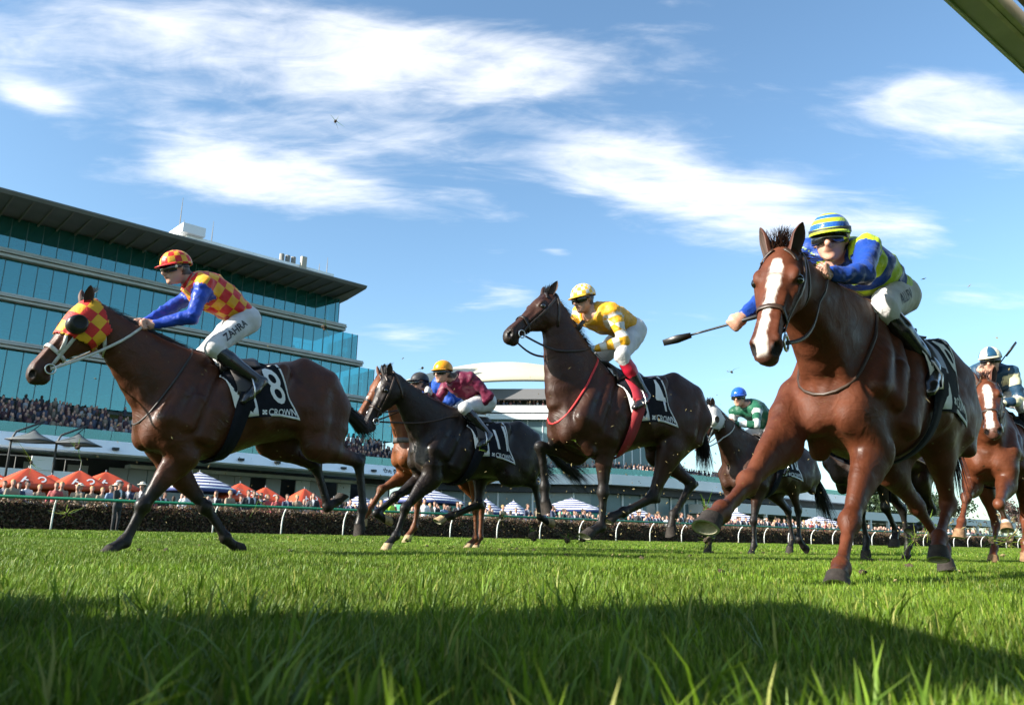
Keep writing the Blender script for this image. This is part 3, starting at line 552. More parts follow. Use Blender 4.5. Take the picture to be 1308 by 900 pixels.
def text_mesh(txt, size, bold=0.0, font_w=1.0):
    c = bpy.data.curves.new('txt', 'FONT'); c.body = txt; c.size = size; c.offset = bold; c.align_x = 'CENTER'; c.align_y = 'CENTER'; c.resolution_u = 3
    o = bpy.data.objects.new('txt', c); col.objects.link(o); bpy.context.view_layer.update(); dg = bpy.context.evaluated_depsgraph_get(); me = bpy.data.meshes.new_from_object(o.evaluated_get(dg)); bpy.data.objects.remove(o); bpy.data.curves.remove(c)
    bm = bmesh.new(); bm.from_mesh(me); bmesh.ops.triangulate(bm, faces=bm.faces)
    for _ in range(2):
        es = [e for e in bm.edges if e.calc_length() > size * .16]
        if es: bmesh.ops.subdivide_edges(bm, edges=es, cuts=1); bmesh.ops.triangulate(bm, faces=bm.faces)
    for v in bm.verts: v.co.x *= font_w
    bm.to_mesh(me); bm.free(); return me

# ------------------------------------------------------------------ the place
def W(t, q, z=0.0): return TD * t + TN * q + Vector((0, 0, z))       # along the straight, across it, up
rng = np.random.RandomState(7)
# --- ground and turf
def ground_mat():
    m = bpy.data.materials.new('turf_soil'); m.use_nodes = True; nt = m.node_tree; N = nt.nodes; L = nt.links; b = N['Principled BSDF']; b.inputs['Roughness'].default_value = .95
    tc = N.new('ShaderNodeTexCoord'); n = N.new('ShaderNodeTexNoise'); n.inputs['Scale'].default_value = 2.5; n.inputs['Detail'].default_value = 8; L.new(tc.outputs['Object'], n.inputs['Vector'])
    r = N.new('ShaderNodeValToRGB'); r.color_ramp.elements[0].position = .3; r.color_ramp.elements[0].color = (.018, .04, .007, 1); r.color_ramp.elements[1].position = .7; r.color_ramp.elements[1].color = (.036, .072, .012, 1); L.new(n.outputs['Fac'], r.inputs[0]); L.new(r.outputs[0], b.inputs['Base Color'])
    n2 = N.new('ShaderNodeTexNoise'); n2.inputs['Scale'].default_value = 60; n2.inputs['Detail'].default_value = 6; L.new(tc.outputs['Object'], n2.inputs['Vector']); bp = N.new('ShaderNodeBump'); bp.inputs['Distance'].default_value = .03; L.new(n2.outputs['Fac'], bp.inputs['Height']); L.new(bp.outputs[0], b.inputs['Normal']); return m
g = link('ground', pymesh('ground', [(-1500, -1500, 0), (1500, -1500, 0), (1500, 1500, 0), (-1500, 1500, 0)], [(0, 1, 2, 3)]), None, ground_mat()); props(g, kind='structure')

def grass_mat(name, c0, c1, tip):
    m = bpy.data.materials.new(name); m.use_nodes = True; nt = m.node_tree; N = nt.nodes; L = nt.links; b = N['Principled BSDF']; out = N['Material Output']
    at = N.new('ShaderNodeAttribute'); at.attribute_name = 'blade'; sx = N.new('ShaderNodeSeparateXYZ'); L.new(at.outputs['Vector'], sx.inputs[0])
    oi = N.new('ShaderNodeObjectInfo'); ad = N.new('ShaderNodeMath'); ad.operation = 'ADD'; L.new(sx.outputs[1], ad.inputs[0]); ml = N.new('ShaderNodeMath'); ml.operation = 'MULTIPLY'; ml.inputs[1].default_value = .55; L.new(oi.outputs['Random'], ml.inputs[0]); L.new(ml.outputs[0], ad.inputs[1]); fr = N.new('ShaderNodeMath'); fr.operation = 'MULTIPLY'; fr.inputs[1].default_value = .65; L.new(ad.outputs[0], fr.inputs[0])
    geo = N.new('ShaderNodeNewGeometry'); pn = N.new('ShaderNodeTexNoise'); pn.inputs['Scale'].default_value = 1.1; pn.inputs['Detail'].default_value = 4; L.new(geo.outputs['Position'], pn.inputs['Vector']); pm = N.new('ShaderNodeMapRange'); pm.inputs['From Min'].default_value = .3; pm.inputs['From Max'].default_value = .7; pm.inputs['To Min'].default_value = .6; pm.inputs['To Max'].default_value = 1.35; L.new(pn.outputs['Fac'], pm.inputs['Value'])
    mx = N.new('ShaderNodeMix'); mx.data_type = 'RGBA'; mx.inputs['A'].default_value = (*c0, 1); mx.inputs['B'].default_value = (*c1, 1); L.new(fr.outputs[0], mx.inputs['Factor'])
    m2 = N.new('ShaderNodeMix'); m2.data_type = 'RGBA'; m2.inputs['B'].default_value = (*tip, 1); L.new(mx.outputs['Result'], m2.inputs['A']); L.new(sx.outputs[2], m2.inputs['Factor'])
    sc = N.new('ShaderNodeVectorMath'); sc.operation = 'SCALE'; L.new(m2.outputs['Result'], sc.inputs[0]); L.new(pm.outputs[0], sc.inputs['Scale'])
    L.new(sc.outputs[0], b.inputs['Base Color']); b.inputs['Roughness'].default_value = .5; b.inputs['Specular IOR Level'].default_value = .22
    tr = N.new('ShaderNodeBsdfTranslucent'); L.new(sc.outputs[0], tr.inputs['Color']); ms = N.new('ShaderNodeMixShader'); ms.inputs[0].default_value = .28; L.new(b.outputs[0], ms.inputs[1]); L.new(tr.outputs[0], ms.inputs[2]); L.new(ms.outputs[0], out.inputs[0]); return m
GM = grass_mat('grass_blades', (.020, .076, .004), (.135, .245, .009), (.30, .30, .075))
def tuft_mesh(name, n, rad, h0, h1, w, seed, lean=.35):
    r = np.random.RandomState(seed); V = []; F = []; A = []
    for i in range(n):
        a = r.rand() * 6.283; q = rad * math.sqrt(r.rand()); p = np.array([q * math.cos(a), q * math.sin(a), -.004]); h = r.uniform(h0, h1) * (1 - .3 * (r.rand() < .3)); d = r.rand() * 6.283; ln = np.array([math.cos(d), math.sin(d), 0]) * r.uniform(.05, lean) * h; sd = np.array([-math.sin(d + r.uniform(-.8, .8)), math.cos(d), 0]); sd /= np.linalg.norm(sd); c = r.rand(); dry = r.rand() < .09; o = len(V); ww = w * r.uniform(.7, 1.25)
        for k, (f, wf) in enumerate(((0, .75), (.35, 1.0), (.72, .7))):
            c_ = p + np.array([0, 0, h * f * (1 - .12 * f)]) + ln * (f ** 2) * 1.3; V += [c_ - sd * ww * wf / 2, c_ + sd * ww * wf / 2]; A += [(f, c, .75 if dry else .12 * f)] * 2
        V.append(p + np.array([0, 0, h * .9]) + ln * 1.6); A.append((1, c, .8 if dry else .25)); F += [(o, o + 1, o + 3, o + 2), (o + 2, o + 3, o + 5, o + 4), (o + 4, o + 5, o + 6)]
    me = pymesh(name, V, F, True); vattr(me, 'blade', np.array(A)); me.materials.append(GM); return me
def scatter_object(name, pts, scl, tufts, label):
    """tufts of grass standing on points of the turf"""
    me = bpy.data.meshes.new(name); me.vertices.add(len(pts)); me.vertices.foreach_set('co', np.asarray(pts, np.float32).ravel()); vattr(me, 'size', scl)
    o = link(name, me); props(o, label, 'grass', kind='stuff')
    ng = bpy.data.node_groups.new(name, 'GeometryNodeTree'); ng.interface.new_socket('Geometry', in_out='INPUT', socket_type='NodeSocketGeometry'); ng.interface.new_socket('Geometry', in_out='OUTPUT', socket_type='NodeSocketGeometry')
    N = ng.nodes; L = ng.links; gi = N.new('NodeGroupInput'); go = N.new('NodeGroupOutput'); jn = N.new('GeometryNodeGeometryToInstance')
    for t in tufts:
        oi = N.new('GeometryNodeObjectInfo'); oi.inputs['Object'].default_value = t; L.new(oi.outputs['Geometry'], jn.inputs[0])
    mp = N.new('GeometryNodeMeshToPoints'); L.new(gi.outputs[0], mp.inputs[0]); ip = N.new('GeometryNodeInstanceOnPoints'); L.new(mp.outputs[0], ip.inputs['Points']); L.new(jn.outputs[0], ip.inputs['Instance']); ip.inputs['Pick Instance'].default_value = True
    rv = N.new('FunctionNodeRandomValue'); rv.data_type = 'FLOAT_VECTOR'; rv.inputs['Min'].default_value = (-.12, -.12, 0); rv.inputs['Max'].default_value = (.12, .12, 6.283); L.new(rv.outputs['Value'], ip.inputs['Rotation'])
    na = N.new('GeometryNodeInputNamedAttribute'); na.data_type = 'FLOAT'; na.inputs['Name'].default_value = 'size'; L.new(na.outputs['Attribute'], ip.inputs['Scale']); L.new(ip.outputs[0], go.inputs[0])
    md = o.modifiers.new('tufts', 'NODES'); md.node_group = ng; return o
def unlinked(me): return bpy.data.objects.new(me.name, me)
def fan(r0, r1, n, a0=-46, a1=46):
    a = np.radians(rng.uniform(a0, a1, n)); r = np.sqrt(rng.uniform(r0 * r0, r1 * r1, n)); return np.stack([r * np.sin(a), r * np.cos(a), np.zeros(n)], 1)
near_t = [unlinked(tuft_mesh('turf_near', 46, .05, .03, .056, .0026, 10 + i, .28)) for i in range(6)]; tall_t = [unlinked(tuft_mesh('turf_tall', 7, .03, .075, .12, .0048, 30 + i, .6)) for i in range(5)]
mid_t = [unlinked(tuft_mesh('turf_mid', 110, .12, .026, .05, .0038, 50 + i, .28)) for i in range(5)]; far_t = [unlinked(tuft_mesh('turf_far', 150, .32, .035, .062, .010, 70 + i)) for i in range(4)]
p = fan(.25, 3.2, 9500, -60, 60); scatter_object('grass', p, rng.uniform(.75, 1.25, len(p)), near_t, 'thick green turf of upright blades in the foreground')
p = np.concatenate([fan(.36, .85, 150, -60, 60), fan(.8, 2.6, 330, -60, 60)]); scatter_object('grass', p, rng.uniform(.7, 1.15, len(p)), tall_t, 'long loose grass blades standing above the foreground turf')
p = fan(3.0, 13, 14000, -58, 58); scatter_object('grass', p, rng.uniform(.8, 1.25, len(p)), mid_t, 'bright green race track turf under the horses')
p = np.concatenate([fan(12.5, 34, 11000, -50, 58), fan(34, 80, 9000, -10, 60)]); p = p[(p @ np.array(TN)) < 29.6]; scatter_object('grass', p, rng.uniform(.85, 1.3, len(p)), far_t, 'short green turf stretching away to the far rail')

# --- far running rail: green rail on white goose-neck posts
rail = empty('running_rail', W(30, 30)); props(rail, 'green running rail on curved white posts before the hedge', 'rail')
def child(o): o.matrix_parent_inverse = Matrix.Identity(4); o.parent = rail; o.location = o.location - rail.location; return o
rgreen = mat('rail_green', (.012, .16, .085), .35, noise=.15, nscale=3); rwhite = mat('rail_white', (.66, .67, .64), .45, noise=.12, nscale=8)
def rail_part(mb, name, m, sm=True):
    o = mb.build(name, m, None, sm); o.data.transform(Matrix.Translation(-rail.location)); o.parent = rail; return o
rail_part(MB().tube([W(t, 29.62, 1.06) for t in (-14, 20, 60, 130, 190)], .05, 10), 'rail', rgreen)
mbm = MB()
for t in np.arange(-10, 60, 1.3): mbm.box(W(t, 29.565, 1.075), (.16, .012, .03), 0, (TD, TN, Vector((0, 0, 1))))
pm = MB().tube([(0, 0, -.05), (0, 0, .42), (.0, -.05, .66), (0, -.2, .9), (0, -.375, 1.03)], .028, 7).mesh('post', [rwhite], True)
ang = math.atan2(TD.y, TD.x)
for i in range(64):
    o = link('post', pm, rail); o.location = W(-8.83 + 2.605 * i, 30) - rail.location; o.rotation_euler = (0, 0, ang)

# --- clipped hedge behind the rail
hd_ = empty('hedge', W(30, 32.6)); props(hd_, 'long clipped brown-green hedge behind the running rail', 'hedge')
def leaf_mat(name, cols, rough=.55, tr=.25):
    m = bpy.data.materials.new(name); m.use_nodes = True; nt = m.node_tree; N = nt.nodes; L = nt.links; b = N['Principled BSDF']; at = N.new('ShaderNodeAttribute'); at.attribute_name = 'tint'; r = N.new('ShaderNodeValToRGB'); els = r.color_ramp.elements
    while len(els) < len(cols): els.new(.5)
    for i, c in enumerate(cols): els[i].position = i / (len(cols) - 1); els[i].color = (*c, 1)
    L.new(at.outputs['Fac'], r.inputs[0]); L.new(r.outputs[0], b.inputs['Base Color']); b.inputs['Roughness'].default_value = rough
    t = N.new('ShaderNodeBsdfTranslucent'); L.new(r.outputs[0], t.inputs['Color']); ms = N.new('ShaderNodeMixShader'); ms.inputs[0].default_value = tr; L.new(b.outputs[0], ms.inputs[1]); L.new(t.outputs[0], ms.inputs[2]); L.new(ms.outputs[0], N['Material Output'].inputs[0]); return m
def leaf_cloud(name, P, size, seed, nrm=None):
    """small pointed leaves at the points P"""
    r = np.random.RandomState(seed); n = len(P); a = r.normal(size=(n, 3)); a /= np.linalg.norm(a, axis=1, keepdims=True); b = r.normal(size=(n, 3)); b -= a * (a * b).sum(1, keepdims=True); b /= np.linalg.norm(b, axis=1, keepdims=True); s = (size * r.uniform(.6, 1.35, n))[:, None]
    V = np.stack([P - a * s, P - b * s * .5, P + a * s, P + b * s * .5], 1).reshape(-1, 3); Q = np.arange(4 * n).reshape(n, 4); me = npmesh(name, V, Q, False); vattr(me, 'tint', np.repeat(np.clip(r.normal(.5, .24, n), 0, 1), 4)); return me
L_ = 170; n = 120000; tt = -14 + 170 * rng.rand(n) ** 1.7; face = rng.rand(n); lump = .07 * np.sin(tt * 2.1) + .05 * np.sin(tt * 5.3 + 1) + .04 * np.sin(tt * 11.1); zz = np.where(face < .78, rng.uniform(.0, 1.0, n), 1.0 + lump + rng.normal(0, .03, n)); qq = np.where(face < .78, 32.08 + .08 * np.sin(tt * 3 + zz * 5) + rng.normal(0, .05, n), rng.uniform(32.1, 33.3, n)); zz = np.where(face < .78, zz * (1 + lump), zz)
P = tt[:, None] * np.array(TD) + qq[:, None] * np.array(TN) + np.stack([0 * zz, 0 * zz, zz], 1) - np.array(hd_.location)
hm = leaf_mat('hedge_leaf', [(.05, .025, .018), (.13, .055, .032), (.10, .06, .03), (.07, .08, .03), (.22, .12, .06)])
link('leaves', leaf_cloud('leaves', P, .05, 3), hd_, hm)
mb = MB(); 
for t in np.arange(-14, 156, 2.0): mb.box(Vector(W(t + 1, 32.72, .46)) - hd_.location, (2.0 - .004, 1.05, .92 + .05 * math.sin(t)), 0, (TD, TN, Vector((0, 0, 1))))
mb.build('branches', mat('hedge_core', (.022, .013, .009), .95, noise=.4, nscale=9, bump=.8, bscale=14), hd_)

# --- grandstand
SD = Vector((0.7292, 0.6843, 0)); SN = Vector((-0.6843, 0.7292, 0)); SQ = 69.373
def S(t, o, z): return SD * t + SN * (SQ + o) + Vector((0, 0, z))
sax = (SD, SN, Vector((0, 0, 1)))
def sbox(mb, t0, t1, o0, o1, z0, z1, m=0): return mb.box(S((t0 + t1) / 2, (o0 + o1) / 2, (z0 + z1) / 2), (t1 - t0, o1 - o0, z1 - z0), m, sax)
def glass_mat(name, tint, refl=.5, see=.5):
    m = bpy.data.materials.new(name); m.use_nodes = True; nt = m.node_tree; N = nt.nodes; L = nt.links; N.remove(N['Principled BSDF']); out = N['Material Output']
    tr = N.new('ShaderNodeBsdfTransparent'); tr.inputs[0].default_value = (*tint, 1); gl = N.new('ShaderNodeBsdfGlossy'); gl.inputs['Roughness'].default_value = .03; gl.inputs['Color'].default_value = (.55, .95, .95, 1); df = N.new('ShaderNodeBsdfDiffuse'); df.inputs[0].default_value = (.02, .18, .19, 1)
    tc = N.new('ShaderNodeTexCoord'); nz = N.new('ShaderNodeTexNoise'); nz.inputs['Scale'].default_value = .25; nz.inputs['Detail'].default_value = 5; L.new(tc.outputs['Object'], nz.inputs['Vector']); bp = N.new('ShaderNodeBump'); bp.inputs['Strength'].default_value = .04; bp.inputs['Distance'].default_value = .2; L.new(nz.outputs['Fac'], bp.inputs['Height']); L.new(bp.outputs[0], gl.inputs['Normal'])
    fr = N.new('ShaderNodeFresnel'); fr.inputs['IOR'].default_value = 1.35; m0 = N.new('ShaderNodeMixShader'); m0.inputs[0].default_value = .32; L.new(tr.outputs[0], m0.inputs[1]); L.new(df.outputs[0], m0.inputs[2]); ms = N.new('ShaderNodeMixShader'); ad = N.new('ShaderNodeMath'); ad.operation = 'ADD'; ad.use_clamp = True; ad.inputs[1].default_value = refl; L.new(fr.outputs[0], ad.inputs[0]); L.new(ad.outputs[0], ms.inputs[0]); L.new(m0.outputs[0], ms.inputs[1]); L.new(gl.outputs[0], ms.inputs[2]); L.new(ms.outputs[0], out.inputs[0]); return m
GL = glass_mat('stand_glass', (.24, .80, .86), .17); GB = glass_mat('balustrade_glass', (.55, .75, .74), .12)
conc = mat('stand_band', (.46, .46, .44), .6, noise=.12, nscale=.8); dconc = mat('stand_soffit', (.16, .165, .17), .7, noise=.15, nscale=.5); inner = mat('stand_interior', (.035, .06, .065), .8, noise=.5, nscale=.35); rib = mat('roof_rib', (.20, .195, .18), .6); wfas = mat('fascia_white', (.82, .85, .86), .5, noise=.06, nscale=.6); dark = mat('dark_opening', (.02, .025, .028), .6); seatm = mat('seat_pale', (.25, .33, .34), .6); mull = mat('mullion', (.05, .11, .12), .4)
gs = empty('grandstand', S(25, 0, 0)); props(gs, 'tall grandstand with teal glass storeys and overhanging grey roof', 'grandstand'); gs_i = Matrix.Translation(-gs.location)
def gpart(mb, name, m, parent=None, sm=False):
    o = mb.build(name, m, None, sm); o.data.transform(gs_i); o.parent = parent or gs; return o
T0 = -6.0
# roof with ribbed soffit and tapering end
mb = MB(); V = []
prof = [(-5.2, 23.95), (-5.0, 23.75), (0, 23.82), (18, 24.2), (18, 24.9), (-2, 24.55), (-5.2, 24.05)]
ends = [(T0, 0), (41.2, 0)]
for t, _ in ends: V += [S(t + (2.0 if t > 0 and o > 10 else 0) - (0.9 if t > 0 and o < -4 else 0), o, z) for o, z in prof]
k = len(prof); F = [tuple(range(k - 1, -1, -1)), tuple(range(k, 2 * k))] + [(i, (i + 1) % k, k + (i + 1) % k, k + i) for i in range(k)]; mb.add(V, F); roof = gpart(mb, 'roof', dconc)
for t in np.arange(T0 + 1, 40.4, 1.35): gpart(MB().add([S(t + a, o, z) for a in (-.06, .06) for o, z in ((-4.9, 23.74), (.1, 23.80), (.1, 23.52), (-4.0, 23.66))], [(0, 1, 2, 3), (7, 6, 5, 4), (0, 4, 5, 1), (1, 5, 6, 2), (2, 6, 7, 3), (3, 7, 4, 0)]), 'roof_rib', rib, roof)
levels = [(21.05, 23.72, 40.35, 36.0), (17.55, 20.35, 42.8, 38.2), (13.9, 17.0, 45.1, 40.4), (9.6, 13.3, 48.1, 43.0)]
for li, (z0, z1, te, ti) in enumerate(levels):
    # interior: floor, back wall, raking seats
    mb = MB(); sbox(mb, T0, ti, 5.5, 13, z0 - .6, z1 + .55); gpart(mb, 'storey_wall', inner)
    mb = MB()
    for r_ in range(6): sbox(mb, T0, ti - 1.5 + r_ * .35 - .3 * r_, .5 + r_ * .85, .5 + (r_ + 1) * .85, z0 - .3, z0 - .05 + r_ * .28)
    gpart(mb, 'seating_tier', dconc)
    mb = MB(); rs_ = np.random.RandomState(li)
    for r_ in range(6):
        for t in np.arange(T0, ti - 2, .62):
            if rs_.rand() < .55: sbox(mb, t, t + .44, .75 + r_ * .85, .83 + r_ * .85, z0 - .05 + r_ * .28, z0 + .55 + r_ * .28)
    s_ = gpart(mb, 'seats', seatm); props(s_, kind='stuff')
    # glass front in single panes, with mullions between
    tp = np.arange(T0, te - .3, 1.12); tp = np.append(tp, te)
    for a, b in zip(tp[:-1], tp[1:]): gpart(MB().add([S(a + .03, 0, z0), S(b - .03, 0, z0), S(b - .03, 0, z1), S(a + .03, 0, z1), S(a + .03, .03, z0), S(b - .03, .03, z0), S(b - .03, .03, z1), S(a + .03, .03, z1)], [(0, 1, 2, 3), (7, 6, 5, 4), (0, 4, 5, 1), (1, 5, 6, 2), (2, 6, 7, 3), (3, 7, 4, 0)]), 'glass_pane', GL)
    for a in tp: mb = MB(); sbox(mb, a - .028, a + .028, -.03, .12, z0 - .02, z1 + .02); gpart(mb, 'mullion', mull)
    # glass return at the open end
    for o0 in (0.2, 2.2, 4.2): mb = MB(); mb.add([S(te, o0, z0), S(te, o0 + 1.9, z0), S(te, o0 + 1.9, z1), S(te, o0, z1), S(te - .03, o0, z0), S(te - .03, o0 + 1.9, z0), S(te - .03, o0 + 1.9, z1), S(te - .03, o0, z1)], [(0, 1, 2, 3), (7, 6, 5, 4), (0, 4, 5, 1), (1, 5, 6, 2), (2, 6, 7, 3), (3, 7, 4, 0)]); gpart(mb, 'glass_pane', GL)
for (z0, z1, te) in ((20.35, 21.05, 41.0), (16.98, 17.55, 43.3), (13.3, 13.9, 45.6)):
    mb = MB(); h = z1 - z0; sbox(mb, T0, te, -.55, 6, z0 + h * .05, z0 + h * .38); sbox(mb, T0, te, -.75, 5.9, z0 + h * .46, z0 + h * .66); sbox(mb, T0, te, -.62, 5.8, z0 + h * .74, z1); gpart(mb, 'floor_band', conc)
lit_patch = mat('lit_patch_pale', (.55, .62, .60), .7); rs_ = np.random.RandomState(31)  # pale panels standing in for bright screens and lights inside
for li, (z0, z1, te, ti) in enumerate(levels):
    mb = MB()
    for t in np.arange(T0, ti - 2, 1.72):
        if rs_.rand() < (.12, .10, .22, .34)[li]: a_ = rs_.uniform(.1, .5); hgt = rs_.uniform(.25, .9) * (z1 - z0) * .5; zb_ = z1 - hgt if rs_.rand() < .4 else z0 + rs_.uniform(.2, .9); sbox(mb, t + a_, t + a_ + rs_.uniform(.5, 1.1), 4.9, 4.98, zb_, zb_ + hgt)
    b_ = gpart(mb, 'lit_patches', lit_patch); props(b_, kind='stuff')
    mb = MB()
    for z in (z0 + .35, z0 + .95): mb.tube([S(T0, .55, z), S(ti, .55, z)], .022, 5)
    for t in np.arange(T0, ti, 1.15): mb.tube([S(t, .55, z0), S(t, .55, z0 + .95)], .018, 4)
    gpart(mb, 'handrail', mat('rail_pale', (.55, .65, .64), .4))
# handrail on the top storey
mb = MB(); 
for z in (21.35, 21.75, 22.1): mb.tube([S(T0, .9, z), S(36, .9, z)], .025, 5)
for t in np.arange(T0, 36, 1.2): mb.tube([S(t, .9, 21), S(t, .9, 22.1)], .022, 5)
gpart(mb, 'handrail', mat('rail_pale', (.4, .5, .5), .4))
# open terrace with its crowd, balustrade and white fascia
mb = MB()
for r_ in range(9): sbox(mb, T0, 47 - r_ * .25, -4.75 + r_ * .55, -4.75 + (r_ + 1) * .55, 6.1, 6.72 + r_ * .265)
gpart(mb, 'terrace', mat('terrace_grey', (.22, .24, .25), .8))
tp = np.arange(T0, 50, 1.9)
for a in tp: gpart(MB().add([S(a + .02, -5.0, 6.5), S(a + 1.88, -5.0, 6.5), S(a + 1.88, -5.0, 7.3), S(a + .02, -5.0, 7.3), S(a + .02, -4.97, 6.5), S(a + 1.88, -4.97, 6.5), S(a + 1.88, -4.97, 7.3), S(a + .02, -4.97, 7.3)], [(0, 1, 2, 3), (7, 6, 5, 4), (0, 4, 5, 1), (1, 5, 6, 2), (2, 6, 7, 3), (3, 7, 4, 0)]), 'balustrade_pane', GB)
V = []; pf = [(-5.1, 6.56), (-5.9, 5.55), (-5.7, 5.42), (.5, 5.6), (.5, 6.05)]
for t in (T0, 50.0): V += [S(t, o, z) for o, z in pf]
k = 5; fas = gpart(MB().add(V, [tuple(range(k)), tuple(range(2 * k - 1, k - 1, -1))] + [(i, k + i, k + (i + 1) % k, (i + 1) % k) for i in range(k)]), 'fascia', wfas)
def stand_text(txt, t, z, o, size, m, name, tilt=0.0):
    tm = text_mesh(txt, size, .004, 1.0)
    for v in tm.vertices: v.co = S(t + v.co.x, o - v.co.y * tilt, z + v.co.y)
    tm.transform(gs_i); return link(name, tm, fas, m)
stand_text('the grandstand', 45.4, 6.05, -5.54, .72, mat('print_black', (.015, .015, .017), .6), 'lettering', -.75)
for t in np.arange(9, 50, 3.3):     # small floodlights on the fascia
    mb = MB(); sbox(mb, t - .22, t + .22, -5.95, -5.6, 5.82, 6.02); sbox(mb, t - .03, t + .03, -5.7, -5.45, 5.72, 5.92); gpart(mb, 'floodlight', dark, fas)
# ground floor: dark recess, pale panels
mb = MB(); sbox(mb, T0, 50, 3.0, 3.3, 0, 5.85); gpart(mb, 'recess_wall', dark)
gp = mat('panel_grey', (.34, .38, .39), .5, noise=.1, nscale=.7); gp2 = mat('panel_pale', (.62, .68, .68), .5, noise=.1, nscale=.7)
rs_ = np.random.RandomState(4)
for i, t in enumerate(np.arange(14.5, 49, 1.55)):
    if i % 5 in (2, 4) and t > 33 or t < 20 and i % 2: continue
    mb = MB(); sbox(mb, t, t + 1.5, 1.2, 1.35, .1, 5.0); gpart(mb, 'wall_panel', gp2 if (i % 3 == 0 and t > 30) else gp)
mb = MB(); sbox(mb, 22, 50, .2, 1.6, 5.0, 5.3); gpart(mb, 'lintel', gp2)
mb = MB(); sbox(mb, 44.6, 47.2, -.15, .1, 5.05, 5.6); gpart(mb, 'entrance_sign', dark)
# plant rooms and masts on the roof
mb = MB(); sbox(mb, 27.0, 44.0, 8, 16, 24.6, 29.25); gpart(mb, 'plant_room', wfas, roof); mb = MB(); sbox(mb, 26.3, 28.6, 7.4, 12, 29.252, 30.2); gpart(mb, 'plant_room', mat('plant_white', (.7, .71, .72), .5), roof)
for t, h in ((26.5, 3.2), (26.9, .9), (27.4, .7), (27.9, .6), (29.9, 2.6), (40.2, 1.6), (42.6, 1.2), (43.6, 2.2)): z = 30.2 if t < 28.6 else 29.25; gpart(MB().tube([S(t, 9, z - .2), S(t, 9, z + h * .5), S(t, 9, z + h)], [.06, .045, .02], 6), 'mast', rib, roof)
for t in (37.6, 38.3, 39.0): gpart(MB().tube([S(t, 8.4, 29.2), S(t, 8.4, 30.1)], .28, 10), 'vent', rib, roof)
mb = MB(); sbox(mb, 39.6, 40.2, 7.5, 7.95, 26.6, 30.2); gpart(mb, 'vent', mat('vent_tan', (.4, .37, .3), .7), roof)

# --- people: one body each, several outfits
def person_mesh(name, cloth, legs, hair, hat=None, pose=0, skin=(.33, .18, .13)):
    B = Body((-.42, -.3, -.02), (.42, .35, 1.92), .028); X, Z = (1, 0, 0), (0, 0, 1)
    for s in (1, -1):
        B.tube([((s * .09, 0, .92), .09, .085), ((s * .1, .01, .5), .065, .06), ((s * .1, -.02, .08), .045, .042)], X, k=.03); B.tube([((s * .1, -.03, .04), .045, .04), ((s * .11, .12, .03), .035, .04)], Z, k=.02)
        hnd = (s * .24, .12, .88) if pose == 0 else (s * .1, .26, 1.18) if pose == 1 else (s * .2, .05, .84)
        elb = (s * .27, -.02, 1.12) if pose != 1 else (s * .25, .1, 1.08)
        B.tube([((s * .17, 0, 1.42), .065, .06), (elb, .048, .046), (hnd, .035, .034)], X, k=.03); B.ball(hnd, (.04, .045, .05), k=.02)
    B.tube([((0, 0, .9), .12, .16), ((0, 0, 1.12), .105, .145), ((0, 0, 1.34), .12, .175), ((0, 0, 1.46), .07, .1)], (0, 1, 0), k=.05); B.tube([((0, 0, 1.46), .055, .055), ((0, .015, 1.58), .055, .055)], (0, 1, 0), k=.03)
    B.ball((0, .01, 1.67), (.078, .1, .118), k=.02); B.ball((0, .09, 1.635), (.025, .045, .06), k=.03); B.ball((0, .115, 1.655), (.014, .02, .02), k=.015); B.ball((0, -.02, 1.71), (.088, .098, .098), k=.02)
    if hat == 'brim': B.ball((0, 0, 1.745), (.19, .2, .022), k=.015); B.ball((0, 0, 1.79), (.1, .11, .07), k=.02)
    if hat == 'cap': B.ball((0, .0, 1.755), (.09, .1, .06), k=.01); B.ball((0, .1, 1.735), (.07, .08, .014), k=.015)
    V, Q = B.surface(1); me = npmesh(name, V, Q); z = V[:, 2]; C = np.repeat(np.array([cloth]), len(V), 0); C[z < .95] = legs; sk = (z > 1.5); C[sk] = skin; C[(z > 1.62) & ((V[:, 1] < .035) | (z > 1.735))] = hair
    if hat: C[z > 1.725] = cloth if hat == 'cap' else (.55, .5, .42)
    hands = np.zeros(len(V), bool)
    for s in (1, -1): hands |= np.linalg.norm(V - np.array(((s * .24, .12, .88) if pose == 0 else (s * .1, .26, 1.18) if pose == 1 else (s * .2, .05, .84))), axis=1) < .065
    C[hands] = skin; collar = (np.abs(V[:, 0]) < .05 * np.clip((z - 1.15) / .3, 0, 1)) & (V[:, 1] > .05) & (z > 1.18) & (z < 1.5)
    if cloth[0] < .1: C[collar] = (.6, .6, .62)
    vattr(me, 'coat', np.concatenate([C, np.ones((len(V), 1))], 1)); m = MATS.get('crowd_clothes')
    if not m:
        m = bpy.data.materials.new('crowd_clothes'); m.use_nodes = True; b = m.node_tree.nodes['Principled BSDF']; at = m.node_tree.nodes.new('ShaderNodeAttribute'); at.attribute_name = 'coat'; m.node_tree.links.new(at.outputs['Color'], b.inputs['Base Color']); b.inputs['Roughness'].default_value = .75; MATS['crowd_clothes'] = m
    me.materials.append(m); return me
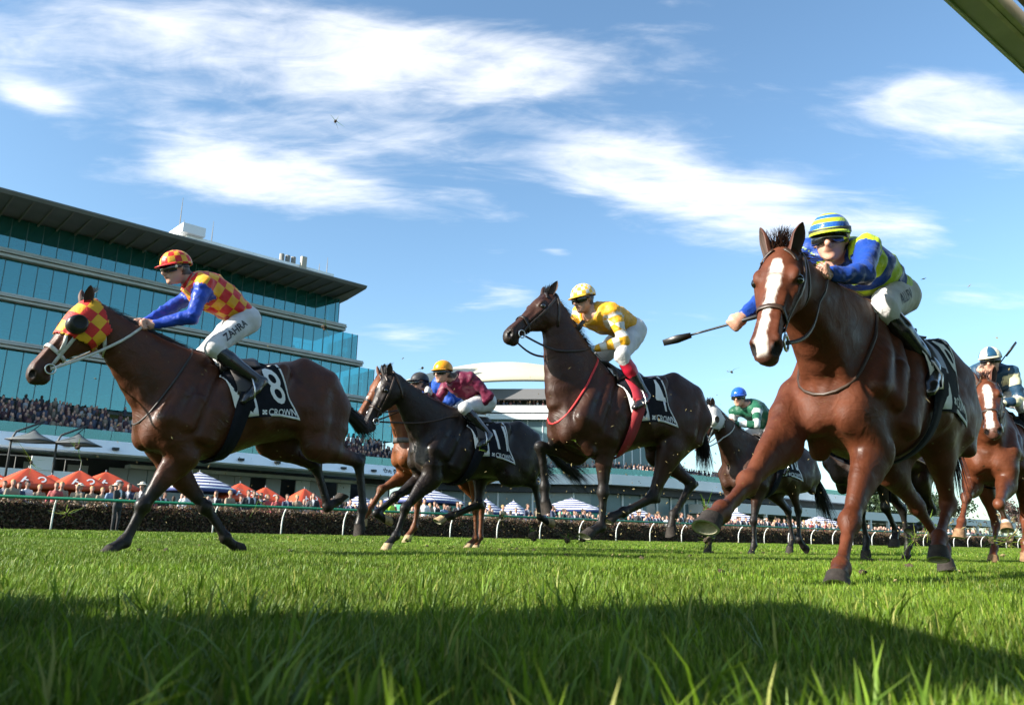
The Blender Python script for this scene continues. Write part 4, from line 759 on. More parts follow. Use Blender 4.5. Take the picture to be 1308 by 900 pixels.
kinds = [((.015, .016, .022), (.018, .018, .022), (.03, .018, .01), None, 0, 'spectator in a dark suit standing behind the hedge', 'dark-suited spectators behind the hedge'), ((.03, .04, .08), (.03, .035, .06), (.05, .03, .015), None, 1, 'spectator in a navy jacket with hands raised behind the hedge', 'navy-jacketed spectators behind the hedge'),
 ((.62, .62, .63), (.04, .04, .05), (.02, .012, .008), None, 2, 'spectator in a white shirt standing behind the hedge', 'white-shirted spectators behind the hedge'), ((.32, .06, .06), (.05, .03, .03), (.16, .09, .03), None, 0, 'spectator in a red coat standing behind the hedge', 'red-coated spectators behind the hedge'),
 ((.24, .19, .13), (.06, .06, .06), (.3, .2, .08), None, 1, 'fair-haired spectator in a tan coat behind the hedge', 'tan-coated spectators behind the hedge'), ((.02, .02, .024), (.02, .02, .024), (.04, .03, .02), 'brim', 0, 'spectator in black with a pale brimmed hat behind the hedge', 'pale-hatted spectators behind the hedge'), ((.16, .24, .36), (.05, .06, .08), (.08, .05, .02), None, 2, 'spectator in pale blue standing behind the hedge', 'pale-blue spectators behind the hedge')]
pmesh = [person_mesh('person', *k_[:5]) for k_ in kinds]; rp = random.Random(5); ts = []
t = -3.0
while t < 62: ts.append(t); t += rp.uniform(.24, .48) if t < 14 else rp.uniform(.28, .7)
for t in ts:
    k_ = rp.choice((0, 0, 0, 0, 0, 1, 1, 1, 2, 3, 4, 4, 6, 0, 1, 5)); o = link('person', pmesh[k_]); o.location = W(t, rp.uniform(33.7, 36.2)); o.rotation_euler = (0, 0, ang + math.pi + rp.uniform(-.7, .7)); s_ = rp.uniform(.94, 1.08); o.scale = (s_, s_, s_); props(o, kinds[k_][5], 'person', kinds[k_][6])
o = link('person', person_mesh('person', (.012, .012, .014), (.014, .014, .016), (.015, .012, .01), 'cap', 1)); o.location = W(6.35, 31.2); o.rotation_euler = (0, 0, ang + math.pi + .5); props(o, 'photographer in black cap standing between running rail and hedge', 'person')
vest = link('person', person_mesh('person', (.45, .7, .05), (.03, .03, .04), (.03, .02, .01), None, 0)); vest.location = W(18.9, 33.9); vest.rotation_euler = (0, 0, ang + math.pi); props(vest, 'steward in a lime high-visibility vest behind the hedge', 'person')
# crowds on the terraces: uncountable at this distance
def crowd(name, spots, label, seed, pal=None):
    r = np.random.RandomState(seed); V = []; F = []; C = []; pal = pal or [(.02, .02, .025), (.03, .03, .05), (.05, .02, .03), (.3, .3, .32), (.12, .05, .05), (.05, .06, .1), (.2, .16, .12)]
    bx = [(-1, -1), (1, -1), (1, 1), (-1, 1)]
    for (x, y, z) in spots:
        c = pal[r.randint(len(pal))]; h = r.uniform(.92, 1.06); rot = r.rand() * 6.28; cs, sn = math.cos(rot), math.sin(rot)
        for (prof_, cc) in (((( .12, .15, .0), (.15, .2, .45), (.11, .19, .62), (.05, .06, .68)), c), (((.05, .05, .66), (.085, .085, .76), (.075, .075, .88), (.03, .03, .93)), (.42, .25, .19) if r.rand() < .75 else (.04, .025, .015))):
            o = len(V)
            for (a, b, zz_) in prof_:
                for (sx_, sy_) in bx: px_, py_ = sx_ * b * .8, sy_ * a * .8; V.append((x + px_ * cs - py_ * sn, y + px_ * sn + py_ * cs, z + zz_ * h)); C.append((*cc, 1))
            for i in range(3):
                for k_ in range(4): F.append((o + i * 4 + k_, o + i * 4 + (k_ + 1) % 4, o + (i + 1) * 4 + (k_ + 1) % 4, o + (i + 1) * 4 + k_))
            F.append((o + 12, o + 13, o + 14, o + 15))
    me = pymesh(name, V, F, True); vattr(me, 'coat', np.array(C)); o = link(name, me, None, MATS['crowd_clothes']); props(o, label, 'crowd', kind='stuff'); return o
sp_ = []
for r_ in range(9):
    t = T0
    while t < 46.5:
        dens = .95 if t < 20.5 - r_ * .2 else (.25 + .5 * (t > 23))
        if rng.rand() < dens: p_ = S(t, -4.5 + r_ * .55, 6.73 + r_ * .265); sp_.append((p_.x, p_.y, p_.z + (.25 if rng.rand() < .4 else 0)))
        t += rng.uniform(.42, .6)
crowd('crowd', sp_, 'dense dark-clothed crowd on the open terrace of the grandstand', 11)
sp_ = []
for i in range(900): t = rng.uniform(8, 72); p_ = W(t, rng.uniform(37, 56), 0); sp_.append((p_.x, p_.y, p_.z + .78))
crowd('crowd', sp_, 'packed crowd on the lawn beneath the umbrellas', 12)
sp_ = []
for i in range(320): t = rng.uniform(14, 30); p_ = W(t, rng.uniform(37, 44), 0); sp_.append((p_.x, p_.y, .72))

# --- umbrellas on the lawn
org = mat('umbrella_orange', (.50, .06, .018), .6, noise=.08, nscale=3); pole_m = mat('pole_grey', (.3, .3, .3), .4, metal=.6)
def stripe_mat():
    m = bpy.data.materials.new('umbrella_stripe'); m.use_nodes = True; nt = m.node_tree; N = nt.nodes; L = nt.links; b = N['Principled BSDF']; b.inputs['Roughness'].default_value = .65; at = N.new('ShaderNodeAttribute'); at.attribute_name = 'band'; w = N.new('ShaderNodeMath'); w.operation = 'FLOORED_MODULO'; w.inputs[1].default_value = 2; L.new(at.outputs['Fac'], w.inputs[0]); gt = N.new('ShaderNodeMath'); gt.operation = 'GREATER_THAN'; gt.inputs[1].default_value = .95; L.new(w.outputs[0], gt.inputs[0]); mx = N.new('ShaderNodeMix'); mx.data_type = 'RGBA'; mx.inputs['A'].default_value = (.72, .73, .75, 1); mx.inputs['B'].default_value = (.03, .045, .16, 1); L.new(gt.outputs[0], mx.inputs['Factor']); L.new(mx.outputs['Result'], b.inputs['Base Color']); return m
stripe = stripe_mat(); tick = mat('cloth_white', (.66, .66, .65), .7)
def canopy(w, zt, zb, m, nb):
    V = []; F = []; A = []; K = 8; rows = 9
    for j in range(rows):
        f = j / (rows - 1); r_ = w / 2 * f; z = zt - (zt - zb) * (f ** 1.12)
        for k_ in range(K * 4):
            a = math.pi / 4 + k_ / (K * 4) * 2 * math.pi; sq = 1 / max(abs(math.cos(a)), abs(math.sin(a))); rr = r_ * (sq if nb == 0 else 1 + (sq - 1) * .35); V.append((rr * math.cos(a), rr * math.sin(a), z - .05 * f * (1 - abs(math.sin(a * 2))) * (0 if nb else 1))); A.append(f * nb)
    n_ = K * 4
    for k_ in range(n_): a = math.pi / 4 + k_ / n_ * 2 * math.pi; q = V[(rows - 1) * n_ + k_]; V.append((q[0], q[1], q[2] - .18)); A.append(nb + .5)
    for j in range(rows):
        for k_ in range(n_): F.append((j * n_ + k_, j * n_ + (k_ + 1) % n_, (j + 1) * n_ + (k_ + 1) % n_, (j + 1) * n_ + k_))
    me = pymesh('canopy', V, F, True); vattr(me, 'band', np.array(A)); me.materials.append(m); return me
def umbrella(t, q, w, zt, zb, kind, label, group, rz=0):
    u = empty('umbrella', W(t, q), ang + rz); props(u, label, 'umbrella', group)
    c = link('canopy', canopy(w, zt, zb, org if kind == 'o' else stripe, 0 if kind == 'o' else 11), u); md = c.modifiers.new('thick', 'SOLIDIFY'); md.thickness = .02
    MB().tube([(0, 0, 0), (0, 0, zt + .12)], .035, 8).build('pole', pole_m, u, True); MB().tube([(0, 0, 0), (0, 0, .08)], .3, 12).build('base', pole_m, u)
    for k_ in range(4): a = math.pi / 4 + k_ * math.pi / 2; MB().tube([(0, 0, zt - .08), (w * .68 * math.cos(a), w * .68 * math.sin(a), zb - .0)], .012, 4).build('rib', pole_m, u)
    if kind == 'o':      # the white lettering on each slope is too small to read: one round and one slanted mark
        def on(x, z): f = (zt - z) / (zt - zb); return Vector((x, -w / 2 * f ** .9 - .015, z + .02))
        zc = zb + (zt - zb) * .3; mb = MB(); A = [on(w * .15 + .20 * math.cos(a) + .05 * math.sin(a), zc + .15 * math.sin(a)) for a in np.linspace(-1.6, 2.9, 14)]; B = [on(w * .15 + .13 * math.cos(a) + .05 * math.sin(a), zc + .09 * math.sin(a)) for a in np.linspace(-1.6, 2.9, 14)]; mb.strip(B, A, 0); mb.build('printed_mark', tick, c)
        mb = MB(); mb.add([on(-w * .24, zb + .08), on(-w * .20, zb + .08), on(-w * .09, zb + .36), on(-w * .13, zb + .36)], [(0, 1, 2, 3)]); mb.add([on(-w * .19, zb + .22), on(-w * .10, zb + .16), on(-w * .08, zb + .21), on(-w * .17, zb + .27)], [(0, 1, 2, 3)]); mb.build('printed_mark', tick, c)
    return u
for i, (t, zt, w) in enumerate(((1.4, 2.85, 2.6), (3.41, 2.80, 2.5), (4.98, 2.9, 2.5), (6.15, 2.7, 2.4), (7.2, 2.92, 2.3), (8.64, 3.0, 2.6), (15.38, 2.75, 2.35), (17.31, 2.66, 2.15), (19.24, 2.64, 1.95), (21.73, 2.25, 1.8))): umbrella(t, 45 + (i % 2) * 1.2, w, zt, zt - .82, 'o', 'orange square umbrella with white marks on the lawn by the grandstand', 'orange umbrellas on the lawn', .08 * (i % 3))
for i, (t, zt, w) in enumerate(((13.08, 3.22, 3.6), (23.47, 2.5, 2.66), (27.62, 3.18, 4.7), (33.38, 2.67, 2.6), (35.06, 2.6, 2.4), (41.53, 3.1, 5.2), (47, 2.8, 4), (61.73, 2.86, 5.0), (74.4, 2.76, 4.8))): umbrella(t, 45 + (i % 2) * 1.0, w, zt, zt - .92, 's', 'blue and white striped umbrella, one of the small ones on the lawn' if w < 3 else 'blue and white striped umbrella beside the orange ones' if t < 14 else 'broad blue and white striped umbrella above the lawn crowd', 'striped umbrellas on the lawn', .2 + .1 * i)
tealm = mat('stall_teal', (.03, .22, .15), .6)
for i, (t, w) in enumerate(((27.6, 5.2), (41.5, 6.0))):
    st_ = empty('stall_awning', W(t, 43.4)); props(st_, ('dark teal awning of a lawn stall under the broad striped umbrella', 'teal stall awning beside the far striped umbrella')[i], 'awning'); mb = MB(); mb.box((0, 0, 1.78), (w, 1.4, .3), 0, (TD, TN, Vector((0, 0, 1)))); mb.build('valance', tealm, st_)
    for s_ in (-1, 1): MB().tube([TD * (s_ * w / 2 * .95), TD * (s_ * w / 2 * .95) + Vector((0, 0, 1.7))], .03, 6).build('post', pole_m, st_)
# tensile shade sails on dark masts by the terrace
for i, t in enumerate((6.6, 9.2)):
    sh = empty('shade_sail', W(t, 60)); props(sh, ('pale peaked shade sail on a dark mast, beside the white balcony', 'pale peaked shade sail on a dark mast, before the grey panels')[i], 'shade sail'); blk_ = mat('mast_black', (.02, .022, .024), .5)
    MB().tube([TD * -1.2, TD * -1.2 + Vector((0, 0, 5.6)), TD * -1.0 + Vector((0, 0, 6.1)), TD * .5 + Vector((0, 0, 6.9))], .07, 8).build('mast', blk_, sh, True); MB().tube([TD * .5 + Vector((0, 0, 6.9)), Vector((0, 0, 6.35))], .03, 6).build('stay', blk_, sh, True); V = []; K = 16; rows = 6
    for a in range(rows):
        f = a / (rows - 1)
        for k_ in range(K): q = k_ / K * 6.283 + .785; sc_ = 1 - .22 * abs(math.sin(2 * (q - .785))) * f; V.append((1.6 * f * sc_ * math.cos(q), 1.6 * f * sc_ * math.sin(q), 6.35 - .8 * f ** .6))
    c = link('sail', pymesh('sail', V, [(a * K + k_, a * K + (k_ + 1) % K, (a + 1) * K + (k_ + 1) % K, (a + 1) * K + k_) for a in range(rows - 1) for k_ in range(K)], True), sh, mat('sail_grey', (.10, .115, .12), .6)); md = c.modifiers.new('thick', 'SOLIDIFY'); md.thickness = .03
    MB().ring([Vector(v) for v in V[-K:]], .03, 5).build('hem', blk_, sh, True)
bal = empty('balcony_deck', S(12, -7.5, 0)); props(bal, 'low white balcony deck with railings under the grandstand fascia', 'balcony'); bi = Matrix.Translation(-bal.location)
def bpart(mb, name, m): o = mb.build(name, m); o.data.transform(bi); o.parent = bal
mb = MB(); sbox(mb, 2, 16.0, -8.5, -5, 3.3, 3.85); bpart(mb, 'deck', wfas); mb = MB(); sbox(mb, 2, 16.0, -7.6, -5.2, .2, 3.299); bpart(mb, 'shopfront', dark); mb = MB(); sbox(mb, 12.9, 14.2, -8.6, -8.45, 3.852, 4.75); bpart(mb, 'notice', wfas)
for t in np.arange(2, 16.1, 1.0): bpart(MB().tube([S(t, -8.4, 3.8), S(t, -8.4, 4.7)], .025, 5), 'baluster', rib)
bpart(MB().tube([S(2, -8.4, 4.7), S(16, -8.4, 4.7)], .03, 6), 'handrail', rib)

# --- second stand with a cream shell roof, farther along

s2 = empty('grandstand'); props(s2, 'low pale stand with a cream curved roof beyond the glass grandstand', 'grandstand')
plan = [(56.0, 1.5), (59.7, 0.0), (65.1, -6.4), (68.5, -11.8), (76.0, -13.9), (102.6, -15.3), (125, -15.8)]          # along the front, offset
def F2(i, o, z): t, off = plan[i]; return S(t, off + o, z)
def bandmesh(z0, z1, o0, o1, i0=0, i1=None, drop=0.0):
    i1 = len(plan) if i1 is None else i1; V = []; F = []
    for i in range(i0, i1): V += [F2(i, o0, z0), F2(i, o0, z1), F2(i, o1, z1), F2(i, o1, z0)]
    n_ = i1 - i0
    for i in range(n_ - 1):
        for k_ in range(4): F.append((i * 4 + k_, (i + 1) * 4 + k_, (i + 1) * 4 + (k_ + 1) % 4, i * 4 + (k_ + 1) % 4))
    F += [(0, 1, 2, 3), tuple((n_ - 1) * 4 + k_ for k_ in (3, 2, 1, 0))]; return MB().add(V, F)
cream = mat('roof_cream', (.52, .47, .34), .5, noise=.05, nscale=.3); paleb = mat('stand_pale', (.70, .74, .74), .55, noise=.06, nscale=.5); gl2 = mat('window_band', (.10, .17, .18), .25, noise=.2, nscale=.4)
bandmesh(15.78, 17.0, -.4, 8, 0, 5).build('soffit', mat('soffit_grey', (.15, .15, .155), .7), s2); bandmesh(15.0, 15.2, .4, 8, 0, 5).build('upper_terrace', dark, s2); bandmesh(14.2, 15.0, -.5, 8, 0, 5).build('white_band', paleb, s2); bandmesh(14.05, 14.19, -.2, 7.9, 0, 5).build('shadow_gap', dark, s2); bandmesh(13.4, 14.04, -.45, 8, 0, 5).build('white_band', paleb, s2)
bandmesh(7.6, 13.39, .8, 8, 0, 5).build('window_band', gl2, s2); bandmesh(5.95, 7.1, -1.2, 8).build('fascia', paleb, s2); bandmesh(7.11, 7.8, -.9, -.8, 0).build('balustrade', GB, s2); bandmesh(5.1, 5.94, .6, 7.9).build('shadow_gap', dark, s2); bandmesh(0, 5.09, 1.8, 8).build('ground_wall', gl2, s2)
for k_ in range(0, 26): t = 57 + k_ * 2.6; i = max(j for j in range(len(plan) - 1) if plan[j][0] <= t); f = (t - plan[i][0]) / (plan[i + 1][0] - plan[i][0]); off = plan[i][1] * (1 - f) + plan[i + 1][1] * f; MB().tube([S(t, off + 1.7, 0), S(t, off + 1.7, 5.3)], .12, 6).build('column', paleb, s2)
for k_ in range(0, 18): t = 57 + k_ * 1.15; i = max(j for j in range(len(plan) - 1) if plan[j][0] <= t); f = (t - plan[i][0]) / (plan[i + 1][0] - plan[i][0]); off = plan[i][1] * (1 - f) + plan[i + 1][1] * f; mb = MB(); sbox(mb, t - .05, t + .05, off + .7, off + .82, 7.6, 13.39); mb.build('mullion', paleb, s2)
V = []; F = []; nu, nv = 24, 8
for a in range(nu + 1):
    for b in range(nv + 1):
        u = a / nu; v = b / nv; t = 56.5 + 24 * u; off = 1 - 20 * u ** .8 * .75; z = 17.0 + 5.0 * math.sin(math.pi * min(1, u * .9 + .08)) ** .8 * math.sin(math.pi * (.08 + .5 * v)); p_ = S(t, off - .6 + 14 * v, z); V.append(p_)
F = [(a * (nv + 1) + b, (a + 1) * (nv + 1) + b, (a + 1) * (nv + 1) + b + 1, a * (nv + 1) + b + 1) for a in range(nu) for b in range(nv)]; c = link('shell_roof', pymesh('shell_roof', V, F, True), s2, cream); md = c.modifiers.new('thick', 'SOLIDIFY'); md.thickness = .3
sp_ = []
for t in np.arange(57, 92, .5):
    i = max(j for j in range(len(plan) - 1) if plan[j][0] <= t); f = (t - plan[i][0]) / (plan[i + 1][0] - plan[i][0]); off = plan[i][1] * (1 - f) + plan[i + 1][1] * f
    for o_ in (0, .5):
        if rng.rand() < .85: p_ = S(t + rng.uniform(-.2, .2), off + .6 + o_, 15.21); sp_.append((p_.x, p_.y, p_.z - .35)) if t < 76 else None
        for zz_ in (7.11, 7.4, 7.7):
            if rng.rand() < .75: p_ = S(t + rng.uniform(-.2, .2), off - .5 + o_ + (zz_ - 7) * 1.2, zz_); sp_.append((p_.x, p_.y, p_.z))
crowd('crowd', sp_, 'rows of spectators on the balconies of the pale far stand', 21)
sp_ = [];
for i in range(420): p_ = W(rng.uniform(44, 92), rng.uniform(36, 50), 0); sp_.append((p_.x, p_.y, .8))
crowd('crowd', sp_, 'far crowd along the lawn beyond the striped umbrellas', 22)

# --- low white building and trees at the end of the straight
lb = empty('pavilion', W(118, 62)); props(lb, 'long low white pavilion with open bays before the trees', 'building'); mb = MB(); ax_ = (TD, TN, Vector((0, 0, 1)))
MB().box((0, 0, 3.9), (80, 9, 1.1), 0, ax_).build('roof', mat('pavilion_white', (.66, .66, .64), .6), lb); MB().box((TD * 0 + TN * 3) + Vector((0, 0, 1.6)), (79, .4, 3.3), 0, ax_).build('wall', mat('pavilion_wall', (.4, .42, .42), .7), lb); MB().box(tuple(TN * -4.2 + Vector((0, 0, 1.9))), (79, .15, .25), 0, ax_).build('beam', mat('pavilion_white'), lb)
for k_ in range(-8, 9): MB().box(tuple(TD * (k_ * 4.9) + TN * -4.3 + Vector((0, 0, 1.68))), (.35, .35, 3.33), 0, ax_).build('column', mat('pavilion_white'), lb)
def tree(loc, h, w, seed, label, cols, bare=False):
    r = np.random.RandomState(seed); tr = empty('tree', loc); props(tr, label, 'tree', 'trees beyond the end of the straight'); bark = mat('bark', (.07, .05, .035), .9, noise=.3, nscale=4); mb = MB(); tips = []
    mb.tube([(0, 0, -.1), (r.uniform(-.2, .2), 0, h * .22), (r.uniform(-.3, .3), r.uniform(-.3, .3), h * .45)], [h * .03, h * .022, h * .014], 7)
    for i in range(9):
        a = r.rand() * 6.28; z0 = h * r.uniform(.22, .45); e = np.array([math.cos(a) * w * r.uniform(.25, .45), math.sin(a) * w * r.uniform(.25, .45), h * r.uniform(.5, .88)]); mb.tube([(0, 0, z0), tuple(e * .5 + np.array([0, 0, z0 * .35])), tuple(e)], [h * .011, h * .008, h * .003], 5); tips.append(e)
    mb.build('trunk', bark, tr, True); P = []
    cl = tips + [np.array([r.normal(0, w * .2), r.normal(0, w * .2), h * r.uniform(.55, .92)]) for _ in range(12)]
    for c in cl:
        m_ = int(150); q = r.normal(size=(m_, 3)); q /= np.linalg.norm(q, axis=1, keepdims=True); rad = w * r.uniform(.10, .19); P.append(c + q * rad * (r.uniform(.45, 1.05, (m_, 1))) * np.array([1, 1, .75]))
    link('crown', leaf_cloud('crown', np.concatenate(P), h * .028, seed), tr, leaf_mat('leaf_%d' % seed, cols, .6, .2))
gcols = [(.012, .025, .010), (.022, .045, .014), (.035, .065, .02), (.05, .075, .03)]; bcols = [(.06, .035, .03), (.09, .055, .045), (.12, .08, .06)]; ocols = [(.03, .04, .02), (.05, .06, .025), (.09, .08, .03)]
for i, (t, q, h, w, kd) in enumerate(((150, 70, 9, 9, 0), (160, 84, 11, 10, 0), (176, 78, 10, 11, 2), (128, 72, 7.5, 8, 0), (196, 70, 10, 11, 1), (206, 92, 13, 12, 0), (186, 55, 8, 10, 1), (220, 60, 11, 13, 1), (236, 76, 14, 13, 0), (246, 54, 10, 12, 2), (262, 66, 13, 14, 0), (280, 50, 12, 14, 1), (290, 78, 15, 15, 0), (310, 58, 13, 14, 2), (330, 44, 13, 15, 0), (345, 68, 16, 16, 0), (112, 78, 8, 8, 0), (102, 74, 7, 7, 2))):
    tree(W(t, q), h, w, 100 + i, ('dark green bushy tree beyond the white pavilion', 'purple-brown bare-twigged tree beyond the far rail', 'olive round-headed tree beyond the far rail')[kd], (gcols, bcols, ocols)[kd])
sh_ = [];
for i in range(14000): t = 95 + 260 * rng.rand(); q = rng.uniform(36, 44) + (t - 95) * .03; p_ = W(t, q); sh_.append((p_.x, p_.y, abs(rng.normal(0, 1.3)) * (.7 + .5 * math.sin(t * .2))))
o = link('shrubs', leaf_cloud('shrubs', np.array(sh_), .22, 9), None, leaf_mat('shrub_leaf', [(.03, .035, .012), (.05, .06, .02), (.1, .08, .03), (.09, .04, .02)], .6, .2)); props(o, 'mixed low shrubbery running along beyond the far rail', 'shrubs', kind='stuff')

# --- overhead beam at the finish, and an unseen board added to cast shade across the near turf
bz = 2.6; k_ = (bz - .19) / .552; P0 = Vector((.441 * k_, .708 * k_, bz)); fb = empty('finish_gantry', P0); props(fb, 'overhead pale edge beam beside the finish, plank deck extended unseen for shade', 'gantry'); ax_ = (TD, TN, Vector((0, 0, 1))); R_ = -TN
def beam(o0, o1, z0, z1, m, name): MB().box(tuple(TD * -1.0 + R_ * ((o0 + o1) / 2) + Vector((0, 0, (z0 + z1) / 2))), (11, o1 - o0, z1 - z0), 0, ax_).build(name, m, fb)
beam(0, .014, -.002, .09, mat('beam_pale', (.85, .85, .76), .5, noise=.1, nscale=4), 'edge'); beam(.016, .105, .012, .08, mat('beam_olive', (.72, .72, .60), .6, noise=.12, nscale=3), 'underside'); beam(.107, .125, -.008, .1, mat('beam_tan', (.85, .78, .60), .7, noise=.2, nscale=6), 'batten'); beam(.127, .15, .0, .1, mat('beam_tan'), 'batten'); wood_ = mat('beam_wood', (.40, .32, .23), .8, noise=.35, nscale=5)
for i in range(26): MB().box(tuple(TD * -1.0 + R_ * (.275 + i * .2) + Vector((0, 0, .085 + .004 * (i % 3)))), (11, .188, .05), 0, ax_).build('plank', wood_, fb)      # planks extended out of view, added to block sky over the near turf
for t_ in (-5.5, -2.5, .5, 3.5): MB().box(tuple(TD * t_ + R_ * 2.9 + Vector((0, 0, .19))), (.12, 5.2, .14), 0, ax_).build('joist', wood_, fb)

for t_, r_ in ((4.35, .3), (4.35, 5.2), (-6.3, 5.2), (-6.3, 2.6)): MB().box(tuple(TD * t_ + R_ * r_ + Vector((0, 0, -bz / 2 + .02))), (.16, .16, bz + .05), 0, ax_).build('post', mat('beam_pale'), fb)
bb_ = empty('shade_board', (-2.2, .3, 0)); props(bb_, 'unseen board on posts, added beside the camera to cast the foreground shade', 'shade_board'); bw_ = mat('board_white', (.6, .6, .58), .6, noise=.08, nscale=5)
MB().box((0, 0, .88), (.10, 1.1, 1.56), 0).build('board', bw_, bb_); MB().box((0, .77, .45), (.09, .438, .68), 0).build('board', bw_, bb_)  # unseen boards sized to cast the foreground shade
for y in (-.5, .0, .5): MB().tube([(-.09, y, -.05), (-.09, y, 1.5)], .035, 8).build('post', pole_m, bb_, True)

def pattern_mat(name, kind, c1, c2=None, rough=.42, attr='pat'):
    if name in MATS: return MATS[name]
    m = bpy.data.materials.new(name); m.use_nodes = True; nt = m.node_tree; N = nt.nodes; L = nt.links; b = N['Principled BSDF']
    b.inputs['Roughness'].default_value = rough; b.inputs['Sheen Weight'].default_value = .05; b.inputs['Specular IOR Level'].default_value = .32
    at = N.new('ShaderNodeAttribute'); at.attribute_name = attr; tc = N.new('ShaderNodeTexCoord')
    def M(op, a, bb=None):
        n = N.new('ShaderNodeMath'); n.operation = op
        for i, v in enumerate((a, bb)):
            if v is None: continue
            if isinstance(v, (int, float)): n.inputs[i].default_value = v
            else: L.new(v, n.inputs[i])
        return n.outputs[0]
    sx = N.new('ShaderNodeSeparateXYZ'); L.new(at.outputs['Vector'], sx.inputs[0]); u, v, w = sx.outputs
    if kind == 'solid': fac = None
    elif kind == 'check': fac = M('FLOORED_MODULO', M('ADD', M('FLOOR', u), M('FLOOR', v)), 2.0)
    elif kind == 'hoops': fac = M('GREATER_THAN', M('FLOORED_MODULO', u, 2.0), 1.0)
    elif kind == 'quarters': fac = M('GREATER_THAN', M('FLOORED_MODULO', v, 2.0), 1.0)
    elif kind == 'band': fac = M('MULTIPLY', M('GREATER_THAN', u, 0.0), M('LESS_THAN', u, 1.0))
    n = N.new('ShaderNodeTexNoise'); n.inputs['Scale'].default_value = 9; n.inputs['Detail'].default_value = 4; L.new(tc.outputs['Object'], n.inputs['Vector'])
    mr = N.new('ShaderNodeMapRange'); mr.inputs['From Min'].default_value = .3; mr.inputs['From Max'].default_value = .7; mr.inputs['To Min'].default_value = .85; mr.inputs['To Max'].default_value = 1.12; L.new(n.outputs['Fac'], mr.inputs['Value'])
    sc = N.new('ShaderNodeVectorMath'); sc.operation = 'SCALE'; L.new(mr.outputs[0], sc.inputs['Scale'])
    if fac is None: sc.inputs[0].default_value = c1
    else:
        mx = N.new('ShaderNodeMix'); mx.data_type = 'RGBA'; mx.inputs['A'].default_value = (*c1, 1); mx.inputs['B'].default_value = (*c2, 1); L.new(fac, mx.inputs['Factor']); L.new(mx.outputs['Result'], sc.inputs[0])
    L.new(sc.outputs[0], b.inputs['Base Color'])
    w1 = N.new('ShaderNodeTexNoise'); w1.inputs['Scale'].default_value = 16; w1.inputs['Detail'].default_value = 3; w1.inputs['Distortion'].default_value = 2.2; L.new(tc.outputs['Object'], w1.inputs['Vector'])
    bp = N.new('ShaderNodeBump'); bp.inputs['Strength'].default_value = .32; bp.inputs['Distance'].default_value = .016; L.new(w1.outputs['Fac'], bp.inputs['Height']); L.new(bp.outputs[0], b.inputs['Normal'])
    MATS[name] = m; return m

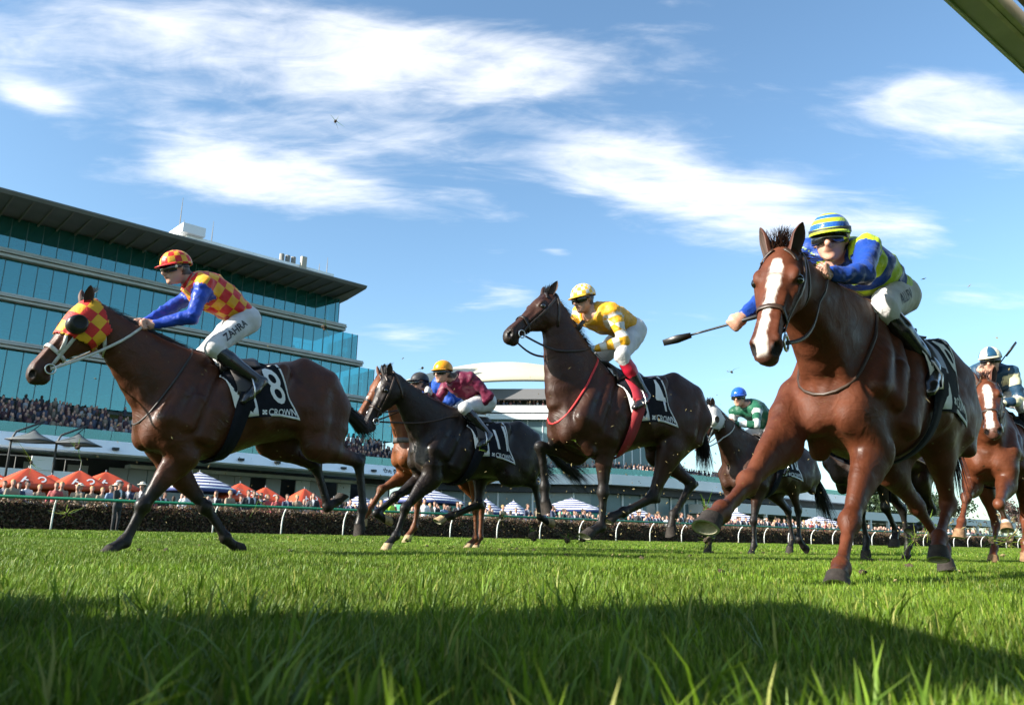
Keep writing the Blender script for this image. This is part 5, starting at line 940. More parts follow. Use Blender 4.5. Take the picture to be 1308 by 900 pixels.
def build_jockey(key, H, pose, silk, res=.012, label='', whip=None):
    Rj = {k: V3(v) for k, v in pose['R'].items()}; root = empty('person'); props(root, label, 'person', 'jockeys riding in the race'); root.matrix_world = H.root.matrix_world.copy()
    X, Y, Z = V3((1, 0, 0)), V3((0, 1, 0)), V3((0, 0, 1)); hd, nk, pv = Rj['hd'], Rj['nk'], Rj['pv']
    sp = unit(nk - pv); lat = unit(Rj['sl'] - Rj['sr']); dor = unit(np.cross(lat, -sp)); dor = dor if dor[2] > 0 else -dor
    fd = unit(V3(silk.get('look', (1, 0, -.18)))); hv = unit(np.cross(Z, fd)); hu = np.cross(fd, hv); HP = lambda f, u, v: hd + fd * f + hu * u + hv * v
    lo = np.min(list(Rj.values()), 0) - .2; hi = np.max(list(Rj.values()), 0) + .22
    T = lambda t, o=0: pv + (nk - pv) * t + dor * o
    def torso(B, g, up=1.02):
        B.tube([(T(-.05), .105 + g, .145 + g), (T(.2, .02), .10 + g, .135 + g), (T(.45, .03), .122 + g, .152 + g), (T(.7, .025), .132 + g, .168 + g), (T(.9, .01), .115 + g, .168 + g), (T(up), .065 + g, .09 + g)], dor, k=.03, kin=.04)
    def arms(B, g, to=1.0):
        for n in 'lr':
            s, e, w = Rj['s' + n], Rj['e' + n], Rj['w' + n]
            B.tube([(T(.9) * .35 + s * .65, .085 + g, .075 + g), (s, .07 + g, .066 + g), (s + (e - s) * .4, .056 + g, .053 + g), (s + (e - s) * .85, .046 + g, .045 + g), (e, .046 + g, .045 + g)], Z, k=.04)
            B.tube([(e, .046 + g, .044 + g), (e + (w - e) * .3, .045 + g, .042 + g), (e + (w - e) * .8 * to, .034 + g, .031 + g), (e + (w - e) * to, .031 + g, .028 + g)], Z, k=.025)
    def legs(B, g, to=.2, waist=False):
        B.ball(pv + dor * .0, (.13 + g, .16 + g, .12 + g), ax=(sp, lat, dor), k=.05)
        if waist: B.cut(T(.16), sp)
        for n in 'lr':
            h, k, a = Rj['h' + n], Rj['k' + n], Rj['a' + n]
            B.tube([(h, .105 + g, .095 + g), (h + (k - h) * .3, .098 + g, .085 + g), (h + (k - h) * .75, .07 + g, .066 + g), (k, .06 + g, .056 + g)], dor, k=.045)
            B.tube([(k, .06 + g, .056 + g), (k + (a - k) * to, .055 + g, .05 + g)], X, k=.02)
    def shins(B, g, frm=0.0, foot=True):
        for n in 'lr':
            k, a, t = Rj['k' + n], Rj['a' + n], Rj['t' + n]; q = lambda f: k + (a - k) * f
            B.tube([(q(frm), .056 + g, .05 + g), (q(.35), .062 + g, .052 + g), (q(.7), .045 + g, .04 + g), (a, .042 + g, .038 + g)], X, k=.02)
            if foot:
                d = unit(t - a); nrm = unit(np.cross(d, Y)); nrm = nrm if nrm[2] < 0 else -nrm
                B.tube([(a - d * .03 + nrm * .035, .038 + g, .036 + g), (a + d * .07 + nrm * .03, .042 + g, .04 + g), (t + nrm * .02, .034 + g, .044 + g), (t + d * .05 + nrm * .02, .022 + g, .036 + g)], nrm, k=.025)
    # --- skin
    Bs = Body(lo, hi, min(res, .0095) if res < .014 else res); torso(Bs, -.012); arms(Bs, -.01); legs(Bs, -.012); shins(Bs, -.012)
    Bs.tube([(T(.97), .06, .062), (nk * .5 + hd * .5 - fd * .01, .052, .05), (hd - hu * .05 - fd * .01, .055, .052)], fd, k=.03)
    Bs.ball(HP(-.008, .02, 0), (.098, .102, .076), ax=(fd, hu, hv), k=.02); Bs.ball(HP(.03, -.045, 0), (.062, .07, .058), ax=(fd, hu, hv), k=.03); Bs.ball(HP(.07, -.095, 0), (.024, .02, .03), ax=(fd, hu, hv), k=.025)
    Bs.tube([(HP(.092, .012, 0), .010, .010), (HP(.11, -.025, 0), .014, .014), (HP(.105, -.034, 0), .011, .018)], fd, k=.012); Bs.tube([(HP(.083, .03, -.04), .011, .012), (HP(.093, .032, 0), .012, .012), (HP(.083, .03, .04), .011, .012)], hu, k=.015)
    Bs.tube([(HP(.09, -.058, -.022), .007, .007), (HP(.098, -.057, 0), .009, .009), (HP(.09, -.058, .022), .007, .007)], hu, k=.01); Bs.tube([(HP(.104, -.0625, -.02), .0025, .004), (HP(.108, -.062, .0), .0025, .004), (HP(.104, -.0625, .02), .0025, .004)], hu, k=.004, op='sub')
    for s in (1, -1): Bs.ball(HP(-.005, -.005, s * .08), (.018, .032, .01), ax=(fd, hu, hv), k=.01)
    for n, s in (('l', 1), ('r', -1)):
        e, w = Rj['e' + n], Rj['w' + n]; d = unit(w - e); up = unit(Z - d * (Z @ d)); sd = np.cross(d, up); pm = w + d * .035
        Bs.tube([(w - d * .01, .026, .024), (pm, .036, .022), (w + d * .07, .036, .02)], up, k=.015)
        for i, (q, ln) in enumerate(((.03, .9), (.011, 1.0), (-.009, .95), (-.028, .8))):
            b0 = w + d * .07 + up * q; b1 = b0 + d * .022 * ln - sd * s * .018; b2 = b1 - d * .012 - sd * s * .026; b3 = b2 - d * .03 * ln + sd * s * .002
            Bs.tube([(b0, .0105, .0105), (b1, .0105, .0105), (b2, .0095, .0095), (b3, .0085, .0085)], up, k=.005)
        b0 = w + d * .03 + up * .03; Bs.tube([(b0, .013, .013), (b0 + d * .032 + up * .012 - sd * s * .014, .011, .011), (b0 + d * .05 - up * .004 - sd * s * .028, .0095, .0095)], up, k=.008)
    V, Q = Bs.surface(1); me = npmesh('skin', V, Q)
    skin = np.repeat(np.array([[.50, .27, .19]]), len(V), 0); f = np.linalg.norm(V - HP(.1, -.06, 0), axis=1); skin = skin * (1 - .45 * sstep(.03, .012, f))[:, None] * np.array([1, .92, .92]) ** sstep(.03, .012, f)[:, None]
    fh = (V - hd) @ hu; hairm = (((V - hd) @ fd < .0) & (fh > -.06) & (fh < .05)) * (np.linalg.norm(V - hd, axis=1) < .16); skin = np.where(hairm[:, None] > 0, np.array([[.06, .035, .02]]), skin)
    if silk.get('gloves'):
        g = np.zeros(len(V), bool)
        for n in 'lr': g |= np.linalg.norm(V - Rj['w' + n] - unit(Rj['w' + n] - Rj['e' + n]) * .05, axis=1) < .085
        skin[g] = silk['gloves']
    vattr(me, 'coat', np.concatenate([skin, np.ones((len(V), 1))], 1)); m = MATS.get('skin')
    if not m:
        m = bpy.data.materials.new('skin'); m.use_nodes = True; b = m.node_tree.nodes['Principled BSDF']; at = m.node_tree.nodes.new('ShaderNodeAttribute'); at.attribute_name = 'coat'; m.node_tree.links.new(at.outputs['Color'], b.inputs['Base Color']); b.inputs['Roughness'].default_value = .5; b.inputs['Subsurface Weight'].default_value = .08; b.inputs['Subsurface Radius'].default_value = (.01, .004, .002); MATS['skin'] = m
    link('body', me, root, m)
    # --- silks
    Bj = Body(lo, hi, res); torso(Bj, .006); Bj.cut(T(-.02), -sp); Bj.cut(nk + sp * .035, sp); arms(Bj, .004, .98); Bj.ripple(.0075, 60, ord(key))
    for n in 'lr': pass
    V, Q = Bj.surface(1); me = npmesh('jacket', V, Q); n_ = len(V)
    sarm = np.full(n_, 9.); tarm = np.zeros(n_)
    for n in 'lr':
        for i, (p, q) in enumerate(((Rj['s' + n], Rj['e' + n]), (Rj['e' + n], Rj['w' + n]))):
            d = q - p; t = np.clip(((V - p) @ d) / (d @ d), 0, 1); r = np.linalg.norm(V - p - t[:, None] * d, axis=1); mk = r < sarm; sarm[mk] = r[mk]; tarm[mk] = (i + t)[mk]
    tt = np.clip(((V - pv) @ sp) / np.linalg.norm(nk - pv), -.2, 1.3); dt = np.linalg.norm(V - (pv + (nk - pv) * np.clip(tt, 0, 1)[:, None] + dor * .02), axis=1)
    sleeve = (sarm + .055 < dt) & (tarm > .12) | (tarm > .75) & (sarm < .08)
    lv = (V - pv) @ lat; dv = (V - pv) @ dor; th = np.arctan2(lv, dv); sc = silk.get('scale', .075)
    pat = np.stack([tt * .47 / sc + silk.get('shift', 0) + silk.get('slant', 0) * lv / sc, th * .16 / sc + .5, np.zeros(n_)], 1); ps = np.stack([tarm * .27 / sc, np.where(lv > 0, th, -th) * .06 / sc, np.zeros(n_)], 1); pat[sleeve] = ps[sleeve]
    vattr(me, 'pat', pat); me.materials.append(silk['body']); me.materials.append(silk['sleeve']); me.polygons.foreach_set('material_index', (sleeve[Q].sum(1) >= 2).astype(np.int32)); link('jacket', me, root)
    # --- breeches, boots
    Bb = Body(lo, hi, res); legs(Bb, .004, .16, True); Bb.ripple(.004, 45, ord(key) + 7); V, Q = Bb.surface(1); me = npmesh('breeches', V, Q); vattr(me, 'pat', np.zeros((len(V), 3)))
    br = link('breeches', me, root, pattern_mat('breeches_white', 'solid', (.50, .49, .485), rough=.65)); bb = BVHTree.FromPolygons([tuple(v) for v in V], [tuple(q) for q in Q])
    for (txt, size, ft, dz) in silk.get('writing', ()):
        tm = text_mesh(txt, size, .0015, 1.05); h, k = Vector(Rj['hl']), Vector(Rj['kl']); ax = (h - k); ax.y = 0; ax.normalize(); upv = Vector((0, 1, 0)).cross(ax); upv = upv if upv.z > 0 else -upv; c = h + (k - h) * ft + Vector((0, 0, dz)); ok = True
        for v in tm.vertices:
            o = c + ax * v.co.x + upv * v.co.y + Vector((0, .4, 0)); r = bb.ray_cast(o, Vector((0, -1, 0)), .6)
            v.co = (r[0] + r[1] * .003) if r[0] is not None else o - Vector((0, .4, 0))
        link('printed_name', tm, br, mat('print_black', (.015, .015, .017), .6))
    Bo = Body(lo, hi, res); shins(Bo, .003, .12); V, Q = Bo.surface(1)
    left = V[Q].mean(1)[:, 1] > 0; kk = ((V - Rj['kl']) @ unit(Rj['al'] - Rj['kl']))[Q].mean(1)
    for sgn, nme in ((True, 'l'), (False, 'r')):
        q = Q[left == sgn]; ids, inv = np.unique(q, return_inverse=True); me = npmesh('boot', V[ids], inv.reshape(q.shape)); bt = mat('boot_black', (.012, .012, .014), .22, coat=.4, bump=.15, bscale=25); me.materials.append(bt)
        if silk.get('boot_top'):
            me.materials.append(mat('boot_top_' + key, silk['boot_top'], .35)); t = ((V - Rj['k' + nme]) @ unit(Rj['a' + nme] - Rj['k' + nme])); me.polygons.foreach_set('material_index', (t[q].mean(1) < .20).astype(np.int32))
        link('boot', me, root)
        a, t = Vector(Rj['a' + nme]), Vector(Rj['t' + nme]); d = (t - a).normalized(); b = a + d * .09; sy = 1 if sgn else -1; mbs = MB()      # stirrup iron
        pts = [b + Vector((0, .06, -.075)), b + Vector((0, -.06, -.075)), b + Vector((0, -.062, -.01)), b + Vector((0, -.03, .06)), b + Vector((0, 0, .085)), b + Vector((0, .03, .06)), b + Vector((0, .062, -.01))]
        mbs.ring(pts, .006, 6); mbs.build('stirrup', mat('shoe_metal'), H.root, True)
        lp = [b + Vector((0, 0, .085)), b + Vector((.03, -sy * .02, .16)), Vector((.18, sy * .2, 1.5)), Vector((.17, sy * .1, 1.62))]; MB().tube(lp, .009, 5).build('stirrup_leather', mat('leather_black', (.02, .016, .014), .5), H.root, True)
    # --- helmet, goggles
    V = []; Fh = []; nU, nV = 28, 14
    for j in range(nV + 1):
        for i in range(nU):
            az = 2 * math.pi * i / nU; low = -.12 + .10 * math.cos(az); e = low + (math.pi / 2 - low) * j / nV
            V.append(HP(-.012 + .122 * math.cos(e) * math.cos(az), .038 + .105 * math.sin(e), .1 * math.cos(e) * math.sin(az)))
    for j in range(nV):
        for i in range(nU): Fh.append((j * nU + i, j * nU + (i + 1) % nU, (j + 1) * nU + (i + 1) % nU, (j + 1) * nU + i))
    Vi = [HP(-.012, .038, 0) + (v - HP(-.012, .038, 0)) * .93 for v in V[:nU]]; o = len(V); V += Vi; Fh += [(i, o + i, o + (i + 1) % nU, (i + 1) % nU) for i in range(nU)]
    me = pymesh('helmet', V, Fh, True); VV = np.array(V) - HP(-.012, .038, 0); az = np.arctan2(VV @ hv, VV @ fd); e = np.arcsin(np.clip((VV @ hu) / .105, -1, 1)); hs = silk.get('cap_scale', .6)
    vattr(me, 'pat', np.stack([e / hs + silk.get('cap_shift', .0), az / hs + .001 + silk.get('cap_turn', 0), 0 * e], 1)); ho = link('helmet', me, root, silk['cap'])
    mb = MB(); A = []; Bq = []
    for az in np.linspace(-1.15, 1.15, 15): A.append(HP(-.012 + .12 * math.cos(az), .03 + .006, .099 * math.sin(az))); Bq.append(HP(-.012 + .12 * math.cos(az) + .05 * max(0, math.cos(az * 1.25)), .02, .104 * math.sin(az)))
    mb.strip(A, Bq, .005); link('peak', mb.mesh('peak', [silk.get('peak', silk['cap'])], True), ho)
    if silk.get('cap_band'):
        pts = [HP(-.012 + .124 * math.cos(q), .044 - .01 * math.cos(q), .102 * math.sin(q)) for q in np.linspace(0, 2 * math.pi, 29)[:-1]]; band(None, [Vector(p) for p in pts], HP(-.012, .04, 0), .03, hu, .002).build('cap_band', silk['cap_band'], ho, True)
    mb = MB(); fr = mat('goggle_frame', (.012, .012, .013), .45); ln = mat('goggle_lens', (.01, .01, .012), .08, coat=1.0)
    V = []; n1 = 15
    for r_, (hh, ex) in enumerate(((.032, 0), (.03, .012), (-.022, .013), (-.026, 0))):
        for az in np.linspace(-1.2, 1.2, n1): nose = .012 * max(0, 1 - abs(az) / .25) if r_ > 1 else 0; V.append(HP(.008 + (.094 + ex) * math.cos(az), hh - .002 + nose, (.082 + ex) * math.sin(az)))
    mb.add(V, [(r_ * n1 + i, r_ * n1 + i + 1, (r_ + 1) * n1 + i + 1, (r_ + 1) * n1 + i) for r_ in range(3) for i in range(n1 - 1)])
    go = link('goggles', mb.mesh('goggles', [ln], True), root); pts = [Vector(HP(-.0 + .104 * math.cos(q), .004, .0875 * math.sin(q))) for q in np.linspace(1.1, 2 * math.pi - 1.1, 18)]
    MB().strip([p - Vector(hu) * .009 for p in pts], [p + Vector(hu) * .009 for p in pts], .002).build('strap', fr, go, True)
    if silk.get('gog_dot'): MB().tube([HP(.05, .004, .088), HP(.053, .004, .098)], .011, 10).build('strap_button', mat('button_cream', (.6, .55, .38), .4), go, True)
    # collar and chin strap
    pts = loop = [Vector(nk + sp * .025 + (lat * math.cos(q) * .072 + dor * math.sin(q) * .066)) for q in np.linspace(0, 2 * math.pi, 20)[:-1]]; band(None, loop, nk, .055, sp, .006).build('collar', silk['body'] if silk.get('collar') is None else silk['collar'], root, True)
    if whip:
        w = Rj['wr' if whip.get('hand', 'r') == 'r' else 'wl']; d = unit(V3(whip['dir'])); e = unit(w - Rj['e' + whip.get('hand', 'r')]); g = w + e * .06; p0 = g - d * .12; wr_ = empty('riding_whip'); wr_.matrix_world = root.matrix_world.copy(); props(wr_, whip['label'], 'whip')
        L_ = whip.get('len', .62); pts = [p0 + d * L_ * t for t in (0, .05, .22, .24, .6, .74)]; MB().tube(pts, [.012, .013, .011, .007, .006, .006], 8).build('shaft', mat('whip_black', (.012, .012, .013), .4), wr_, True)
        f0, f1 = p0 + d * L_ * .72, p0 + d * L_ * 1.02; sd = unit(np.cross(d, Y)); MB().strip([f0 - sd * .014, (f0 + f1) / 2 - sd * .022, f1 - sd * .016], [f0 + sd * .014, (f0 + f1) / 2 + sd * .022, f1 + sd * .016], .012).build('flap', mat('whip_black'), wr_, True)
    J = Horse(); J.root = root; J.R = Rj; return J

def dress_horse(H, Jk, t):
    """saddle cloth, saddle, girth, bridle, reins"""
    root = H.root; blk = mat('cloth_black', (.008, .009, .013), .9, spec=.15, noise=.2, nscale=30, bump=.15, bscale=200); wht = mat('cloth_white', (.50, .50, .49), .7, noise=.12, nscale=25, bump=.2, bscale=160); lea = mat('leather_black')
    # number cloth: from the front strip back to the rear edge, over the back
    def cloth_pt(s, q, off):          # s 0 front .. 1 rear ; q -1 .. 1 over the back (1 = left hem)
        aq = abs(q); zt = 1.64; hemz = t.get('hem', 1.10); ph = q
        xf = .33 - .13 * aq ** 1.3; xr = -.10 - .23 * aq ** 1.4; x = xf + (xr - xf) * s
        top = round_pt(H, x, 0, 0); hz = hemz + .03 * math.sin(s * 3.2); ph = math.copysign(1, q) * aq
        # march round: angle chosen so that the hem meets the wanted height
        ang = aq * (math.pi / 2 + math.asin(max(-.9, min(.9, (1.2 - hz) / .29))))
        return round_pt(H, x, math.copysign(ang, q), off)
    nx, nq = 15, 33; V = [cloth_pt(i / (nx - 1), -1 + 2 * j / (nq - 1), .011) for i in range(nx) for j in range(nq)]; Vo = [cloth_pt(i / (nx - 1), -1 + 2 * j / (nq - 1), .017) for i in range(nx) for j in range(nq)]
    mb = MB(); F = [(i * nq + j, i * nq + j + 1, (i + 1) * nq + j + 1, (i + 1) * nq + j) for i in range(nx - 1) for j in range(nq - 1)]; o = nx * nq; mb.add(V + Vo, F + [tuple(o + k for k in reversed(f)) for f in F])
    ed = [(j, j + 1) for j in range(nq - 1)] + [((nx - 1) * nq + j + 1, (nx - 1) * nq + j) for j in range(nq - 1)] + [((i + 1) * nq, i * nq) for i in range(nx - 1)] + [(i * nq + nq - 1, (i + 1) * nq + nq - 1) for i in range(nx - 1)]
    mb.F += [(a, b, o + b, o + a) for a, b in ed]; mb.mi += [0] * len(ed); sc = mb.build('saddle_cloth', t.get('cloth', blk), root, True)
    # white binding at rear and hem, broad pale strip in front
    def bind(path, w, name, m):
        A, B = path; MB().strip(A, B, .003).build(name, m, sc, True)
    for s in (1, -1):
        q = [.22 + .78 * k / 14 for k in range(15)]
        bind(([cloth_pt(.965, s * a, .019) for a in q], [cloth_pt(.998, s * a, .019) for a in q]) if s > 0 else ([cloth_pt(.998, s * a, .019) for a in q], [cloth_pt(.965, s * a, .019) for a in q]), 0, 'binding', wht)
        u = [.48 + .51 * k / 12 for k in range(13)]; A, B = [cloth_pt(a, s * .965, .019) for a in u], [cloth_pt(a, s * .998, .019) for a in u]; bind((B, A) if s > 0 else (A, B), 0, 'binding', wht)
        q = [.12 + .86 * k / 16 for k in range(17)]; A, B = [cloth_pt(.0, s * a, .02) for a in q], [cloth_pt(.27 + .07 * math.sin(a * 3), s * a, .02) for a in q]; bind((A, B) if s > 0 else (B, A), 0, 'front_strip', wht)
    if t.get('number'):
        tm = text_mesh(t['number'], .37, .003, .74); cx, cz = t.get('num_at', (-.10, 1.335))
        for v in tm.vertices: v.co = side_pt(H, cx - v.co.x + .34 * v.co.y, cz + v.co.y, 1, .021) or Vector((cx, .3, cz))
        link('number', tm, sc, wht); tm = text_mesh('CROWN', .072, .0008, .92); cx, cz = t.get('crown_at', (-.155, 1.15))
        for v in tm.vertices: v.co = side_pt(H, cx - v.co.x, cz + v.co.y, 1, .021) or Vector((cx, .3, cz))
        link('lettering', tm, sc, wht); bx = MB(); e = .012
        for dx, dz in ((0, 0), (.022, 0), (0, .02), (.022, .02), (.011, .01)):
            p = [side_pt(H, cx + .152 + dx + a, cz - .01 + dz + b, 1, .021) for a, b in ((-e * .7, -e * .6), (e * .7, -e * .6), (e * .7, e * .6), (-e * .7, e * .6))]
            if all(p): bx.add(p, [(3, 2, 1, 0)])
        bx.build('logo', wht, sc)
    # saddle
    def sad(x, ph, off): return round_pt(H, x, ph, off)
    V = []; nx2, nq2 = 9, 15
    for i in range(nx2):
        for j in range(nq2):
            x = .30 - .36 * i / (nx2 - 1); q = -1 + 2 * j / (nq2 - 1); V.append(sad(x + .02 * abs(q), q * (.62 + .1 * math.sin(i * .8)), .02 + .014 * (abs(i - 4) / 4) ** 2 * (1 - abs(q)) + .010))
    F = [(i * nq2 + j, (i + 1) * nq2 + j, (i + 1) * nq2 + j + 1, i * nq2 + j + 1) for i in range(nx2 - 1) for j in range(nq2 - 1)]; me = pymesh('saddle', V, F, True); so = link('saddle', me, root, t.get('saddle', lea)); md = so.modifiers.new('thick', 'SOLIDIFY'); md.thickness = .014; md.offset = -1
    for s in (1, -1):      # flap
        A = []; B = []
        for k in range(9): f = k / 8; A.append(round_pt(H, .24 - .03 * f, s * (.55 + f * .75), .024)); B.append(round_pt(H, .07 - .02 * f, s * (.55 + f * .75), .024))
        MB().strip(A if s > 0 else B, B if s > 0 else A, .006).build('saddle_flap', t.get('flap', lea), so, True)
    n = 40; A = []; B = []
    for k in range(n + 1):
        ph = 1.1 + (2 * math.pi - 2.2) * k / n; f = math.sin((k / n) * math.pi); x = .13 + .13 * f; A.append(round_pt(H, x + .055, ph, .02, 1.15)); B.append(round_pt(H, x - .055, ph, .02, 1.15))
    MB().strip(B, A, .006).build('girth', t.get('girth', blk), root, True)
    # bridle
    bm_ = t.get('bridle', mat('leather_brown', (.035, .018, .01), .45)); bw = t.get('bridle_w', .022); br = None
    hp, a, hu, hv = H.hp, H.a, H.hu, H.hv
    def loop(tt, uu, tilt, name, w):
        ax = unit(a + hu * tilt); pts = loop_pts(H, hp(tt, uu, 0), ax, 32, .005, hv, .3); return band(H, pts, hp(tt, uu, 0), w, ax, .005).build(name, bm_, root, True)
    nose = loop(.40, -.03, .12, 'noseband', bw * 1.1); head = loop(.02, -.05, .9, 'headpiece', bw)
    hand = {1: Vector(Jk.R['wl']) + (Vector(Jk.R['wl']) - Vector(Jk.R['el'])).normalized() * .05, -1: Vector(Jk.R['wr']) + (Vector(Jk.R['wr']) - Vector(Jk.R['er'])).normalized() * .05}
    if t.get('rein_hand'): hand[-1] = hand[1] + Vector((.02, -.1, .02))
    for s in (1, -1):
        p = surf_path(H, [hp(.015 + (.50 - .015) * f, -.0 - .066 * f ** .8, s * (.105 - .045 * f)) for f in np.linspace(0, 1, 12)], .006); strap(p, H, bw, .004).build('cheek_strap', bm_, root, True)
        if t.get('cross'): p = surf_path(H, [hp(.08 + (.40 - .08) * f, .055 - .095 * f, s * (.07 + .02 * f * (1 - f))) for f in np.linspace(0, 1, 12)], .007); strap(p, H, bw, .004).build('cheek_strap', bm_, root, True)
        p = surf_path(H, [hp(.04 + .05 * f, .06 - .0 * f, s * (.02 + .085 * f)) for f in np.linspace(0, 1, 8)], .006); strap(p, H, bw * .9, .004).build('brow_band', bm_, root, True)
        bit = Vector(hp(.515, -.068, s * .066)); pts = [bit + Vector(a) * (.032 * math.cos(q)) + Vector(hu) * (.032 * math.sin(q)) for q in np.linspace(0, 2 * math.pi, 17)[:-1]]; MB().ring(pts, .0055, 6).build('bit_ring', mat('shoe_metal'), root, True)
        c1 = bit + Vector((-.04, s * .01, -.02)); h1 = hand[s]; pts = []
        for f in np.linspace(0, 1, 14):
            q = bit.lerp(h1, f) + Vector((0, s * .03 * math.sin(f * math.pi), -t.get('rein_sag', .05) * math.sin(f * math.pi))); lc, nr, ix, ds = H.bvh.find_nearest(q)
            if (q - lc).dot(nr) < .012: q = lc + nr * .012
            pts.append(q)
        rw = Vector((0, 0, t.get('rein_w', .009))); MB().strip([q - rw for q in pts], [q + rw for q in pts], .004).build('rein', t.get('rein', bm_), root, True)
    if t.get('breast'):
        m, kind = t['breast']
        if kind == 'neck':
            c = (Vector(H.neck[2][0]) + Vector(H.neck[1][0])) / 2; ax = (Vector(H.cr[0]) * .4 + Vector(H.cr[1]) * .6 - Vector(H.th[0])).normalized(); n0 = Vector((0, 1, 0)).cross(ax).normalized()
            pts = loop_pts(H, (Vector(H.cr[1]) + Vector(H.th[1]) * 1.0) / 2, n0, 40, .004, (0, 1, 0), .8); pts = [(pts[i - 1] + pts[i] * 2 + pts[(i + 1) % len(pts)]) / 4 for i in range(len(pts))]; MB().ring(pts, t.get('breast_r', .011), 8).build('breast_girth', m, root, True)
        else:
            pts = [round_pt(H, .32, math.pi * .62, .01)]; A = []; B = []
            for f in np.linspace(-1, 1, 25):
                z = t.get('breast_z', 1.13); d = Vector((math.cos(f * 1.9), math.sin(f * 1.9), 0)); r = H.bvh.ray_cast(Vector((.45, 0, z)) + d * .9, -d, .9)
                if r[0] is not None: A.append(r[0] + r[1] * .008 + Vector((0, 0, .03))); B.append(r[0] + r[1] * .008 - Vector((0, 0, .03)))
            MB().strip(A, B, .006).build('breast_girth', m, root, True)
    hd_ = t.get('hood')
    if hd_:
        rel = H.V - H.J['poll']; ht, hh, hl = rel @ a, rel @ hu, rel @ hv; keep = (ht > -.045 + .12 * np.clip(-hh / .2, 0, 1)) & (ht < .285 + .35 * np.clip(hh, -.12, .08)) & (np.abs(hl) < .15) & (hh > -.19) & (hh < .12)
        V, Q, ids = hood_mesh(H.V, H.Q, keep, .007, H.N); me = npmesh('blinker_hood', V, Q); vattr(me, 'pat', np.stack([ht[ids] / .076 + .4, (np.where(np.abs(hl[ids]) < .04, hl[ids], np.sign(hl[ids]) * (.04 + np.abs(hh[ids] - .07)))) / .076, 0 * ids], 1)); hood = link('blinker_hood', me, root, hd_); so = hood.modifiers.new('thick', 'SOLIDIFY'); so.thickness = .006; so.offset = 1
        for s in (1, -1):
            c = Vector(hp(.195, .01, s * .105)); mb = MB(); K = 18; rows = []; fx, fu, fv = Vector(a), Vector(hu), Vector(hv) * s; oc = t.get('cup_out', .06)
            for (r_, o_, sh) in ((.066, -.012, 0), (.066, .02, -.004), (.058, .042, -.012), (.044, oc, -.02)): rows.append([c + fv * o_ + (fx * math.cos(q) + fu * math.sin(q)) * r_ + fx * sh for q in np.linspace(0, 2 * math.pi, K + 1)[:-1]])
            V = [p for r_ in rows for p in r_]; mb.add(V, [(i * K + k, i * K + (k + 1) % K, (i + 1) * K + (k + 1) % K, (i + 1) * K + k) for i in range(3) for k in range(K)])
            inn = [c + (p - c) * .7 for p in rows[3]]; mb.add(rows[3] + inn, [(k, (k + 1) % K, K + (k + 1) % K, K + k) for k in range(K)] + [tuple(range(K, 2 * K))], 1)
            link('eye_cup', mb.mesh('eye_cup', [t.get('cup', lea), t.get('cup_in', lea)], True), hood)
    if t.get('cloth_mask'): pass

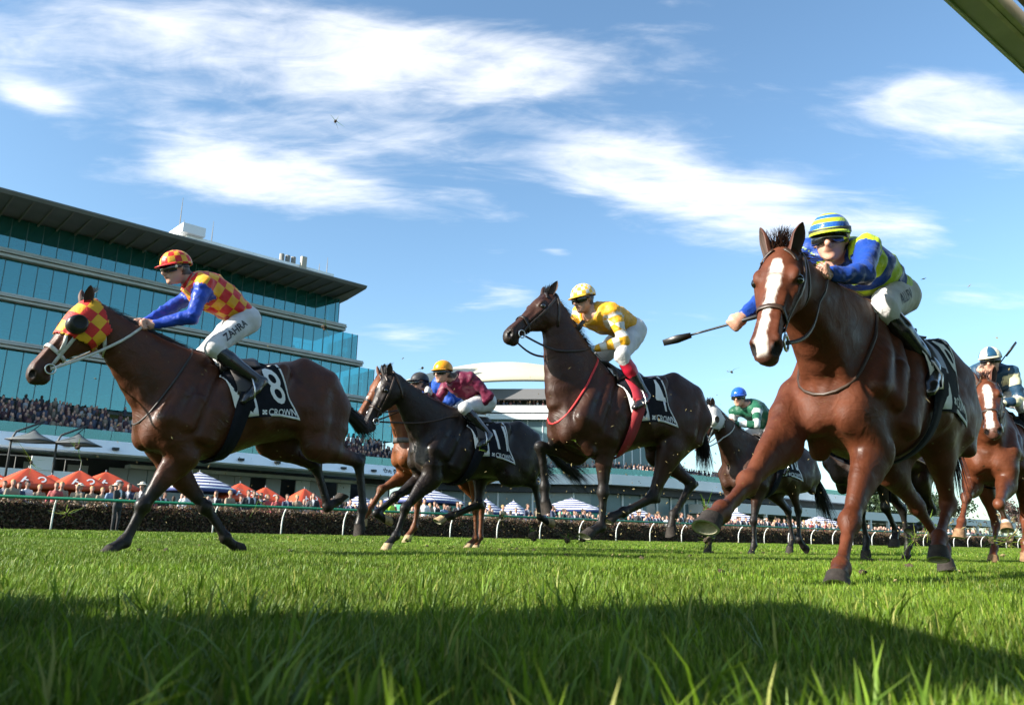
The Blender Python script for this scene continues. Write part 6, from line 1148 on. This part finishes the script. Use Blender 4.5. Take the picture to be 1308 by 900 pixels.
# ------------------------------------------------------------------ poses: joints in each horse's own frame (metres)
POSES = {
 'A': dict(root=(-2.104, 6.147, -0.085), yaw=-2.3403, pitch=-0.1028,
  J={'shl': (0.672, 0.172, 1.087), 'ell': (0.526, 0.128, 0.832), 'knl': (0.803, 0.103, 0.505), 'ffl': (0.932, 0.119, 0.269), 'fhl': (1.049, 0.181, 0.222), 'haunch_left': (-0.52, 0.14, 1.27), 'stl': (-0.514, 0.195, 0.895), 'hol': (-0.965, 0.154, 0.757), 'hfl': (-0.997, 0.156, 0.357), 'hhl': (-0.95, 0.153, 0.189), 'shr': (0.655, -0.169, 1.07), 'elr': (0.496, -0.153, 0.812), 'knr': (0.249, -0.131, 0.457), 'ffr': (0.086, -0.133, 0.211), 'fhr': (-0.033, -0.156, 0.118), 'haunch_right': (-0.519, -0.141, 1.268), 'str': (-0.31, -0.189, 0.953), 'hor': (-0.728, -0.138, 0.745), 'hfr': (-0.843, -0.139, 0.387), 'hhr': (-1.003, -0.146, 0.463), 'poll': (1.147, 0.031, 1.88), 'muz': (1.517, -0.001, 1.39), 'nb': (0.493, -0.001, 1.375)},
  R={'hd': (0.558, -0.001, 2.258), 'nk': (0.425, -0.007, 2.16), 'pv': (0.02, 0.021, 1.926), 'sl': (0.416, 0.177, 2.115), 'el': (0.526, 0.215, 1.848), 'wl': (0.745, 0.098, 1.794), 'hl': (0.073, 0.095, 1.864), 'kl': (0.383, 0.255, 1.624), 'al': (0.042, 0.291, 1.394), 'tl': (0.159, 0.312, 1.274), 'sr': (0.299, -0.149, 2.166), 'er': (0.521, -0.183, 1.984), 'wr': (0.725, -0.121, 1.852), 'hr': (0.002, -0.085, 1.907), 'kr': (0.251, -0.273, 1.625), 'ar': (-0.016, -0.29, 1.314), 'tr': (0.104, -0.31, 1.196)}),
 'B': dict(root=(-0.373, 8.825, -0.105), yaw=-2.4973, pitch=0.0769,
  J={'shl': (0.661, 0.174, 1.096), 'ell': (0.636, 0.144, 0.801), 'knl': (0.905, 0.131, 0.473), 'ffl': (0.977, 0.133, 0.188), 'fhl': (1.077, 0.146, 0.069), 'haunch_left': (-0.52, 0.14, 1.27), 'stl': (-0.284, 0.193, 0.977), 'hol': (-0.748, 0.141, 0.932), 'hfl': (-0.862, 0.141, 0.573), 'hhl': (-1.027, 0.142, 0.517), 'shr': (0.664, -0.17, 1.087), 'elr': (0.516, -0.176, 0.828), 'knr': (0.879, -0.15, 0.603), 'ffr': (1.088, -0.132, 0.404), 'fhr': (0.943, -0.147, 0.343), 'haunch_right': (-0.525, -0.139, 1.272), 'str': (-0.187, -0.187, 1.113), 'hor': (-0.182, -0.137, 0.65), 'hfr': (0.16, -0.142, 0.483), 'hhr': (0.324, -0.147, 0.417), 'poll': (1.205, 0.037, 1.81), 'muz': (1.422, 0.002, 1.236), 'nb': (0.495, -0.001, 1.377)},
  R={'hd': (0.557, -0.002, 1.999), 'nk': (0.403, 0.011, 1.943), 'pv': (-0.033, 0.017, 1.771), 'sl': (0.292, 0.165, 1.969), 'el': (0.091, 0.275, 1.792), 'wl': (0.161, 0.108, 1.619), 'hl': (0.039, 0.093, 1.746), 'kl': (0.399, 0.26, 1.6), 'al': (0.062, 0.271, 1.369), 'tl': (0.182, 0.31, 1.255), 'sr': (0.372, -0.175, 1.968), 'er': (0.443, -0.251, 1.697), 'wr': (0.623, -0.09, 1.761), 'hr': (-0.037, -0.09, 1.778), 'kr': (0.286, -0.28, 1.589), 'ar': (-0.017, -0.29, 1.312), 'tr': (0.105, -0.31, 1.195)}),
 'C': dict(root=(-0.711, 9.92, -0.015), yaw=-2.4929, pitch=0.1125,
  J={'shl': (0.66, 0.17, 1.08), 'ell': (0.401, 0.16, 0.929), 'knl': (0.502, 0.14, 0.511), 'ffl': (0.499, 0.14, 0.212), 'fhl': (0.581, 0.14, 0.068), 'haunch_left': (-0.519, 0.14, 1.269), 'stl': (-0.233, 0.18, 1.019), 'hol': (-0.342, 0.127, 0.565), 'hfl': (-0.396, 0.132, 0.194), 'hhl': (-0.274, 0.141, 0.075), 'shr': (0.664, -0.17, 1.085), 'elr': (0.495, -0.165, 0.839), 'knr': (0.856, -0.143, 0.608), 'ffr': (0.986, -0.141, 0.339), 'fhr': (1.034, -0.145, 0.176), 'haunch_right': (-0.52, -0.14, 1.27), 'str': (-0.303, -0.19, 0.963), 'hor': (-0.621, -0.14, 0.621), 'hfr': (-0.653, -0.14, 0.242), 'hhr': (-0.585, -0.14, 0.081), 'poll': (1.134, 0.013, 1.925), 'muz': (1.381, -0.004, 1.361), 'nb': (0.499, -0.0, 1.379)},
  R={'hd': (0.628, -0.029, 1.967), 'nk': (0.473, -0.002, 1.913), 'pv': (0.011, -0.0, 1.824), 'sl': (0.457, 0.165, 2.004), 'el': (0.319, 0.261, 1.768), 'wl': (0.506, 0.095, 1.763), 'hl': (-0.023, 0.1, 1.812), 'kl': (0.285, 0.28, 1.59), 'al': (-0.017, 0.29, 1.312), 'tl': (0.105, 0.31, 1.195), 'sr': (0.391, -0.171, 1.942), 'er': (0.451, -0.251, 1.67), 'wr': (0.62, -0.09, 1.76), 'hr': (-0.023, -0.1, 1.812), 'kr': (0.285, -0.28, 1.59), 'ar': (-0.017, -0.29, 1.312), 'tr': (0.105, -0.31, 1.195)}),
 'D': dict(root=(1.046, 6.92, 0.048), yaw=-2.5556, pitch=-0.0142,
  J={'shl': (0.653, 0.169, 1.077), 'ell': (0.39, 0.151, 0.931), 'knl': (0.419, 0.136, 0.51), 'ffl': (0.452, 0.135, 0.23), 'fhl': (0.605, 0.147, 0.18), 'haunch_left': (-0.518, 0.141, 1.266), 'stl': (-0.337, 0.176, 0.931), 'hol': (-0.156, 0.123, 0.497), 'hfl': (0.197, 0.128, 0.359), 'hhl': (0.361, 0.127, 0.299), 'shr': (0.652, -0.17, 1.073), 'elr': (0.441, -0.164, 0.857), 'knr': (0.866, -0.133, 0.877), 'ffr': (0.814, -0.143, 0.55), 'fhr': (0.814, -0.133, 0.328), 'haunch_right': (-0.52, -0.139, 1.275), 'str': (-0.515, -0.177, 0.901), 'hor': (-0.906, -0.134, 0.647), 'hfr': (-0.661, -0.136, 0.356), 'hhr': (-0.609, -0.14, 0.186), 'poll': (0.853, -0.008, 2.138), 'muz': (1.327, 0.015, 1.748), 'nb': (0.499, 0.0, 1.379)},
  R={'hd': (0.508, 0.017, 2.188), 'nk': (0.409, 0.009, 2.057), 'pv': (-0.054, 0.022, 1.988), 'sl': (0.316, 0.176, 2.078), 'el': (0.255, 0.25, 1.802), 'wl': (0.441, 0.089, 1.74), 'hl': (-0.003, 0.098, 1.926), 'kl': (0.294, 0.258, 1.669), 'al': (0.039, 0.271, 1.348), 'tl': (0.18, 0.309, 1.262), 'sr': (0.391, -0.162, 2.138), 'er': (0.506, -0.222, 1.88), 'wr': (0.651, -0.089, 1.727), 'hr': (-0.058, -0.085, 1.965), 'kr': (0.192, -0.264, 1.677), 'ar': (-0.012, -0.29, 1.321), 'tr': (0.103, -0.31, 1.197)}),
 'E': dict(root=(2.063, 4.221, -0.236), yaw=-2.358, pitch=0.0478,
  J={'shl': (0.671, 0.104, 1.078), 'ell': (0.554, 0.101, 0.803), 'knl': (0.834, 0.091, 0.474), 'ffl': (1.034, 0.125, 0.275), 'fhl': (1.18, 0.164, 0.223), 'haunch_left': (-0.52, 0.14, 1.27), 'stl': (-0.235, 0.155, 1.019), 'hol': (-0.551, 0.094, 0.678), 'hfl': (-0.237, 0.128, 0.474), 'hhl': (-0.096, 0.155, 0.379), 'shr': (0.677, -0.213, 1.092), 'elr': (0.852, -0.195, 0.847), 'knr': (1.218, -0.189, 0.617), 'ffr': (1.475, -0.171, 0.472), 'fhr': (1.624, -0.147, 0.418), 'haunch_right': (-0.521, -0.14, 1.271), 'str': (-0.374, -0.187, 0.925), 'hor': (-0.775, -0.144, 0.683), 'hfr': (-1.082, -0.107, 0.453), 'hhr': (-0.959, -0.069, 0.341), 'poll': (1.318, 0.061, 1.588), 'muz': (1.621, 0.102, 1.048), 'nb': (0.502, 0.001, 1.381)},
  R={'hd': (0.619, -0.014, 1.926), 'nk': (0.465, -0.017, 1.868), 'pv': (0.011, 0.057, 1.781), 'sl': (0.558, 0.145, 1.854), 'el': (0.752, 0.196, 1.645), 'wl': (0.985, 0.125, 1.593), 'hl': (0.104, 0.1, 1.735), 'kl': (0.483, 0.176, 1.554), 'al': (0.16, 0.275, 1.315), 'tl': (0.276, 0.288, 1.194), 'sr': (0.482, -0.185, 1.954), 'er': (0.579, -0.358, 1.742), 'wr': (0.732, -0.447, 1.566), 'hr': (-0.006, -0.055, 1.79), 'kr': (0.286, -0.28, 1.589), 'ar': (-0.017, -0.29, 1.312), 'tr': (0.105, -0.31, 1.195)}),
 'F': dict(root=(4.953, 7.944, -0.073), yaw=-2.2458, pitch=0.0495,
  J={'shl': (0.658, 0.177, 1.07), 'ell': (0.672, 0.116, 0.777), 'knl': (1.049, 0.087, 0.571), 'ffl': (0.772, 0.093, 0.456), 'fhl': (0.917, 0.112, 0.381), 'haunch_left': (-0.52, 0.14, 1.27), 'stl': (-0.305, 0.161, 0.958), 'hol': (-0.563, 0.102, 0.569), 'hfl': (-0.279, 0.111, 0.318), 'hhl': (-0.199, 0.111, 0.163), 'shr': (0.657, -0.139, 1.07), 'elr': (0.566, -0.176, 0.786), 'knr': (0.973, -0.174, 0.643), 'ffr': (1.163, -0.2, 0.411), 'fhr': (1.28, -0.214, 0.294), 'haunch_right': (-0.52, -0.14, 1.27), 'str': (-0.369, -0.204, 0.926), 'hor': (-0.568, -0.159, 0.502), 'hfr': (-0.277, -0.162, 0.258), 'hhr': (-0.156, -0.169, 0.132), 'poll': (1.291, 0.118, 1.614), 'muz': (1.652, 0.177, 1.122), 'nb': (0.498, -0.001, 1.379)},
  R={'hd': (0.485, 0.084, 2.022), 'nk': (0.345, 0.039, 1.948), 'pv': (-0.096, -0.0, 1.791), 'sl': (0.312, 0.228, 1.933), 'el': (0.289, 0.271, 1.646), 'wl': (0.495, 0.142, 1.587), 'hl': (-0.062, 0.1, 1.789), 'kl': (0.269, 0.28, 1.603), 'al': (-0.019, 0.29, 1.311), 'tl': (0.105, 0.31, 1.196), 'sr': (0.232, -0.111, 1.974), 'er': (0.39, -0.248, 1.773), 'wr': (0.444, -0.012, 1.836), 'hr': (-0.061, -0.1, 1.79), 'kr': (0.27, -0.277, 1.602), 'ar': (-0.019, -0.29, 1.311), 'tr': (0.105, -0.31, 1.196)}),
 'G': dict(root=(3.855, 8.138, -0.112), yaw=-2.4738, pitch=-0.0439,
  J={'shl': (0.661, 0.17, 1.08), 'ell': (0.361, 0.165, 1.087), 'knl': (0.319, 0.147, 0.66), 'ffl': (0.138, 0.137, 0.423), 'fhl': (0.258, 0.156, 0.316), 'haunch_left': (-0.52, 0.14, 1.27), 'stl': (-0.342, 0.19, 0.938), 'hol': (-0.695, 0.141, 0.632), 'hfl': (-0.354, 0.134, 0.465), 'hhl': (-0.18, 0.129, 0.437), 'shr': (0.661, -0.17, 1.08), 'elr': (0.362, -0.156, 1.05), 'knr': (0.266, -0.135, 0.631), 'ffr': (0.208, -0.139, 0.339), 'fhr': (0.284, -0.129, 0.196), 'haunch_right': (-0.52, -0.14, 1.27), 'str': (-0.301, -0.19, 0.964), 'hor': (-0.627, -0.14, 0.629), 'hfr': (-0.669, -0.14, 0.251), 'hhr': (-0.572, -0.14, 0.105), 'poll': (1.174, 0.0, 1.881), 'muz': (1.553, 0.0, 1.397), 'nb': (0.5, -0.0, 1.38)},
  R={'hd': (0.528, -0.0, 2.107), 'nk': (0.387, 0.0, 2.02), 'pv': (-0.042, 0.0, 1.828), 'sl': (0.334, 0.175, 1.97), 'el': (0.439, 0.25, 1.71), 'wl': (0.624, 0.09, 1.761), 'hl': (-0.047, 0.1, 1.796), 'kl': (0.276, 0.28, 1.597), 'al': (-0.018, 0.29, 1.311), 'tl': (0.105, 0.31, 1.195), 'sr': (0.334, -0.175, 1.97), 'er': (0.439, -0.25, 1.71), 'wr': (0.624, -0.09, 1.761), 'hr': (-0.047, -0.1, 1.796), 'kr': (0.277, -0.278, 1.597), 'ar': (-0.018, -0.29, 1.311), 'tr': (0.105, -0.31, 1.195)}),
 'H': dict(root=(3.47, 10.56, -0.103), yaw=-2.5349, pitch=0.0566,
  J={'shl': (0.66, 0.17, 1.08), 'ell': (0.401, 0.16, 0.929), 'knl': (0.502, 0.14, 0.511), 'ffl': (0.499, 0.14, 0.212), 'fhl': (0.581, 0.14, 0.068), 'haunch_left': (-0.52, 0.14, 1.27), 'stl': (-0.177, 0.185, 1.114), 'hol': (-0.435, 0.133, 0.726), 'hfl': (-0.427, 0.134, 0.347), 'hhl': (-0.555, 0.139, 0.227), 'shr': (0.66, -0.17, 1.079), 'elr': (0.509, -0.164, 0.82), 'knr': (0.777, -0.145, 0.484), 'ffr': (0.971, -0.148, 0.255), 'fhr': (1.041, -0.146, 0.107), 'haunch_right': (-0.52, -0.14, 1.27), 'str': (-0.233, -0.192, 1.027), 'hor': (-0.597, -0.143, 0.734), 'hfr': (-0.669, -0.142, 0.362), 'hhr': (-0.588, -0.14, 0.207), 'poll': (1.179, 0.036, 1.863), 'muz': (1.37, 0.002, 1.28), 'nb': (0.498, -0.0, 1.379)},
  R={'hd': (0.561, -0.028, 2.116), 'nk': (0.424, -0.009, 2.024), 'pv': (0.0, 0.003, 1.819), 'sl': (0.428, 0.168, 1.953), 'el': (0.569, 0.253, 1.715), 'wl': (0.745, 0.073, 1.725), 'hl': (0.003, 0.099, 1.777), 'kl': (0.348, 0.269, 1.608), 'al': (0.031, 0.289, 1.348), 'tl': (0.102, 0.31, 1.195), 'sr': (0.476, -0.179, 1.956), 'er': (0.44, -0.25, 1.678), 'wr': (0.614, -0.09, 1.757), 'hr': (-0.031, -0.096, 1.803), 'kr': (0.283, -0.279, 1.592), 'ar': (-0.017, -0.29, 1.312), 'tr': (0.105, -0.31, 1.195)}),
}

# ------------------------------------------------------------------ the field
WHITE = (.72, .72, .71)
def SM(n, kind, c1, c2=None, rough=.5): return pattern_mat(n, kind, c1, c2, rough)
lea = mat('leather_black', (.02, .016, .014), .5)
strap_w = mat('strap_white', (.48, .47, .43), .55, noise=.15, nscale=40); red_st = mat('strap_red', (.45, .02, .02), .55); brn = mat('leather_brown', (.035, .018, .01), .45)
FIELD = [
 ('A', dict(base=(.058, .017, .0065), points=(.010, .008, .007), muzzle=(0.031, 0.0155, 0.00992), hoof='dark', rough=.40), .012, 'bay race horse with red and yellow chequered hood and number 8 cloth',
  dict(number='8', bridle=strap_w, bridle_w=.024, rein=strap_w, rein_w=.011, cross=True, hood=SM('hood_check', 'check', (.52, .02, .014), (.64, .33, .014), .6), cup_out=.045, cup=mat('cup_black', (.012, .011, .011), .3), cup_in=mat('cup_in', (.01, .01, .01), .8), breast=(lea, 'neck'), breast_r=.008, tail=(-1, 0, -.4), dock=(-.10, 0, -1), tail_from=.6, tail_l=.30, tail_drop=.5, rein_sag=.03, mane_l=1.2),
  dict(body=SM('silk_check_red', 'check', (.52, .014, .014), (.66, .31, .012)), sleeve=SM('silk_blue', 'solid', (.010, .045, .33), rough=.42), cap=SM('cap_check_red', 'check', (.52, .014, .014), (.66, .33, .02), .35), peak=SM('silk_red', 'solid', (.6, .02, .02)), cap_scale=.5, scale=.072, look=(.97, .12, -.25), gog_dot=True, writing=[('ZAHRA', .075, .42, .012)]),
  'jockey in red and yellow checks with blue sleeves and chequered cap', None),
 ('D', dict(base=(.031, .0105, .005), points=(.009, .007, .006), muzzle=(0.0186, 0.01116, 0.00868), hoof='dark', rough=.42), .0125, 'dark bay race horse with head held high and number 4 cloth',
  dict(number='4', breast=(red_st, 'neck'), breast_r=.010, girth=mat('girth_red', (.24, .012, .016), .7), flap=mat('flap_red', (.35, .015, .03), .5), bridle=mat('bridle_dark', (.02, .013, .01), .5), tail=(-.1, 0, -1), dock=(-.2, 0, -1), tail_l=.4, arch=-.03, ear_back=1.1, rein_sag=.08),
  dict(body=SM('silk_yellow', 'solid', (.60, .29, .010)), sleeve=SM('silk_check_yellow', 'check', (.60, .30, .012), (.52, .52, .50)), cap=SM('cap_check_yellow', 'check', (.80, .45, .04), (.55, .55, .53), .35), cap_scale=.36, peak=SM('cap_check_yellow', 'check', (.8, .45, .04)), boot_top=(.40, .01, .03), gloves=(.22, .30, .38), scale=.062, look=(.98, .05, -.3)),
  'jockey in yellow silks with yellow and white chequered cap', dict(hand='r', dir=(-.25, .55, .8), len=.45, label='short black whip in the hand of the yellow-capped jockey')),
 ('E', dict(base=(.078, .0205, .0075), muzzle=(0.062, 0.02356, 0.01364), hair=(.035, .014, .007), hoof='dark', rough=.52, dirt=.25, white=[(.09, .19, .008, .030, -.004), (.18, .42, .026, .012, -.006), (.40, .60, .013, .024, -.002)]), .0115, 'chestnut race horse with broad white blaze stretching one foreleg forward',
  dict(number='9', bridle=brn, breast=(brn, 'neck'), breast_r=.009, tail=(-.15, 0, -1), dock=(-.2, 0, -1), tail_l=.4, ear_back=1.0, head=.93, rein_hand=True, head_turn=14, rein_sag=.10, mane_l=1.5, hem=1.08),
  dict(body=SM('silk_hoops', 'hoops', (.008, .045, .26), (.42, .58, .02), .45), sleeve=SM('silk_blue2', 'solid', (.008, .045, .27), rough=.42), cap=SM('cap_hoops', 'hoops', (.42, .58, .03), (.02, .10, .42), .25), cap_scale=.27, cap_shift=.45, cap_band=mat('band_black', (.02, .022, .02), .5), peak=SM('silk_lime', 'solid', (.45, .58, .02)), scale=.085, slant=.35, look=(.95, .25, -.28), gog_dot=True, writing=[('ALLEN', .075, .40, .01)]),
  'jockey in blue silks with lime hoops and striped cap', dict(hand='r', dir=(.35, -.92, -.22), len=.52, label='black whip held out by the jockey in blue and lime')),
 ('B', dict(base=(0.0124, 0.00744, 0.00558), points=(.007, .006, .006), muzzle=(0.031, 0.01488, 0.00868), hoof='pale', rough=.38, white=[(.10, .19, .006, .022, .0)]), .014, 'nearly black race horse with small white star and number 11 cloth',
  dict(number='11', bridle=brn, tail=(-1, 0, -.35), breast=None, rein=brn),
  dict(body=SM('silk_maroon_hoop', 'band', (.115, .006, .03), (.70, .38, .02)), sleeve=SM('silk_maroon', 'solid', (.125, .008, .035)), cap=SM('cap_gold', 'solid', (.62, .26, .008), rough=.25), peak=SM('cap_gold', 'solid', (.8, .36, .01)), scale=.10, shift=-1.2, look=(.95, .28, -.2), gloves=(.5, .5, .52)),
  'jockey in maroon silks with gold hoops and plain gold cap', None),
 ('C', dict(base=(0.124, 0.0372, 0.01054), points=(.10, .035, .014), muzzle=(0.0868, 0.031, 0.0124), hoof='pale', rough=.42, white=[(.33, .40, .014, .01, .01)]), .016, 'bright bay race horse running hidden behind the nearly black one',
  dict(number=None, bridle=mat('bridle_dark', (.02, .013, .01), .5), breast=(mat('band_grey', (.06, .055, .05), .7), 'chest'), breast_z=1.2),
  dict(body=SM('silk_blue3', 'solid', (.015, .07, .36)), sleeve=SM('silk_blue3', 'solid', (.015, .07, .36)), cap=SM('cap_black', 'solid', (.02, .02, .024), rough=.5), scale=.08),
  'jockey in blue with black cap half hidden behind the maroon jockey', None),
 ('F', dict(base=(.085, .024, .009), muzzle=(0.0868, 0.0372, 0.0248), points=(.10, .03, .012), hair=(.06, .02, .008), hoof='tan', rough=.42, white=[(.09, .20, .012, .036, 0), (.18, .40, .032, .016, .002), (.38, .60, .018, .026, 0)], socks=[('ell', 2.2)]), .0145, 'copper chestnut race horse with white blaze galloping at the rear of the field',
  dict(number='2', bridle=brn, ear_back=.9, rein_sag=.05),
  dict(body=SM('silk_navy', 'solid', (.012, .045, .085)), sleeve=SM('silk_cream_hoop', 'hoops', (.62, .58, .38), (.012, .045, .09)), cap=SM('cap_quarter', 'quarters', (.012, .06, .12), (.66, .62, .44), .25), cap_scale=.785, cap_turn=0.0, peak=SM('silk_cream', 'solid', (.6, .56, .4)), scale=.13, look=(.97, -.1, -.22)),
  'jockey in navy silks with cream sleeves and quartered cap', dict(hand='r', dir=(-.1, .62, .85), len=.55, label='dark whip raised beside the quartered cap')),
 ('G', dict(base=(0.01736, 0.00868, 0.0062), points=(.008, .007, .006), hoof='dark'), .018, 'dark brown race horse running hidden behind the blazed chestnut',
  dict(number='15'),
  dict(body=SM('silk_white', 'solid', (.45, .45, .45)), sleeve=SM('silk_red2', 'solid', (.45, .02, .03)), cap=SM('cap_white', 'solid', (.65, .65, .65)), scale=.08),
  'jockey in white and red hidden behind the blazed chestnut', None),
 ('H', dict(base=(0.0341, 0.01364, 0.00744), points=(.009, .007, .007), hoof='dark', rough=.42), .0155, 'brown race horse with white blinker hood and dark swinging tail',
  dict(number='10', bridle=strap_w, hood=SM('hood_white', 'solid', (.5, .49, .47), rough=.7), cup=mat('cup_white', (.68, .67, .64), .5), cup_in=mat('cup_brown', (.05, .03, .012), .6), rein=strap_w, tail=(-.55, 0, -.85), tail_l=.6, tail_drop=.3),
  dict(body=SM('silk_green', 'solid', (.010, .085, .045)), sleeve=SM('silk_green_check', 'check', (.010, .085, .045), (.48, .50, .48)), cap=SM('cap_blue', 'solid', (.012, .085, .48), rough=.2), peak=SM('cap_blue', 'solid', (.012, .09, .5)), scale=.10, look=(.9, .35, -.2)),
  'jockey in bottle green silks with royal blue cap', None),
]
for (key, coat, res, lab, tk, silk, jl, wh) in FIELD:
    Hh = build_horse(key, POSES[key], coat, res, lab, tack=tk); Jk = build_jockey(key, Hh, POSES[key], silk, res, jl, wh); dress_horse(Hh, Jk, tk)

# --- turf kicked up by the hooves
soil = mat('clod_soil', (.045, .03, .018), .95, noise=.4, nscale=40, bump=.8, bscale=90)
rc = random.Random(3)
def clod_mesh(seed, r_, grass):
    rr = random.Random(seed); bm = bmesh.new(); bmesh.ops.create_icosphere(bm, subdivisions=2, radius=r_)
    for v in bm.verts: v.co *= rr.uniform(.6, 1.3)
    for v in bm.verts: v.co.z *= .7
    me = bpy.data.meshes.new('soil'); bm.to_mesh(me); bm.free(); me.materials.append(soil); V = []; F = []; A = []
    for i in range(grass):
        p = Vector((rr.uniform(-1, 1), rr.uniform(-1, 1), rr.uniform(-.5, 1))) * r_ * .7; d = Vector((rr.uniform(-1, 1), rr.uniform(-1, 1), rr.uniform(-.6, 1))).normalized(); ln = rr.uniform(.04, .11); s = d.cross(Vector((rr.random(), rr.random(), rr.random()))).normalized() * .003; b = Vector((rr.uniform(-1, 1), rr.uniform(-1, 1), rr.uniform(-1, .4))) * ln * .5; o = len(V); c = rr.random()
        for k in range(3): f = k / 2; q = p + d * ln * f + b * f * f; V += [q - s * (1 - f * .8), q + s * (1 - f * .8)]; A += [(f, c, .5 * (c > .7))] * 2
        F += [(o, o + 1, o + 3, o + 2), (o + 2, o + 3, o + 5, o + 4)]
    g = pymesh('grass_roots', V, F, True); vattr(g, 'blade', np.array(A)); g.materials.append(GM); return me, g
big = [(-1.66, 6.5, 3.84, 0.013, 7), (-1.49, 6.0, 1.76, 0.018, 23), (-2.86, 5.2, 0.7, 0.018, 41), (-3.15, 5.2, 0.59, 0.009, 12), (-0.99, 8.5, 1.98, 0.012, 7), (2.3, 8.0, 1.9, 0.012, 14), (0.23, 7.4, 0.19, 0.048, 35), (-0.07, 7.5, 0.36, 0.028, 44), (1.04, 4.2, 0.35, 0.019, 19), (2.89, 5.5, 0.33, 0.028, 48), (4.38, 7.0, 0.24, 0.048, 73), (4.33, 7.2, 0.24, 0.033, 48), (0.67, 7.2, 0.17, 0.028, 48), (0.56, 7.6, 0.16, 0.028, 35), (-1.76, 5.6, 0.39, 0.007, 5), (-2.98, 5.4, 0.27, 0.009, 12), (-1.03, 8.2, 0.12, 0.019, 22), (2.19, 8.8, 0.18, 0.048, 35), (-1.62, 6.4, 0.67, 0.007, 4), (0.52, 6.2, 0.92, 0.005, 4), (-0.32, 8.2, 1.05, 0.005, 4), (3.04, 6.0, 0.22, 0.028, 38)]
for i, (x, y, z, r_, gn) in enumerate(big):
    e = empty('turf_clod', (x, y, z)); e.rotation_euler = (rc.random() * 6, rc.random() * 6, rc.random() * 6); props(e, 'torn clod of turf with grass blades flying in the air', 'turf clod', 'clods of turf thrown up by the hooves'); a, b = clod_mesh(i, r_, gn) if z < .5 else clod_mesh(i, r_ * 1.25, 3 + gn // 4); link('soil', a, e); link('grass_roots', b, e)
lying = [clod_mesh(60 + i, .018 + .006 * (i % 3), 9) for i in range(5)]
for i in range(30):      # torn pieces left lying where the field has just passed
    q = POSES['ABCDEFGH'[i % 8]]; h = Vector((math.cos(q['yaw']), math.sin(q['yaw']), 0)); e = empty('turf_clod', Vector((q['root'][0], q['root'][1], .035)) + h * rc.uniform(-1.6, 1.0) + Vector((h.y, -h.x, 0)) * rc.gauss(0, .35)); e.rotation_euler = (rc.uniform(-.5, .5), rc.uniform(-.5, .5), rc.random() * 6); props(e, 'small torn clod of soil and grass lying on the turf', 'turf clod', 'clods lying on the turf'); a, b = lying[i % 5]; link('soil', a, e); link('grass_roots', b, e)
V = []; F = []
for i in range(1000):      # crumbs thrown up and back from each horse's feet
    q = POSES[rc.choice('AABBDDDEFFH')]; h = Vector((math.cos(q['yaw']), math.sin(q['yaw']), 0)); up = abs(rc.gauss(0, .55)) if rc.random() < .8 else rc.uniform(.3, 1.5)
    p = Vector((q['root'][0], q['root'][1], .04)) + h * rc.gauss(-.3, .9) + Vector((h.y, -h.x, 0)) * rc.gauss(-.15, .45) + Vector((0, 0, up)); d = Vector((rc.gauss(0, 1), rc.gauss(0, 1), rc.gauss(0, 1))).normalized(); s = d.cross(Vector((rc.random(), 1, 0))).normalized(); ln = rc.uniform(.004, .018); w = rc.uniform(.0015, .006); o = len(V); t = d.cross(s) * w; V += [p - d * ln, p + s * w, p + d * ln, p - s * w, p + t, p - t]; F += [(0 + o, 1 + o, 4 + o), (1 + o, 2 + o, 4 + o), (2 + o, 3 + o, 4 + o), (3 + o, 0 + o, 4 + o), (1 + o, 0 + o, 5 + o), (2 + o, 1 + o, 5 + o), (3 + o, 2 + o, 5 + o), (0 + o, 3 + o, 5 + o)]
cr_ = link('turf_crumbs', pymesh('turf_crumbs', V, F), None, mat('crumbs', (.20, .16, .07), .9, noise=.6, nscale=2)); props(cr_, 'fine crumbs of soil and grass flying round the horses', 'turf crumbs', kind='stuff')
